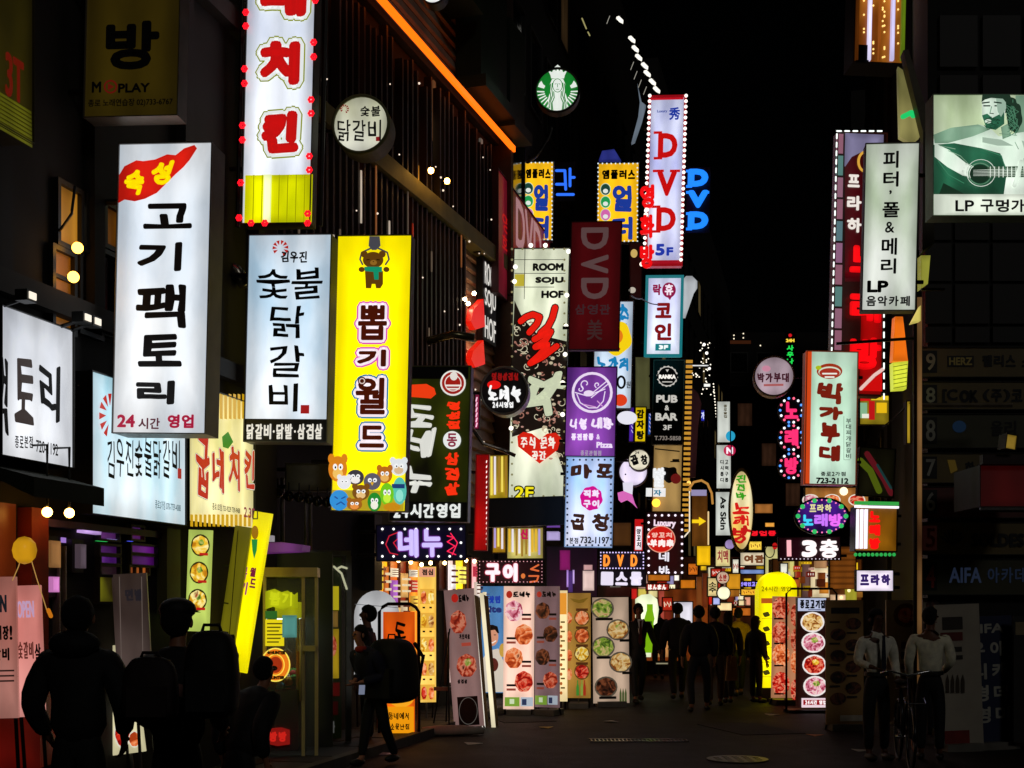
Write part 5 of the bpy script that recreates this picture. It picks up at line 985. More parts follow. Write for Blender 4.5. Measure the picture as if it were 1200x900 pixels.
# lower clutter of far shops
W3 = E('f0e8e0', 1.0)
small('wall_sign', 'cream lit shop sign with brown brush lettering far down the street', 867, 647, 900, 663, 36, 'd8c8a8', '여관', E('7a4828', .8), w=1.6, sample=True)
small('wall_sign', 'blue white strip sign under the cream shop sign', 867, 667, 897, 673, 36, '7890c8', lit=.95)
small('led_sign', 'violet scrolling text strip left of the yellow menu column', 865, 681, 891, 688, 30, '100818', '연예인고기', E('a090f8', 1.0), w=.7, box=(866, 682, 890, 687))
small('led_sign', 'red scrolling text strip behind the oval karaoke sign', 874, 621, 912, 629, 44, '100408', '영업중', E('f01828', 1.0), w=.8, box=(878, 622, 910, 628))
s = small('wall_sign', 'pale pictorial board with red combed rooster drawing, right of the cream sign', 896, 640, 914, 700, 34, 'c8c080', lit=.8); s.ring(902, 646, 6, 8, 1.2, INK); s.disc(908, 640, 3, 4, E('c01818', .9)); s.stroke([[(902, 664), (912, 680)], [(912, 662), (903, 678)]], 1.2, E('a08020', .8))
small('pole_sign', 'small cream hanging sign with column of black text over the walking crowd', 829, 677, 841, 699, 28, 'e0c888', '소주', INK, True, w=.6, sample=True)
s = round_sign('round_sign', 'small white round sign hanging over the walking crowd', 848, 695, 8, 27.5, E('ece4c0', .95, .1, True), BLACK, .1, arm='', yaw=0)
s = round_sign('round_sign', 'small beige round sign with red lettering above the white round one', 847, 677, 7.5, 27.8, E('c8a890', .85, .2), BLACK, .1, arm='', yaw=0); s.text('소반', 842, 673, 852, 681, E('a02828', .8), w=.7)
small('wall_sign', 'orange lit square sign behind the two small round signs', 851, 672, 868, 691, 29, 'e09820', lit=.9, sample=True)
small('wall_sign', 'yellow lit awning board above the far crowd', 816, 639, 833, 663, 32, 'e8b410', lit=.9, sample=True)
s = small('wall_sign', 'red lit sign with white Japanese lettering above the bottle shaped sign', 757, 684, 784, 692, 27, 'b02018', 'はんまん', W3, w=.8, box=(759, 685, 781, 691))
small('wall_sign', 'glowing orange wooden sign above the red Japanese sign', 759, 673, 785, 681, 27.2, 'c8701c', lit=.8)
small('wall_sign', 'orange food picture strip over the far shopfront', 797, 679, 815, 690, 29, 'd87818', lit=.85)
s = sign('shop_window', 'bright white far shop window behind the two men with dark backs', 'shop window', 789, 705, 812, 740, 30, E('d8d4e0', .9, .2, True), BLACK, .1, yaw=0, roll=0, arm='')
for i, (x0, y0, x1, y1, c) in enumerate(((865, 703, 874, 710, 'f0d8a0'), (872, 699, 880, 710, 'e8a080'), (887, 701, 892, 710, 'f0e0a0'), (835, 700, 844, 709, 'b0b8f0'))): small('wall_light', ['yellow lit shop panel left of the pink panel behind the crowd', 'pinkish lit shop panel behind the crowd', 'pale yellow lit shop panel touching the yellow menu column', 'bluish lit shop panel over the crowd'][i], x0, y0, x1, y1, 32, c, cat='light')
s = sign('shopfront', 'orange brown far shopfront with hanging goods between the banners and the crowd', 'shopfront', 740, 690, 830, 775, 32, E('a04818', .6, .6, True, '38140c'), D('3a1c10', .6), .4, yaw=0, roll=0, arm='')
for x0, x1, y0, y1, c in ((740, 746, 690, 702, 'e02020'), (748, 757, 690, 700, 'f0d860'), (760, 770, 690, 700, 'f8e8a0'), (772, 778, 692, 730, 'c05040'), (779, 786, 700, 735, '8a2c1c'), (816, 822, 676, 712, '8a4a20'), (823, 828, 672, 712, '6a2c14'), (770, 786, 742, 770, 'c88a50'), (788, 800, 744, 768, '8a3c24'), (773, 783, 736, 741, 'e8d8b0')): s.rect(x0, y0, x1, y1, E(c, .85, .4), 'goods_panel', t=.05)
S_LEFT = s
# lit block of shops behind the stands on the right
s = sign('shopfront', 'bright cream and orange shopfront behind the stands right of the yellow menu', 'shopfront', 905, 655, 1010, 780, 27, E('6a3814', .55, .6, True, '241008'), D('3a1c10', .6), .4, yaw=0, roll=0, arm='')
for x0, x1, y0, y1, c in ((923, 930, 656, 676, 'c8c070'), (936, 938, 658, 700, 'c8a020'), (940, 948, 660, 700, '6a4c48'), (950, 971, 665, 700, 'e8d4a8'), (954, 968, 656, 666, 'b8885c'), (985, 1004, 660, 676, 'd87818'), (973, 990, 697, 712, 'e0b890'), (990, 1003, 680, 715, 'a8a030'), (1003, 1010, 668, 700, '8a5a20')): s.rect(x0, y0, x1, y1, E(c, .9, .35, True), 'goods_panel', t=.05)
for x, y in ((985, 700), (979, 706), (994, 692)): s.bulbs([(x, y)], 2.5, E('ffe0a0', 1.6), single=True)
def clutter(s, x0, y0, x1, y1, n, seed):
    random.seed(seed)
    for k in range(n):
        w = random.uniform(3, 12); h = random.uniform(2.5, 10) if random.random() < .7 else random.uniform(10, 22); x = random.uniform(x0, x1-w); y = random.uniform(y0, y1-h)
        c = random.choice(['f0d090', 'e89030', 'f8f0e0', 'd82818', 'f0c020', 'c86428', 'e8b0a0', '8a3418', 'b0a8e0', 'fff4c8', '5a2410', 'e8c870', 'b83020'])
        s.rect(x, y, x+w, y+h, E(c, random.choice((.4, .6, .8, 1.0)), .5), 'goods_panel', t=.02+.004*k)
        if h < 8 and w > 7:
            for j in range(3): s.rect(x+1+j*w/3.4, y+h*.3, x+w/3.4*(j+.7), y+h*.7, E('f8f0e8' if c in ('d82818', '8a3418', '5a2410', 'b83020') else '501810', .8), 'print_block', t=.02+.004*k)
s0 = s; clutter(s0, 906, 655, 1008, 700, 30, 4)
s = sign('shopfront', 'distant row of bright tiny shop windows over the heads of the crowd', 'shopfront', 800, 652, 900, 745, 46, E('3a1a0c', .55, .6, False, '140806'), D('2a1810', .6), .4, yaw=0, roll=0, arm=''); clutter(s, 801, 653, 899, 715, 34, 8)
s = sign('shopfront', 'red and amber lit shop upper floor behind the orange DVD board', 'shopfront', 700, 655, 800, 700, 34, E('3a100c', .55, .6, False, '140806'), D('2a1810', .6), .4, yaw=0, roll=0, arm=''); clutter(s, 701, 656, 799, 700, 24, 12)
for (x0, y0, x1, y1, YY, c, tx, tc, vt, lb) in (
    (858, 655, 866, 672, 38, 'e8e4d0', None, 'a02828', False, 'little cream board beside the cream brush sign'),
    (833, 666, 845, 676, 33, 'c83020', None, 'f8f0e0', False, 'red lit board above the cream hanging sign'),
    (806, 660, 818, 674, 35, 'e87820', None, '501008', False, 'orange lit board left of the yellow awning board'),
    (790, 652, 801, 672, 33, 'f0e8d8', None, '202020', True, 'white upright board right of the Luxury sign'),
    (877, 634, 893, 645, 42, 'f8d048', None, '7a1818', False, 'yellow lit board above the cream brush sign'),
    (896, 612, 908, 618, 42, 'e8a040', None, None, False, 'amber lit window strip right of the oval sign'),
    (884, 590, 906, 602, 46, 'a86a30', None, None, False, 'blurred amber lamp panel right of the oval karaoke sign'),
    (914, 660, 923, 690, 25.5, 'f0f0e0', None, '303030', True, 'white upright board under the I and 3 LED board'),
    (868, 690, 886, 698, 40, 'f0b030', None, '801010', False, 'amber lit board under the violet text strip'),
    (820, 645, 828, 652, 37, 'ffe8a0', None, None, False, 'tiny bright window over the yellow awning board'),
    (640, 604, 657, 619, 23, '7a4ab0', None, 'f0e0ff', False, 'violet lit board at the left foot of the dotted blue sign'),
    (718, 612, 740, 640, 26, '4a2c10', None, None, False, 'brown dim panel right of the dotted blue sign'),
    (800, 690, 812, 700, 33, 'f0d0a0', None, None, False, 'cream lit lintel over the bright white far shop window'),
    (776, 700, 788, 716, 30, 'c02818', None, 'f8e8c8', False, 'small red lit board right of the bottle display'),
    (840, 706, 858, 716, 36, 'ffdca0', None, None, False, 'warm lit shop opening behind the crowd heads'),
    (858, 712, 880, 722, 36, 'c86a20', None, None, False, 'orange lit shop opening behind the mustard jacket')):
    q9 = small('street_sign', lb, x0, y0, x1, y1, YY, c, sample=True)
    if tc:      # lettering too far off to read: only its stroke rhythm
        h9 = (y1-y0); q9.stroke([[(x0+(x1-x0)*(.2+.15*k), y0+h9*(.35+.12*(k % 2))), (x0+(x1-x0)*(.24+.15*k), y0+h9*(.68-.1*(k % 3)))] for k in range(5)], .9, E(tc, .9), 'print_marks')
# purple and pink window stuff under the blue dotted sign
s = sign('shopfront', 'purple and pink lit shop windows under the blue dotted sign', 'shopfront', 640, 640, 700, 700, 25, E('300828', .6, .6, False, '080208'), BLACK, .3, yaw=0, roll=0, arm='')
for x0, x1, y0, y1, c in ((664, 666, 668, 688, 'a880d0'), (666, 671, 669, 694, '50307a'), (671, 673, 668, 684, 'c0a0e0'), (684, 694, 662, 668, 'c89898'), (683, 696, 669, 692, 'e8c8c0'), (656, 668, 645, 668, '8a1464'), (640, 656, 622, 632, 'b8a8d0')): s.rect(x0, y0, x1, y1, E(c, .85, .3), 'display_panel', t=.05)
s = small('blade_sign', 'small white lit panel left of the dotted blue sign base', 640, 622, 657, 634, 22, 'a898c8', lit=.9)
# string of tiny lights in the dark gap, and cables
rt = thing('fairy_lights', 'drooping strings of tiny white lights in the dark gap right of the pub sign', 'fairy lights'); s = Plane(rt, P(828, 430, 34), 0)
pts = [(826+random.gauss(0, 4), random.uniform(398, 470)) for _ in range(34)]+[(814+random.uniform(-6, 6), 440+random.uniform(-3, 3)) for _ in range(7)]+[(836+k*.3, 450+k*3.5) for k in range(12)]
s.bulbs([p for p in pts], .8, E('fff4e0', 1.6), 'light_string'); s.bulbs([(825, 404), (828, 414), (831, 432)], 1.8, E('fff8f0', 1.8), single=True)
s = small('wall_light', 'white tube lamp high right of the pub sign', 803, 427, 831, 430, 30, 'e0e0e0', cat='light', lit=.9); small('wall_light', 'white crumpled lamp lower right of the pub sign', 824, 449, 833, 454, 30, 'f0f0e8', cat='light', lit=1.0); small('led_sign', 'tiny blue neon sign in the dark gap', 821, 480, 826, 494, 30, '3038c8', '가', E('d8e0ff', 1), w=.5)
flagpoly([(806, 450), (818, 462), (822, 474), (818, 500), (815, 560), (806, 560)], 30, '3a1c20', 'edge_sign', 'dull maroon panel beside the pub sign lamps', 'panel', .4)
s = small('blade_sign', 'dim olive lit column between the yellow flower sign and the pub sign', 744, 418, 762, 480, 29, '6a6a40', lit=.5)
s = small('blade_sign', 'dark diagonal banner behind the teal framed sign', 738, 284, 752, 350, 26.5, '1c0806', lit=.6); s.disc(743, 297, 4, 5, E('d8b868', .8)); s.disc(741, 340, 4, 3.5, E('c8c0b0', .8))
# ---------------------------------------------------------------- street level: banner stands, menus, doors
random.seed(23)
def stand(name, label, x0, y0, x1, y1, bottom, mat, yaw=0, roll=0, cat='banner stand', frame=None, legs=True, t=.04, Y=None, pole=True, base=True, group=None):
    """standing board: its foot touches the ground where photo row 'bottom' is"""
    Y = Y or depth_of(bottom); cy = (y0+y1)/2; c = P((x0+x1)/2, cy, Y); rt = thing(name, label, cat, group=group)
    s = Plane(rt, c, yaw, math.radians(roll)); a = s.bb(x0, y0, x1, y1); s.box = a
    MB().box(a[0], a[2], 0, t, a[1], a[3]).build('banner_panel', mat, rt)
    zg = -c.z
    if base:
        w = (a[2]-a[0])
        MB().box(a[0]+w*.1, a[2]-w*.1, -.12, .3, zg, zg+.09).build('base', frame or D('6a665e', .5), rt)
    if pole: MB().tube([((a[0]+a[2])/2, t+.02, zg+.02), ((a[0]+a[2])/2, t+.02, a[3]-.02)], .015).build('pole', STEEL, rt)
    if legs:
        for x in (a[0]+.03, a[2]-.03): MB().tube([(x, t, a[1]+.05), (x, t+.12, zg)], .014).build('leg', frame or DARKSTEEL, rt)
    return s
random.seed(41)
b2.n = 0
for (x0, x1, y0, y1, c) in ((441, 446, 660, 690, 'f8d040'), (447, 452, 664, 700, 'c06018'), (455, 463, 666, 676, 'f0e0c0'), (456, 462, 680, 706, 'b060d0'), (466, 474, 672, 700, 'e8b060'), (467, 473, 704, 730, 'f0d8b0'), (476, 488, 668, 676, 'f8f0d8'), (477, 487, 680, 694, 'd02818'), (478, 486, 698, 716, 'f8c848'),
    (441, 447, 694, 712, 'a83018'), (454, 463, 712, 740, 'f0c068'), (522, 528, 662, 690, 'f8f0f0'), (531, 540, 664, 684, 'fff060'), (532, 539, 690, 720, 'c89010'), (550, 556, 664, 676, 'f04060'), (551, 556, 682, 700, 'f8e8d8'), (561, 571, 694, 704, 'fff0c0'), (562, 570, 708, 730, 'c03818'), (531, 540, 730, 790, 'f0d030'), (522, 528, 700, 790, 'f8d8a0')):
    b2.rect(x0, y0, x1, y1, E(c, .95, .5), 'hanging_menu_slip', t=.04+.01*(b2.n % 4))
    for k in range(3): b2.rect(x0+.8, y0+(y1-y0)*(.2+.25*k), x1-.8, y0+(y1-y0)*(.28+.25*k), E('5a1c10' if c[0] in 'f' else 'f8e8c0', .7), 'menu_print', t=.09)
for x, y in ((444, 657), (459, 659), (472, 662), (483, 660), (526, 657), (536, 658), (553, 660), (500, 660)):
    q_ = b2.p(x, y); MB().ball((q_[0], -.3, q_[1]), .03, 8, 6).build('bulb', E('ffd080', 22, sample=True), b2.root, True)
def ink(lit): return E('0a0808', .5)
PINKP = E('ecc4b0', .88, .18, True)  # weak glow stands in for light falling on the banner's front
def drama_banner(s, x0, x1, y0, y1, kinds, green=True, dim=1.0):
    """restaurant banner: logo on top, round food pictures with price lines, green coupon strip at the foot"""
    W_ = x1-x0; H = y1-y0
    s.disc(x0+W_*.19, y0+H*.068, W_*.1, W_*.12, E('b02818', .85*dim)); s.text('도네누', x0+W_*.3, y0+H*.045, x0+W_*.9, y0+H*.09, INK, w=1.2, wob=1.4)
    for k, kd in enumerate(kinds):
        cy = y0+H*(.205+.19*k*1.02); left = k % 2 == 0
        cx = x0+W_*(.34 if left else .66); s.dish(cx, cy, W_*.34, W_*.4, kd, .8*dim)
        tx = x0+W_*(.6 if left else .1)
        for j in range(2): s.rect(tx, cy+3+j*5, tx+W_*.3, cy+5.6+j*5, INK if j == 0 else E('a04838', .7*dim), 'price_print')
    if green:
        s.rect(x0+W_*.04, y1-H*.085, x0+W_*.52, y1-H*.01, E('80a838', .8*dim)); s.rect(x0+W_*.56, y1-H*.085, x0+W_*.96, y1-H*.01, E('b8c4d0', .8*dim)); s.rect(x0+W_*.6, y1-H*.07, x0+W_*.75, y1-H*.02, E('303c60', .7*dim)); s.rect(x0+W_*.2, y1-H*.07, x0+W_*.35, y1-H*.03, E('d8e8c0', .8*dim))
s = stand('banner_stand', 'pinkish glow-painted food banner with green foot strip, brighter left one of the pair', 590, 687, 626, 831, 838, PINKP, roll=.3); drama_banner(s, 590, 626, 687, 829, ['pink', 'orange', 'orange', 'red'])
s = stand('banner_stand', 'greyish food banner with dark dishes, right one of the pair with green foot strip', 626.5, 687, 655, 829, 838, E('8a6c70', .62, .25, True), yaw=math.radians(-25)); drama_banner(s, 626.5, 655, 687, 827, ['dark', 'dark', 'dark', 'meat'], dim=.8)  # greyish banner emits a little in place of front lighting
# tapered white concrete foot
s = stand('banner_stand', 'leaning pinkish banner with two red dishes, left of the blue poster', 526, 690, 561, 852, 855, E('9a7874', .62, .25, True), yaw=math.radians(-10), roll=-4.5, base=False)
s.disc(533, 701, 4, 5, E('b01c14', .85)); s.text('도네누', 537, 697, 550, 705, INK, w=1.2, wob=1.4)
s.dish(537, 729, 11, 16, 'meat', .55); s.dish(547, 780, 13.5, 16, 'meat', .6, garnish='green')
s.text('가브리살', 538, 743, 551, 749, INK, w=.7); s.rect(541, 753, 552, 757, E('b04838', .7)); s.text('삼겹살', 536, 796, 548, 801, INK, w=.7)
s.rect(537, 816, 561, 850, D('1c1a18', .5), 'chalk_panel'); s.ring(549, 833, 11, 16, .8, E('6a6660', .5))
for i, (xa, xb, w_) in enumerate(((552, 565, 4), (562, 576, 5))):
    Y = depth_of(853); c = P((xa+xb)/2, 775, Y); rt = thing('folded_banner', ['white', 'cream edged'][i]+' narrow folded banner seen edge on, leaning '+['beside the two dish banner', 'against the blue poster'][i], 'banner'); s = Plane(rt, c, 0)
    s.poly([(xa, 695), (xa+w_, 695), (xb+w_, 852), (xb, 852)], E('e8dcb8' if i else 'f0e8dc', .85, .1, True), 'edge_panel', t=.05); s.poly([(xa+w_, 697), (xa+w_+5, 699), (xb+w_+3, 850), (xb+w_, 852)], D('8a7a48', .6), 'side_panel', t=.05)
s = stand('poster_stand', 'sky blue drink poster with smiling dark haired man and bold blue lettering', 563, 687, 591, 812, 825, E('4c8cc8', .75, .2, True), base=False)
s.text('원샷면', 565, 698, 587, 707, E('1c3ca0', .85), w=1.6); s.text('nite', 566, 710, 588, 718, E('1c3070', .85), w=1.4, cells=False)
s.poly([(571, 763), (584, 760), (590, 775), (591, 811), (564, 811), (566, 772)], E('d8d0c0', .8), 'shirt_print'); s.disc(577, 746, 7, 11, E('d89878', .8), 'face_print'); s.poly([(570, 740), (571, 733), (577, 732), (583, 734), (585, 742), (583, 742), (580, 738), (573, 739)], INK, 'hair_print'); s.stroke([[(573, 751), (577, 753.5), (581, 751)]], 1.2, E('f4ece4', .9)); s.stroke([[(573, 744), (575, 744)], [(579, 744), (581, 744)]], .9, INK); s.disc(578, 779, 6, 8, E('5a1810', .7)); s.disc(589, 762, 4, 8, E('c8a040', .8))
s = stand('menu_stand', 'narrow glowing cream menu strip between the grey banner and the yellow menu', 655, 692, 665, 822, 832, E('f0d8a0', .95, .15, True), base=False); 
s.rect(656, 695, 664, 720, E('e89830', .9)); 
for k in range(8): s.rect(657, 728+k*11, 662, 730+k*11, E('80682c', .6), 'price_print'); s.disc(657.5, 735+k*11, 1.6, 2, E('c06828', .8))
s = stand('menu_stand', 'amber yellow menu banner with two columns of dishes and green bottles', 664, 695, 692, 818, 830, E('b88838', .7, .3, True), yaw=math.radians(-6)); s.poly([(668, 701), (679, 703), (690, 700), (684, 706), (678, 707), (672, 705)], E('806018', .7), 'wing_emblem')
for k in range(4): s.dish(667, 724+k*22, 4, 8, 'orange', .6); s.dish(682, 724+k*21, 9, 9.5, ['orange', 'orange', 'yellow', 'red'][k], .62, E('6a4818', .6)); s.rect(675, 713+k*21, 689, 716+k*21, E('5a3010', .6), 'price_print')
for x, c in ((677, '3c8a30'), (682, '88a040'), (685, 'a83018')): s.poly([(x-1.6, 815), (x-1.6, 805), (x-.6, 801), (x-.6, 797), (x+.6, 797), (x+.6, 801), (x+1.6, 805), (x+1.6, 815)][::-1], E(c, .75), 'bottle_print')
s = stand('banner_stand', 'whitish food banner with five dark dishes beside the suited man', 695, 700, 737, 824, 828, E('c8ac94', .65, .3, True), yaw=math.radians(4), roll=-.6)  # weak emission replaces light from shops across the street
for k, (x, y, kd) in enumerate(((706, 713, 'green'), (724, 738, 'noodle'), (707, 758, 'green'), (727, 776, 'noodle'), (710, 805, 'dark'))): s.dish(x, y, 13.5, 12.5, kd, .62, E('6a6050', .5), 'green' if k == 1 else None); s.rect(x-(-2 if k % 2 else 8), y+11, x+(14 if k % 2 else 12), y+14, INK, 'price_print')
for x in (727, 730, 733): s.poly([(x-1.2, 822), (x-1.2, 812), (x, 806), (x+1.2, 812), (x+1.2, 822)][::-1], E('5a6a38', .5), 'bottle_print')
# orange illuminated stand with arched tube frame
s = stand('light_box_stand', 'glowing orange restaurant stand in a black arched tube frame, behind the backpacked woman', 449, 717, 486, 864, 868, E('f06a10', .95, .25, True, 'c83808'), base=True, pole=False, legs=False, t=.12, frame=BLACK, yaw=.06)
a = s.box; w = .05; m = MB(); zz = a[1]-.12
m.tube([(a[0]-w, .05, zz), (a[0]-w, .05, a[3]), (a[0]-w+.04, .05, a[3]+.06), (a[0]+.06, .05, a[3]+.1), (a[2]-.06, .05, a[3]+.1), (a[2]+w-.04, .05, a[3]+.06), (a[2]+w, .05, a[3]), (a[2]+w, .05, zz)], .022, 8).build('tube_frame', D('2a1c18', .3, .7), s.root, True)
s.disc(470, 815, 16, 14, E('f8a820', .95), 'sun_print'); s.rect(450, 828, 485, 863, E('f0980c', .95), 'foot_panel')
for c, y0, y1 in (('도', 730, 749), ('네', 755, 775), ('누', 781, 800)): s.text(c, 461, y0, 475, y1, INK, w=2, wob=1.8)
s.text('동네에서', 455, 835, 480, 843, INK, w=.5, wob=1); s.text('소문난집', 457, 848, 480, 855, INK, w=.5, wob=1)
# lit menu column by the orange stand
s = stand('menu_stand', 'tall yellow lit menu column with rows of paired dishes, right of the orange stand', 490, 664, 511, 823, 850, E('f0c860', .95, .2, True, 'd8a030'), yaw=math.radians(14), roll=0, base=False, frame=BLACK)
s.rect(491, 665, 510, 676, E('e8a080', .9)); s.text('점심', 494, 667, 508, 674, INK, w=.7)
for k in range(5): s.rect(492, 690+k*28, 509, 708+k*28, E('e8b040', .9)); s.dish(496.5, 700+k*28, 3.8, 9, ['orange', 'yellow', 'yellow', 'orange', 'red'][k], .9); s.dish(505, 700+k*28, 3.8, 9, ['yellow', 'noodle', 'orange', 'noodle', 'orange'][k], .9); s.rect(495, 711+k*28, 498, 713+k*28, INK, 'price_print'); s.rect(503, 711+k*28, 506, 713+k*28, INK, 'price_print')
rt = thing('easel', 'thin black folding easel legs standing between the menu column and the leaning banner', 'easel', (*P(517, 800, depth_of(856)).xy, 0))
for a_, b_ in (((-.12, 0, 0), (.12, 0, 1.4)), ((.12, -.2, 0), (.1, 0, 1.35)), ((.05, .3, 0), (.1, .05, 1.2))): MB().tube([a_, b_], .012).build('leg', DARKSTEEL, rt)
MB().box(-.1, .14, -.05, 0, .55, .6).build('tray', STEEL, rt)
rt = thing('rolled_sheet', 'pale rolled sheet lying on the ground before the leaning banners', 'rolled sheet', (*P(533, 800, depth_of(862)).xy, .07)); m = MB().tube([(-.42, -.1, 0), (-.2, -.05, 0), (.1, .02, 0), (.38, .05, -.01)], [.05, .075, .07, .045], 10).build('roll', D('b0a090', .6), rt, True)
# white rounded board
s = stand('display_board', 'white round topped board standing behind the man in the shop doorway', 415, 694, 468, 800, 850, E('b4b6b8', .8, .15, True), base=False, legs=True, Y=16.9); s.root.name = 'display_board'
bpy.data.objects.remove([o for o in s.root.children if o.name.startswith('banner_panel')][0])
s.poly([(415, 800)]+[(441.5-26.5*math.cos(math.pi*k/14)**1 if True else 0, 722-30*math.sin(math.pi*k/14)) for k in range(15)]+[(468, 800)], E('b4b6b8', .8, .15, True), 'panel', t=-.05); s.stroke([[(416, 708), (466, 712)]], .7, E('606468', .6))
# glass vestibule
Y = 13.7; rt = thing('glass_booth', 'narrow glass entrance booth with shiny metal frame, notices and a round orange emblem', 'entrance booth'); s = Plane(rt, P(340, 790, Y), math.radians(4)); BRASS = D('e0d090', .35, .25, .1)
q = s.bb(308, 676, 372, 889)
for x in (q[0], q[2]-.03, (q[0]+q[2])/2+.12): MB().box(x, x+.035, 0, .05, q[1], q[3]).build('post', BRASS, rt)
MB().box(q[0], q[2], -.02, .35, q[3], q[3]+.1).build('lintel', BRASS, rt); MB().box(q[0], q[2], -.03, .7, q[1]-.06, q[1]).build('threshold', D('5a5a54', .4), rt)
MB().box(q[0]+.04, q[2]-.04, .02, .028, q[1], q[3]).build('glass_pane', GLASS(), rt)
MB().box(q[0], q[2]+.1, .9, .95, q[1], q[3]+.3).build('inner_wall', E('1c1e08', .3, .7, False, '060604'), rt)  # inner wall emits, painting in the yellow-green glow of the booth
s.n = 3; 
s.poly([(311, 693), (322, 690), (330, 694), (337, 692), (345, 697), (349, 694), (349, 713), (340, 711), (332, 715), (320, 711), (311, 714)], E('b8c010', .85, .25, True), 'lettering_blob'); s.text('뽑기', 315, 694, 343, 710, E('c8d018', .9), w=1.5, wob=1)
s.rect(311, 726, 333, 757, E('e8d418', .9), 'notice')
for k in range(6): s.rect(313, 730+k*4.3, 331-(k % 3)*2, 731.6+k*4.3, E('6a5a08', .5), 'notice_line')
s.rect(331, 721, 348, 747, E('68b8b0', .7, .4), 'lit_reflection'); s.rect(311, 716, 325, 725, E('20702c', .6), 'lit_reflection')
s.disc(323, 779, 17.5, 20, E('e87818', .95)); s.ring(323, 779, 17.5, 20, 1.6, E('f8e058', 1)); s.ring(323, 779, 11, 13, 1.4, E('f8d048', 1)); s.disc(323, 779, 8, 9.5, E('a02c10', .9)); s.disc(321, 783, 4.5, 3, INK); s.text('★HUNTER', 313, 762, 335, 767, INK, w=.8, cells=False); s.text('HUNTER', 315, 792, 334, 796, INK, w=.8, cells=False)
s.poly([(312, 818), (320, 815), (322, 828), (312, 829)], E('20b048', .9), 'sticker'); s.poly([(311, 855), (320, 853), (330, 852), (340, 855), (340, 872), (326, 874), (311, 871)], E('901410', .7), 'sticker'); s.text('방방', 315, 857, 337, 869, E('c82018', .9), w=1.6)
x_ = s.p(353, 780)[0]; MB().tube([(x_, -.06, q[1]+.62), (x_, -.06, q[1]+1.5)], .016, 8).build('door_handle', BRASS, rt, True); MB().box(x_-.04, x_+.16, -.06, 0, q[1]+1.15, q[1]+1.21).build('lock', BRASS, rt)
cm = thing('claw_machine', 'claw game cabinet with yellow header and heap of coloured plush toys inside the glass booth', 'claw machine'); s2 = Plane(cm, P(331, 790, 14.25), 0); a = s2.bb(312, 716, 350, 884)
MB().box(a[0], a[2], 0, .5, a[1], a[1]+.72).build('cabinet', D('7a0c10', .3), cm); MB().box(a[0], a[2], 0, .5, a[3]-.08, a[3]+.1).build('header', E('c8c810', .8, .4), cm)
for x in (a[0], a[2]-.03): MB().box(x, x+.03, 0, .03, a[1]+.72, a[3]-.08).build('corner_post', BRASS, cm)
MB().box(a[0]+.03, a[2]-.03, .47, .5, a[1]+.72, a[3]-.08).build('back_panel', E('2c6a64', .6, .5), cm); MB().box(a[0]+.03, a[2]-.03, .05, .45, a[3]-.1, a[3]-.085).build('light_panel', E('e0f8f0', 7, sample=True), cm)
random.seed(2)
for k in range(22):
    MB().ball((random.uniform(a[0]+.07, a[2]-.07), random.uniform(.06, .4), a[1]+.76+random.uniform(0, .14)), random.uniform(.045, .07), 8, 6).build('plush_toy', D(random.choice(['e0a020', 'd04040', '40a0c0', 'e8e0d0', '60a040', 'd070a0']), .8), cm, True)
MB().tube([(s2.p(331, 740)[0], .25, a[3]-.1), (s2.p(331, 740)[0], .25, a[3]-.42)], .012).build('claw_cord', STEEL, cm)
cl = MB()
for k in range(3): b_ = k*2.1; X = s2.p(331, 740)[0]; cl.tube([(X, .25, a[3]-.42), (X+.06*math.cos(b_), .25+.06*math.sin(b_), a[3]-.47), (X+.03*math.cos(b_), .25+.03*math.sin(b_), a[3]-.53)], .008)
cl.build('claw', STEEL, cm)
# second doorway to the right, with posters
Y = 15.0; rt = thing('shop_door', 'grey framed shop door with a yellow poster strip, left of the backpacked woman', 'door'); s = Plane(rt, P(390, 760, Y), math.radians(20)); q = s.bb(362, 651, 411, 870); GF = D('a8a8a4', .4, .2)
for x in (q[0], q[2]-.05): MB().box(x, x+.06, 0, .06, q[1], q[3]).build('post', GF, rt)
MB().box(q[0], q[2], -.01, .06, q[3], q[3]+.06).build('lintel', GF, rt); MB().box(q[0]+.06, q[2]-.05, .02, .026, q[1], q[3]).build('glass_pane', GLASS(), rt); MB().box(q[0], q[2], .5, .55, q[1]-.3, q[3]).build('inner_wall', E('1c2406', .3, .6), rt)  # inner wall emits faintly to paint in light behind the door
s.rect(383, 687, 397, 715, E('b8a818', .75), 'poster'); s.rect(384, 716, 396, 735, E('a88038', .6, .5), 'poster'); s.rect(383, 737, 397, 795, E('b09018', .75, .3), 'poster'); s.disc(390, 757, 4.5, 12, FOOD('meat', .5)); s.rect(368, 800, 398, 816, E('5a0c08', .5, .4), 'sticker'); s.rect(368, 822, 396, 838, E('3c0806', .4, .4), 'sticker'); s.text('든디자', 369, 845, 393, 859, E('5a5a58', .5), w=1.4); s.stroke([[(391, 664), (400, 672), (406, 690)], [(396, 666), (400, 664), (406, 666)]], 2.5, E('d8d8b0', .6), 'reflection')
# board standing before the booth
s = stand('menu_stand', 'dark photo menu board with pale lower panels, left of the glass booth', 288, 689, 311, 890, 893, D('2a1208', .5, 0, .5, 5), yaw=math.radians(-8), base=False, t=.08)
s.rect(289, 763, 310, 889, E('7a7410', .5, .4, True), 'lower_panel'); s.dish(299, 776, 8, 6, 'meat', .35)
for k in range(7): s.rect(290, 790+k*13, 309, 798+k*13, E('9a9030' if k % 2 else '6a6818', .45), 'menu_print')
s.rect(289, 690, 310, 760, FOOD('dark', .12), 'photo_print')
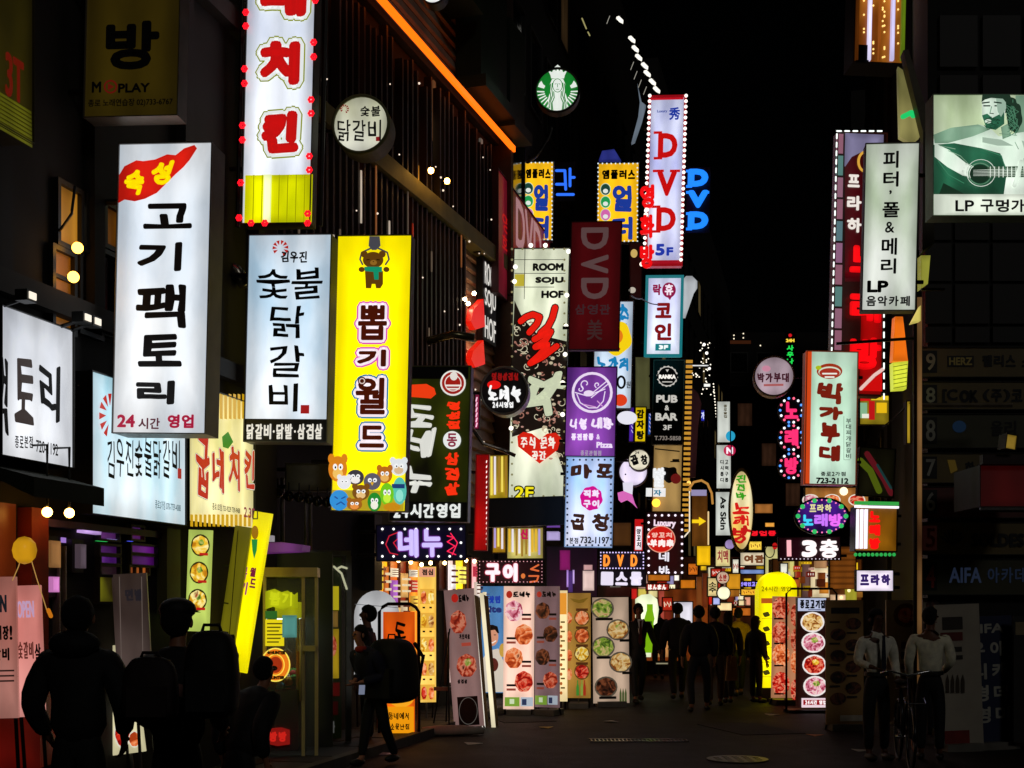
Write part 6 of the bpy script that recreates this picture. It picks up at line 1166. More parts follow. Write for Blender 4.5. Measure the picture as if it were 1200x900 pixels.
# leaning yellow signs
s = stand('blade_sign', 'tall yellow lit banner leaning outward, with purple lettering, beside the glass booth', 283, 598, 304, 790, 892, E('f0e000', .95, .15, True), yaw=YAW, roll=9.5, cat='sign', base=False, legs=False, pole=True, Y=12.9)
s.vtext('인형뽑기', 281, 627, 290, 698, E('a0307c', .85), w=1.0); s.vtext('월드', 293, 664, 300, 690, E('7a1c3c', .85), w=1.2); s.poly([(295, 632), (302, 632), (301, 645), (298, 655), (296, 645)], E('209040', .85), 'scarf_print'); s.disc(299, 624, 4, 8, E('a07010', .85), 'bear_print'); s.stroke([[(297, 599), (297, 608), (302, 608), (302, 599)]], 1.4, E('4a4808', .6)); s.disc(276, 701, 3, 6, E('c0206c', .9))
s = stand('sign_back', 'dull mustard side panel of the leaning yellow banner, left of it', 262, 615, 281, 805, 892, E('8a8210', .55, .3, True, '6a6008'), yaw=YAW, roll=8.5, cat='sign', base=False, legs=False, Y=12.7, pole=False)
s.stroke([[(279, 622), (266, 780)]], .9, INK); 
for y in (662, 706, 740): s.rect(262, y, 268, y+1.6, D('3a3608', .5), 'bolt')
# vertical snack banner
s = stand('snack_banner', 'narrow pale green lit banner with three yellow fried dishes, hanging at left', 219, 621, 246, 740, 893, E('b8cc60', .85, .2, True), yaw=YAW, roll=2.2, cat='banner', base=False, legs=False, Y=12.0, pole=True)
for k in range(3): s.dish(235-k*1.5, 639+k*32, 11, 13, 'yellow', .95, E('3c3810', .6), 'green'); s.rect(234-k*1.5, 648+k*32, 244-k*1.5, 651+k*32, E('c02018', .9))
# purple bar canopy, lamp globes, grey box
rt = thing('canopy', 'curved violet lit canopy with white block on it, left of the glass booth top', 'canopy'); s = Plane(rt, P(330, 643, 13.6), YAW)
s.poly([(298, 638), (340, 637), (364, 640), (363, 647), (300, 650)], E('6a2878', .6, .4, True), 'fascia', t=.3); s.rect(311, 628, 322, 635, E('a8a4a8', .6), 'block', t=.1)
rt = thing('lamp_globes', 'row of dark glass globe lamps hanging under the grey box, above the violet canopy', 'lamps'); s = Plane(rt, P(335, 580, 14.6), YAW)
gm = MB().ball((0, 0, 0), .062, 14, 9).mesh('globe', D('24201c', .08, .3), True)
for k, (x, y) in enumerate(((327, 578), (340, 582), (352, 583), (364, 585), (374, 588), (385, 589))): q = s.p(x, y); o = link('globe', gm, rt); o.location = (q[0], -.05, q[1]); MB().tube([(q[0], -.05, q[1]+.06), (q[0], -.05, q[1]+.16)], .008).build('stem', BLACK, rt)
s = sign('equipment_box', 'long dull grey box mounted above the row of globe lamps', 'box', 335, 543, 388, 575, 14.8, D('8a8878', .6), D('5a584c', .6), .4, roll=.5)
s = sign('wall_panel', 'brown unlit panel behind, between the white meat sign and pale blue chicken sign', 'panel', 251, 337, 288, 403, 14.6, D('6a4a34', .7), D('3a2818', .6), .4, roll=0, arm='')
for x0, x1 in ((328, 334), (356, 360), (362, 366)): 
    c = P((x0+x1)/2, 610, 15.0); rt = thing('downpipe', f'grey vertical pipe under the globe lamps, {"left" if x0 == 328 else "thin middle" if x0 == 356 else "right"} one', 'pipe', c); MB().tube([(0, 0, -.4), (0, 0, .5)], .025 if x0 == 328 else .018, 8).build('pipe', D('8a8478', .4, .5), rt, True)
s = stand('cloth_banner', 'pinkish lit cloth banner at far left behind the OPEN banners', 134, 672, 175, 800, 893, E('6a5a54', .45, .5, True, '1a1412'), cat='banner', Y=10.9, base=False, roll=-3, yaw=.1); s.text('면발', 146, 690, 168, 704, E('24242c', .5), w=1.6); s.stroke([[(140, 676), (143, 798)], [(166, 676), (168, 798)]], .8, E('8a7c74', .4), 'fold')
# dim wall content: plastered panels between windows
# OPEN banners and lantern at far left
s = stand('banner_stand', 'pink lit OPEN banner with black words and red lower half, cut by the left edge', -26, 676, 20, 842, 893, E('c08478', .72, .25, True, 'a85c50'), yaw=.12, cat='banner', Y=9.1, base=False, pole=False, roll=-1)
s.text('OPEN', -20, 697, 8, 718, E('20242c', .5), w=1.4, cells=False); s.text('이장!', -6, 733, 15, 750, INK, w=1.3); s.text('갈비', -8, 759, 12, 774, INK, w=1.3)
for k in range(3): s.rect(-10, 785+k*6, 17, 787+k*6, E('3a2420', .5), 'small_print')
s = stand('banner_stand', 'rosy lit OPEN banner with faint violet word, second from the left edge', 15, 686, 50, 840, 893, E('d89088', .8, .3, True, 'b06058'), yaw=.12, cat='banner', Y=9.3, base=False, pole=False, roll=-2)
s.text('OPEN', 20, 704, 40, 724, E('b898b8', .9), w=.9, cells=False); s.text('숯갈비', 21, 752, 40, 772, E('6a3028', .6), w=.9); s.text('살', 41, 754, 48, 776, INK, w=1)
s = stand('counter', 'red lit lower counter below the two OPEN banners', -30, 812, 47, 900, 893, E('7a1008', .5, .5, True, '2a0c04'), cat='counter', Y=9.4, base=False, pole=False, legs=False, t=.5); s.stroke([[(4, 828), (6, 838), (14, 838), (16, 828)]], 1, INK)
rt = thing('hanging_lantern', 'little yellow straw lantern hanging on cords by the orange pillar', 'lantern'); s = Plane(rt, P(30, 640, 9.0), 0); m = MB().ball((0, 0, .0), .09, 8, 6, (1, 1, 1.1)).build('lantern', E('e0a018', .85, .5), rt, True); m.location = (0, -.02, -.03)
s.stroke([[(26, 650), (22, 664), (15, 680)], [(33, 640), (38, 660), (44, 680), (52, 705), (56, 718)]], 1.2, E('c89850', .7), 'cord'); s.stroke([[(57, 715), (60, 722)]], 5, E('d07818', .8), 'tassel')
# lit food menu between the two dark men
s = stand('menu_stand', 'tilted bright food menu on a stand between the two men at lower left', 124, 755, 163, 884, 893, E('c8c098', .85, .15, True), yaw=.1, roll=-7, Y=11.0, base=True, legs=False)
s.dish(133, 778, 8, 13, 'orange', .9); s.dish(150, 776, 9, 16, 'pink', .9, garnish='green'); s.rect(130, 793, 145, 803, E('a8a8a0', .8)); 
for k in range(4): s.rect(131, 806+k*5, 142, 808+k*5, E('3a382c', .6), 'menu_print')
s.rect(129, 820, 144, 824, E('6a7a3c', .7)); s.dish(144, 858, 10, 19, 'red', .9, E('e0dcc8', .9), 'green'); s.dish(158, 866, 7, 10, 'orange', .9, E('e0dcc8', .9)); s.rect(136, 826, 145, 836, E('c8c8d8', .8))
# right side stands
s = stand('menu_column', 'big rounded yellow lit menu column right of the walking crowd', 889, 690, 934, 806, 822, E('f0e000', 1.0, .12, True), base=False, pole=False, legs=False, t=.35, cat='menu column')
s.poly([(889, 690)]+[(911.5-22.5*math.cos(math.pi*k/12), 690-20*math.sin(math.pi*k/12)) for k in range(13)]+[(934, 690)], E('f0e000', 1.0, .12, True), 'rounded_top', t=-.3)
MB().box(s.box[0], s.box[2], .0, .35, s.box[1]-.3, s.box[1]).build('plinth', BLACK, s.root); s.text('24시간 영업', 892, 687, 927, 693, E('989000', .8), w=.4); s.rect(892, 701, 905, 707, E('b85818', .9))
for k in range(5): s.disc(898, 720+k*17, 4, 3, E('4a4a10', .6), wav=.1, nw=4); s.stroke([[(893, 725+k*17), (904, 725+k*17)]], .5, E('8a8008', .6))
s = stand('banner_stand', 'orange red meat photo banner right before the yellow menu column', 905, 699, 938, 818, 826, E('c88860', .72, .2, True), yaw=.12, roll=.8)
for y, kd in ((713, 'meat'), (742, 'meat'), (768, 'orange'), (801, 'red')): s.disc(915, y, 10, 13.5, FOOD(kd, .95, 14), 'food_print', wav=.03); s.disc(932, y+8, 5.5, 13, FOOD(kd, .85, 14), 'food_print'); s.rect(907, y+11, 918, y+13, INK, 'price_print')
s = stand('light_box_stand', 'bright lit menu box with white bowls of red meat in a tall tube frame', 934, 700, 969, 829, 835, E('2a100c', .7, .3), yaw=.02, pole=False, legs=False, t=.1, frame=BLACK, base=False)
s.rect(935, 701, 968, 716, E('b8c0dc', .95), 'name_field'); s.text('종로고기집', 937, 703, 967, 713, INK, w=1.1); s.rect(947, 714, 962, 715, E('5a6080', .7))
for x, y, kd, gn in ((952, 729, 'noodle', None), (953, 753, 'pink', 'green'), (954, 779, 'red', 'yellow'), (955, 804, 'pink', 'green')): s.dish(x, y, 14, 12, kd, .95, E('ece4e0', 1.0), gn, 14)
s.rect(939, 818, 969, 829, E('f0d8e0', .95)); s.rect(941, 820, 969, 826, E('a01018', .9)); s.text('24시간 영업', 943, 820.5, 968, 825.5, E('f8f0f0', 1.0), w=.6)
a = s.box; MB().tube([(a[0]-.16, .05, -s.M.translation.z+.02), (a[0]-.16, .05, a[3]+.06), (a[0]-.08, .05, a[3]+.14), (a[2]+.1, .05, a[3]+.14), (a[2]+.17, .05, a[3]+.06), (a[2]+.17, .05, -s.M.translation.z+.02)], .018, 8).build('tube_frame', DARKSTEEL, s.root, True)
MB().box(a[0]-.16, a[2]+.17, -.15, .25, -s.M.translation.z+.003, -s.M.translation.z+.05).build('base', BLACK, s.root)
def dimstand(lab, x0, y0, x1, y1, b, col, yaw=0, roll=0, Y=None):
    return stand('banner_stand', lab, x0, y0, x1, y1, b, D(col, .6, 0, .15, 3), yaw=yaw, roll=roll, t=.04, Y=Y)
s = dimstand('dim brown food banner with dark oval dishes, left of the two men in white shirts', 968, 703, 1012, 849, 856, 'b08850', .02, -.3)
s.rect(974, 712, 1007, 719, D('1a1610'), 'title_print')
for k in range(8): s.disc(982 if k % 2 else 1000, 731+k*12.5, 9, 7, FOOD('dark', 0), 'food_print'); s.rect(972 if k % 2 == 0 else 992, 728+k*12.5, (972 if k % 2 == 0 else 992)+12, 730+k*12.5, D('2a2418'), 'price_print')
s.rect(984, 838, 1010, 845, D('d0c8b8'), 'foot_print')
s = dimstand('dim white food banner with a round orange dish, between the two men in white shirts', 1039, 703, 1098, 845, 850, 'c8c0ac', .05, -.5, Y=18.5)
s.disc(1062, 721, 15, 14, D('7a4820', .6, 0, .5, 30), 'food_print'); s.disc(1062, 721, 10, 9, FOOD('orange', 0), 'food_print')
for y0, y1, c in ((752, 760, '6a1810'), (764, 772, '2a2620'), (778, 784, '6a1810'), (792, 797, '4a3c30')): s.rect(1056, y0, 1072, y1, D(c), 'price_print')
s = dimstand('dim banner with red price bands, behind the man seen from behind at right', 1098, 708, 1150, 875, 880, 'a8a090', .05, -2)
s.rect(1104, 723, 1128, 738, D('2a2018'), 'title_print'); s.rect(1102, 741, 1128, 751, D('6a1008'), 'price_print'); s.rect(1110, 758, 1127, 764, D('2a2620'), 'price_print'); s.rect(1111, 768, 1128, 773, D('2a2620'), 'price_print'); s.rect(1107, 856, 1136, 874, D('7a1408'), 'foot_print')
for k in range(4): s.poly([(1108+k*6, 812), (1108+k*6, 798), (1110+k*6, 790), (1112+k*6, 798), (1112+k*6, 812)][::-1], D('3a2c18'), 'bottle_print')
s = dimstand('dim banner with a dish corner peeking above the man seen from behind', 1082, 700, 1104, 730, 870, '8a8070', .0, -3, Y=17.0); s.disc(1093, 709, 8, 6, FOOD('dark', 0), 'food_print')
s = stand('banner_stand', 'dark blue academy banner with pale Korean columns and AIFA heading, far right', 1130, 722, 1188, 873, 878, D('0c1c44', .6, 0, .2, 3), yaw=.1, roll=-2.2, t=.04)
PB2 = D('b8b8ac', .6); s.text('AIFA', 1133, 731, 1176, 742, PB2, w=1.2, cells=False)
s.vtext('우리경영', 1137, 750, 1155, 851, PB2, w=1.4, roll=0) if False else s._letters([(c, 1136+i*2.3, 752+i*25.5, 1154+i*2.3, 771+i*25.5) for i, c in enumerate('우리경영')]+[(c, 1160+i*2.2, 751+i*25.5, 1177+i*2.2, 769+i*25.5) for i, c in enumerate('아카데미')], PB2, 1.5, 0, 0, (), 'lettering', 0, 0)
s.box; MB().box(s.box[0], s.box[2], -.1, .2, -s.M.translation.z, -s.M.translation.z+.03).build('foot_bar', STEEL, s.root)
s = stand('notice_board', 'dark board with small brownish notice at the right edge', 1188, 722, 1232, 870, 880, D('141210', .6), base=False); s.rect(1190, 729, 1212, 744, D('8a7a58', .6), 'notice')
# green bottle cut-out and far street stands
rt = thing('lit_display', 'white glowing round topped display with a big green bottle, right of the suited man', 'display'); s = Plane(rt, P(761, 733, 26), 0)
s.poly([(745, 770), (745, 702), (752, 697), (762, 696), (770, 702), (772, 714), (770, 730), (764, 734), (763, 770)][::-1], E('e8f0c8', 1.0, .15, True), 'lit_panel', t=-.1); s.poly([(755, 765), (755, 725), (758, 715), (758, 708), (765, 708), (765, 715), (767, 725), (766, 730), (764, 765)][::-1], E('78b010', .95), 'bottle_print'); s.rect(755, 728, 764, 731, E('2c5a10', .8))
for i, (x0, x1, y0, y1, c) in enumerate(((784, 789, 742, 780, 'c8884a'), (768, 784, 776, 779, 'b0a888'))): s = small('display_box', ['tan lit goods box at the far shopfront', 'pale lit low ledge at the far shopfront'][i], x0, y0, x1, y1, 27, c, cat='display', lit=.7)
# parked bicycle between the two men
def bicycle(loc, rz, label):
    r = thing('bicycle', label, 'bicycle', loc, (0, 0, rz)); M_ = D('2a2a2c', .3, .6); CH = D('b8b8b8', .2, .9)
    for x in (-.52, .52):
        w_ = MB().tube([(x+.33*math.cos(2*math.pi*k/24), 0, .34+.33*math.sin(2*math.pi*k/24)) for k in range(25)], .016, 6).build('wheel', M_, r, True)
        sp = MB()
        for k in range(12): sp.tube([(x, 0, .34), (x+.32*math.cos(k*math.pi/6), 0, .34+.32*math.sin(k*math.pi/6))], .0025, 3)
        sp.build('spokes', CH, w_)
    fr = MB(); A, B, C_, D_ = (-.52, 0, .34), (-.12, 0, .3), (-.28, 0, .82), (.36, 0, .86)
    for a_, b_ in ((A, B), (A, C_), (B, C_), (B, D_), (C_, D_)): fr.tube([a_, b_], .016)
    fr.tube([(.52, 0, .34), (.34, 0, .95)], .016); fr.build('frame', M_, r, True)
    MB().tube([(.3, -.28, 1.0), (.36, -.2, 1.03), (.34, 0, .98), (.36, .2, 1.03), (.3, .28, 1.0)], .013, 6).build('handlebar', CH, r, True)
    MB().ball((-.3, 0, .88), .1, 10, 6, (1.3, .7, .35)).build('saddle', BLACK, r, True)
    MB().tube([(-.12, -.08, .3), (-.12, .08, .3)], .02).build('crank', CH, r, True); MB().tube([(.36, -.05, .75), (.5, -.05, .7), (.5, .15, .7), (.36, .15, .75)], .008).build('basket_frame', CH, r)
    return r
bicycle((4.2, 13.7, 0), math.radians(-100), 'black bicycle parked end on between the two men at lower right')
# overhead cables
random.seed(9)
def cable(pts, label, r=.012):
    b = Vector(pts[0]); P_ = []
    for i in range(len(pts)-1):
        A, B = Vector(pts[i]), Vector(pts[i+1])
        for k in range(9): t = k/9; q = A.lerp(B, t); q.z -= math.sin(math.pi*t)*(B-A).length*.03; P_.append(q-b)
    P_.append(Vector(pts[-1])-b); o = MB().tube(P_, r, 5).build('cable', D('0c0c0c', .4), None, True); o.location = b; o['label'] = label; o['category'] = 'cable'; o['group'] = 'cables'
cable([P(214, 60, 12), P(226, 0, 13), P(228, -80, 14)], 'thin cable rising beside the dim yellow room sign'); cable([P(212, 150, 12.4), P(245, 5, 12.8), P(252, -40, 13)], 'pale cable dropping behind the tall meat sign')
cable([P(60, 281, 10.2), P(84, 250, 10), P(88, 218, 10)], 'cable looping across the amber window'); cable([P(90, 452, 10.3), P(120, 458, 10.5), P(132, 470, 11.2)], 'cable above the pale blue wall sign')
cable([P(618, 190, 22), P(640, 165, 24), P(646, 150, 26)], 'cable crossing before the left yellow plus sign', .03); cable([P(1035, 500, 18), P(1066, 472, 17.5)], 'cable below the cone lantern')
cable([P(738, 345, 23), P(752, 350, 24), P(771, 357, 24.9)], 'thin cable reaching the teal framed sign'); cable([P(645, 188, 28), P(648, 270, 28)], 'straight dark cable over the yellow plus sign edge', .05)
# ---------------------------------------------------------------- people
def skin_mesh(name, pts, edges, mat, parent, sub=1, smooth=True):
    me = bpy.data.meshes.new(name); bm = bmesh.new(); L = bm.verts.layers.skin.verify(); vs = []
    for p, r in pts:
        v = bm.verts.new(p); v[L].radius = r if isinstance(r, tuple) else (r, r); vs.append(v)
    for a, b in edges: bm.edges.new((vs[a], vs[b]))
    vs[0][L].use_root = True; bm.to_mesh(me); bm.free(); me.materials.append(mat)
    o = link(name, me, parent); k = o.modifiers.new('skin', 'SKIN'); k.use_smooth_shade = smooth; k.branch_smoothing = .6
    if sub: m = o.modifiers.new('sub', 'SUBSURF'); m.levels = sub; m.render_levels = sub
    return o
def hand_chain(pts, edges, wi, wrist, dirv, side, k):
    """palm with four bent fingers and a thumb leaving its side"""
    d = Vector(dirv).normalized(); u = Vector((side*.2, -1, 0)).normalized(); u = (u-d*u.dot(d)).normalized(); pi = len(pts)
    palm = Vector(wrist)+d*.055*k; pts.append((tuple(palm), (.034*k, .017*k))); edges.append((wi, pi))
    inn = Vector((-side, 0, 0))
    for f, ln in enumerate((.070, .080, .074, .058)):
        b = palm+d*.045*k+u*(.030-.02*f)*k; m = b+d*ln*.55*k+inn*.006; t = m+d*ln*.4*k+inn*.022*k; i = len(pts)
        pts += [(tuple(b), .0095*k), (tuple(m), .0085*k), (tuple(t), .007*k)]; edges += [(pi, i), (i, i+1), (i+1, i+2)]
    b = palm+u*.038*k-d*.012*k; t = b+u*.022*k+d*.038*k+inn*.01; i = len(pts); pts += [(tuple(b), .011*k), (tuple(t), .0085*k)]; edges += [(pi, i), (i, i+1)]
def person(label, px, Y, h=1.72, face=0, top='1a1a1c', legs='101014', hair='0a0806', long=False, stride=.0, arms=None, tie=None, shirt=None, coat=1.0, hem=.86, skin='a06a4c', lean=0, bag=None, group=None, skirt=False, hood=False, headturn=0, spread=.1, z0=0, wide=1.0, hat=None):
    k = h/1.75; r = thing('person', label, 'person', ((px-CX)/F*Y, Y, z0), (0, 0, math.radians(face)), group); r.scale = (k*wide, k*wide, k)
    arms = arms or [((-.24, .02, 1.13), (-.25, -.05, .88)), ((.24, .02, 1.13), (.25, -.05, .88))]
    Ln = lambda z: -lean*max(0, z-.95)        # forward lean, towards -y
    sh = [(-.175, Ln(1.42), 1.42), (.175, Ln(1.42), 1.42)]; st = [stride, -stride]
    SK = D(skin, .55, 0, .1, 8); ht = math.radians(headturn); hx, hy = math.sin(ht), -math.cos(ht); hl = Ln(1.6)
    # the body, one continuous surface
    pts = [((0, 0, .96), (.1, .075)), ((0, Ln(1.12), 1.12), (.1, .075)), ((0, Ln(1.37), 1.37), (.12, .085)), ((0, Ln(1.46), 1.46), (.055, .052)), ((0, hl-.005, 1.53), .05),
           ((hx*.02, hl+hy*.025, 1.585), (.06, .07)), ((hx*.01, hl+hy*.012, 1.66), (.076, .092)), ((0, hl+.005, 1.72), (.06, .075))]
    ed = [(0, 1), (1, 2), (2, 3), (3, 4), (4, 5), (5, 6), (6, 7)]; 
    i = len(pts); pts += [((hx*.105, hl+hy*.112, 1.642), .012)]; ed.append((6, i))
    for s_ in (0, 1):
        sg = (-1, 1)[s_]; e, w = arms[s_]; i = len(pts)
        pts += [(sh[s_], .048), (e, .042), (w, .028)]; ed += [(2, i), (i, i+1), (i+1, i+2)]
        dv = Vector(w)-Vector(e); hand_chain(pts, ed, i+2, w, dv, sg, 1.0)
        i = len(pts); f_ = st[s_]; kx = spread*sg
        pts += [((.09*sg, 0, .88), .085), ((kx, -f_*.45-.03*abs(f_), .49), .055), ((kx, -f_+(.12 if f_ < 0 else 0), .09+(.03 if f_ < -.1 else 0)), .036), ((kx*1.1, -f_-.14+(.12 if f_ < 0 else 0), .035), (.036, .028))]
        ed += [(0, i), (i, i+1), (i+1, i+2), (i+2, i+3)]
    skin_mesh('body', pts, ed, SK, r, 1)
    # clothes follow the same joints
    T = D(top, .8, 0, .25, 14, .3); c = coat
    pt = [((0, 0, hem), (.165*c, .125*c)), ((0, Ln(1.1), 1.1), (.145*c, .115*c)), ((0, Ln(1.36), 1.36), (.17*c, .125*c)), ((0, Ln(1.44), 1.44), (.115*c, .09*c)), ((0, Ln(1.5), 1.51), (.07, .068))]; ee = [(0, 1), (1, 2), (2, 3), (3, 4)]
    for s_ in (0, 1):
        e, w = arms[s_]; i = len(pt); wv = Vector(e).lerp(Vector(w), .93); pt += [((sh[s_][0]*1.03, sh[s_][1], 1.418), .088*c), (e, .058*c), (tuple(wv), .043*c)]; ee += [(2, i), (i, i+1), (i+1, i+2)]
    skin_mesh('jacket' if not shirt else 'shirt', pt, ee, T, r, 1)
    Lg = D(legs, .8, 0, .2, 12); pt = [((0, 0, 1.08), (.125, .1)), ((0, 0, .9), (.15, .12))]; ee = [(0, 1)]
    for s_ in (0, 1):
        sg = (-1, 1)[s_]; f_ = st[s_]; kx = spread*sg; i = len(pt); pt += [((.088*sg, 0, .82), .095), ((kx, -f_*.45-.03*abs(f_), .49), .073), ((kx, -f_+(.12 if f_ < 0 else 0), .11), .055)]; ee += [(1, i), (i, i+1), (i+1, i+2)]
        MB().ball((kx*1.08, -f_-.07+(.12 if f_ < 0 else 0), .045+(.03 if f_ < -.1 else 0)), .1, 10, 6, (.48, 1.35, .48)).build('shoe', BLACK, r, True)
    skin_mesh('trousers', pt, ee, Lg, r, 1)
    # head details
    H = MB(); n, m_ = 16, 10; cen = Vector((0, hl+.012, 1.665)); random.seed(hash(label) % 1000 if False else len(label)); F_ = Vector((hx, hy, 0)); S_ = Vector((-hy, hx, 0)); V = []; FF = []
    for a in range(m_+1):
        th = math.pi*a/m_
        for b in range(n):
            ph = 2*math.pi*b/n; d = F_*(math.cos(ph)*math.sin(th))+S_*(math.sin(ph)*math.sin(th))+Vector((0, 0, math.cos(th))); low = -.11 if not long else -.34
            fr = d.dot(F_); z = d.z
            rr = .098+.007*random.random(); p = cen+Vector((d.x*rr*.92, d.y*rr*1.08, d.z*rr*1.12))
            if z < 0: p.z = cen.z+z*(-low if fr < .2 else .05); 
            if fr > .35 and z < .45: p = p-F_*.05*min(1, (.45-z)*2.5); p.z = max(p.z, cen.z+.03)
            V.append(p)
    for a in range(m_):
        for b in range(n): FF.append((a*n+b, a*n+(b+1) % n, (a+1)*n+(b+1) % n, (a+1)*n+b))
    H.add(V, FF); H.build('hair', D(hair, .95, 0, .4, 30), r, True)
    for sg in (-1, 1):
        q = Vector((0, hl, 1.655))+S_*sg*.036+F_*.088; MB().ball(tuple(q), .011, 8, 5).build('eye', D('14100e', .2), r, True)
        if not long: q = Vector((0, hl+.0, 1.64))+S_*sg*.083; MB().ball(tuple(q), .026, 8, 6, (.5, .7, 1.2)).build('ear', SK, r, True)
    q = Vector((0, hl, 1.592))+F_*.09; MB().ball(tuple(q), .018, 8, 5, (1.2, .5, .35)).build('mouth', D('6a2c24', .5), r, True)
    if shirt == 'same': MB().cyl((0, 0, .985), .148, .045, 20, 'z').build('belt', BLACK, r); [o for o in r.children if o.name.startswith('belt')][0].scale = (1, .8, 1)
    if tie:
        yy = -.155*c+Ln(1.3)
        MB().prism([(-.02, 1.46), (.02, 1.46), (.015, 1.42), (.032, 1.08), (0, 1.03), (-.032, 1.08), (-.015, 1.42)], yy-.02, yy-.005).build('tie', D(tie, .5), r)
    if shirt and shirt != 'same':
        yy = -.15*c+Ln(1.3); MB().prism([(-.06, 1.49), (.06, 1.49), (.0, 1.12)], yy-.012, yy+.03).build('shirt_front', D(shirt, .6), r)
        for sg in (-1, 1): MB().prism([(sg*.06, 1.5), (sg*.09, 1.45), (sg*.03, 1.32), (sg*.0, 1.14), (sg*.03, 1.34)][::sg], yy-.016, yy+.02).build('lapel', T, r)
    if hood: MB().ball((0, Ln(1.5)+.07, 1.49), .12, 12, 8, (1.25, .8, .7)).build('hood', T, r, True)
    if hat: MB().ball((0, hl, 1.72), .108, 14, 8, (1, 1.05, .65)).add([(hx*.05+S_.x*s_*.09, hl+hy*.05+S_.y*s_*.09, 1.715) for s_ in (-1, 1)]+[(hx*.19+S_.x*s_*.07, hl+hy*.19+S_.y*s_*.07, 1.70) for s_ in (1, -1)], [(0, 1, 2, 3)]).build('cap', D(hat, .7), r, True)
    return r
def backpack(label, px, pz, Y, w, h, d, col, face=0, tint=None):
    c = ((px-CX)/F*Y, Y, EYE+(HZ-pz)/F*Y); r = thing('backpack', label, 'backpack', c, (0, 0, math.radians(face))); M_ = D(col, .75, 0, .3, 10, .3)
    me = bpy.data.meshes.new('bag_body'); bm = bmesh.new(); bmesh.ops.create_uvsphere(bm, u_segments=24, v_segments=16, radius=1)
    for v in bm.verts:
        q = v.co; f = 1+.03*math.sin(q.x*7+q.z*5); v.co = Vector([math.copysign(abs(a)**.55, a) for a in q]); v.co = Vector((v.co.x*w*.5*(1-.12*v.co.z)*f, v.co.y*d*.5*(1-.15*v.co.z), v.co.z*h*.5))
    bm.to_mesh(me); bm.free(); me.materials.append(M_)
    for p in me.polygons: p.use_smooth = True
    link('bag_body', me, r)
    MB().box(-w*.36, w*.36, -d*.62, -d*.45, -h*.4, h*.05).build('front_pocket', M_, r); MB().tube([(-.05, 0, h*.48), (-.04, 0, h*.56), (.04, 0, h*.56), (.05, 0, h*.48)], .01).build('grab_handle', M_, r, True)
    for sg in (-1, 1): MB().tube([(sg*w*.28, d*.45, h*.42), (sg*w*.3, d*.75, h*.2), (sg*w*.32, d*.5, -h*.35)], .022).build('strap', M_, r, True)
    return r
# three dark figures at lower left, seen from behind
person('man in bulky black coat with raised collar, leftmost of the dark figures seen from behind', 92, 7.6, 1.74, 180, '08080a', '060608', coat=1.28, hood=True, wide=1.04, arms=[((-.27, .02, 1.12), (-.22, -.14, .92)), ((.27, .02, 1.12), (.22, -.14, .92))])
man2 = person('man in dark jacket with pale shoulder print, back turned, second dark figure from left', 208, 7.4, 1.715, 172, '0a0809', '060607', hair='060504', coat=1.34, hat='060606', hood=False, arms=[((-.26, .02, 1.14), (-.2, -.2, 1.0)), ((.26, .02, 1.14), (.2, -.2, 1.0))])
MB().prism([(-.19, 1.27), (.02, 1.3), (.1, 1.24), (.02, 1.22), (-.02, 1.25), (-.1, 1.21), (-.2, 1.22)], .13, .17).build('shoulder_print', D('c08a80', .7), man2)
backpack('dark brown square backpack on the second dark man from the left', 176, 808, 7.0, .3, .36, .14, '1c0c08')
backpack('large black bulging backpack carried at the right of the dark man', 248, 790, 6.7, .27, .46, .26, '080808')
person('short person in black puffy coat bending low behind the dark man with the square backpack', 281, 8.6, 1.34, 150, '060607', '050505', coat=1.5, hair='050504', lean=.5)
# woman with backpack and man behind her
wo = person('woman in navy jacket looking left, hunched under a huge black backpack', 440, 13.75, 1.49, -38, '10102c', '0a0a10', hair='0c0806', long=False, coat=1.38, lean=.42, headturn=-18, skin='b8785c', arms=[((-.22, -.02, 1.13), (-.05, -.32, 1.08)), ((.22, -.06, 1.13), (.06, -.33, 1.06))], stride=.14)
MB().ball((0, -.26, 1.47), .085, 12, 8, (1, .9, .55)).build('scarf', D('b03020', .8), wo, True)
backpack('huge round black backpack on the woman in the navy jacket', 459, 786, 13.85, .52, .7, .5, '07070a', face=-30)
rt = thing('phone', 'small lit phone in the hands of the woman with the backpack', 'phone', P(424, 808, 13.3), (.6, 0, .2)); MB().box(-.035, .035, -.004, .004, -.07, .07).build('casing', BLACK, rt); MB().box(-.031, .031, -.006, -.0045, -.062, .062).build('screen', E('8890a8', .6), rt)
person('dark haired man standing behind the woman with the huge backpack, facing left', 431, 15.4, 1.70, -95, '0e0e12', '0a0a0e', coat=1.0, skin='8a5840')
person('dim figure standing inside the glass booth behind the notices', 346, 15.0, 1.62, 170, '0a0a0c', '08080a', coat=1.15)
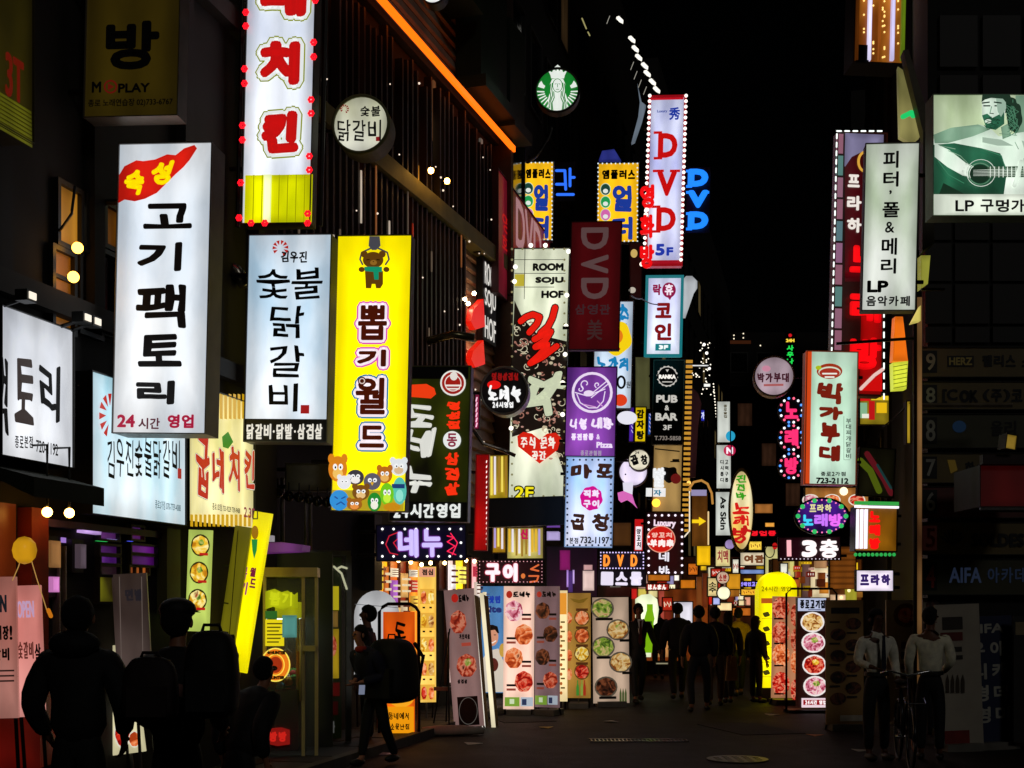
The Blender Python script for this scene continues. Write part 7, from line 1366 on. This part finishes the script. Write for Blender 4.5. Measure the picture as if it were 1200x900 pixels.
# street crowd
person('suited man in black with white shirt and dark tie walking towards the viewer', 748, 22.6, 1.74, 8, '0a0a0c', '08080a', shirt='f4f0ec', tie='501414', stride=.2, skin='7a4a34', arms=[((-.24, .02, 1.13), (-.24, -.02, .88)), ((.27, .04, 1.14), (.38, 0, .9))])
person('broad man in dark jacket walking away, leftmost of the crowd', 794, 23.5, 1.75, 180, '161414', '0c0c0e', stride=.22, coat=1.34, wide=1.08)
person('man in black walking away, second of the crowd, wide stance', 819, 20.9, 1.7, 180, '0a0a0c', '09090b', stride=.1, coat=1.36, wide=1.08, spread=.14)
person('man in dark brown jacket and lighter trousers walking away in the crowd middle', 838, 21.9, 1.68, 176, '1a0e0c', '5a4636', stride=.12, coat=1.36, wide=1.08)
person('long haired woman in black carrying a pale shopping bag, walking away', 853, 22.5, 1.60, 185, '100c0c', '140e0e', long=True, stride=.16, hair='1a0c0a', coat=1.25)
rt = thing('shopping_bag', 'pale narrow shopping bag hanging beside the long haired woman', 'bag', ((857-CX)/F*22.2, 22.2, .42)); MB().prism([(-.1, 0), (.1, 0), (.08, .42), (-.07, .42)], -.04, .05).build('bag_body', D('c8a070', .6), rt); MB().tube([(-.05, 0, .42), (-.02, 0, .6), (.05, 0, .42)], .006).build('handle', D('c8a070', .6), rt)
person('person in mustard jacket half hidden at the right of the crowd', 865, 24.5, 1.66, 190, 'b08828', '0c0c0e', coat=1.3, stride=.1, hair='080606')
person('girl in black with shoulder bag standing right of the crowd, near the yellow column', 886, 22.7, 1.52, 120, '0a0a0c', '08080a', long=True, coat=1.3, hair='100808', skin='7a4434')
person('dim man in shadow in the far crowd between the walkers', 772, 30, 1.7, 180, '0e0c0c', '0a0a0c', stride=.15)
# two office men at right
person('man in white shirt and dark tie standing at lower right, facing the viewer', 1027, 14.2, 1.66, 14, 'f0ecd8', '08080a', shirt='same', tie='101428', skin='5a3420', coat=.98, hem=.95, arms=[((-.25, .0, 1.15), (-.2, -.26, 1.1)), ((.25, .02, 1.13), (.16, -.2, .95))], hair='060505')
person('man in pale shirt seen from behind at lower right, head turned left', 1090, 14.2, 1.68, 160, 'f0ecd0', '08080a', shirt='same', skin='6a4028', coat=1.0, hem=.95, hair='060505', headturn=-40, arms=[((-.24, .02, 1.14), (-.12, -.2, 1.0)), ((.24, .02, 1.13), (.22, -.12, .9))])
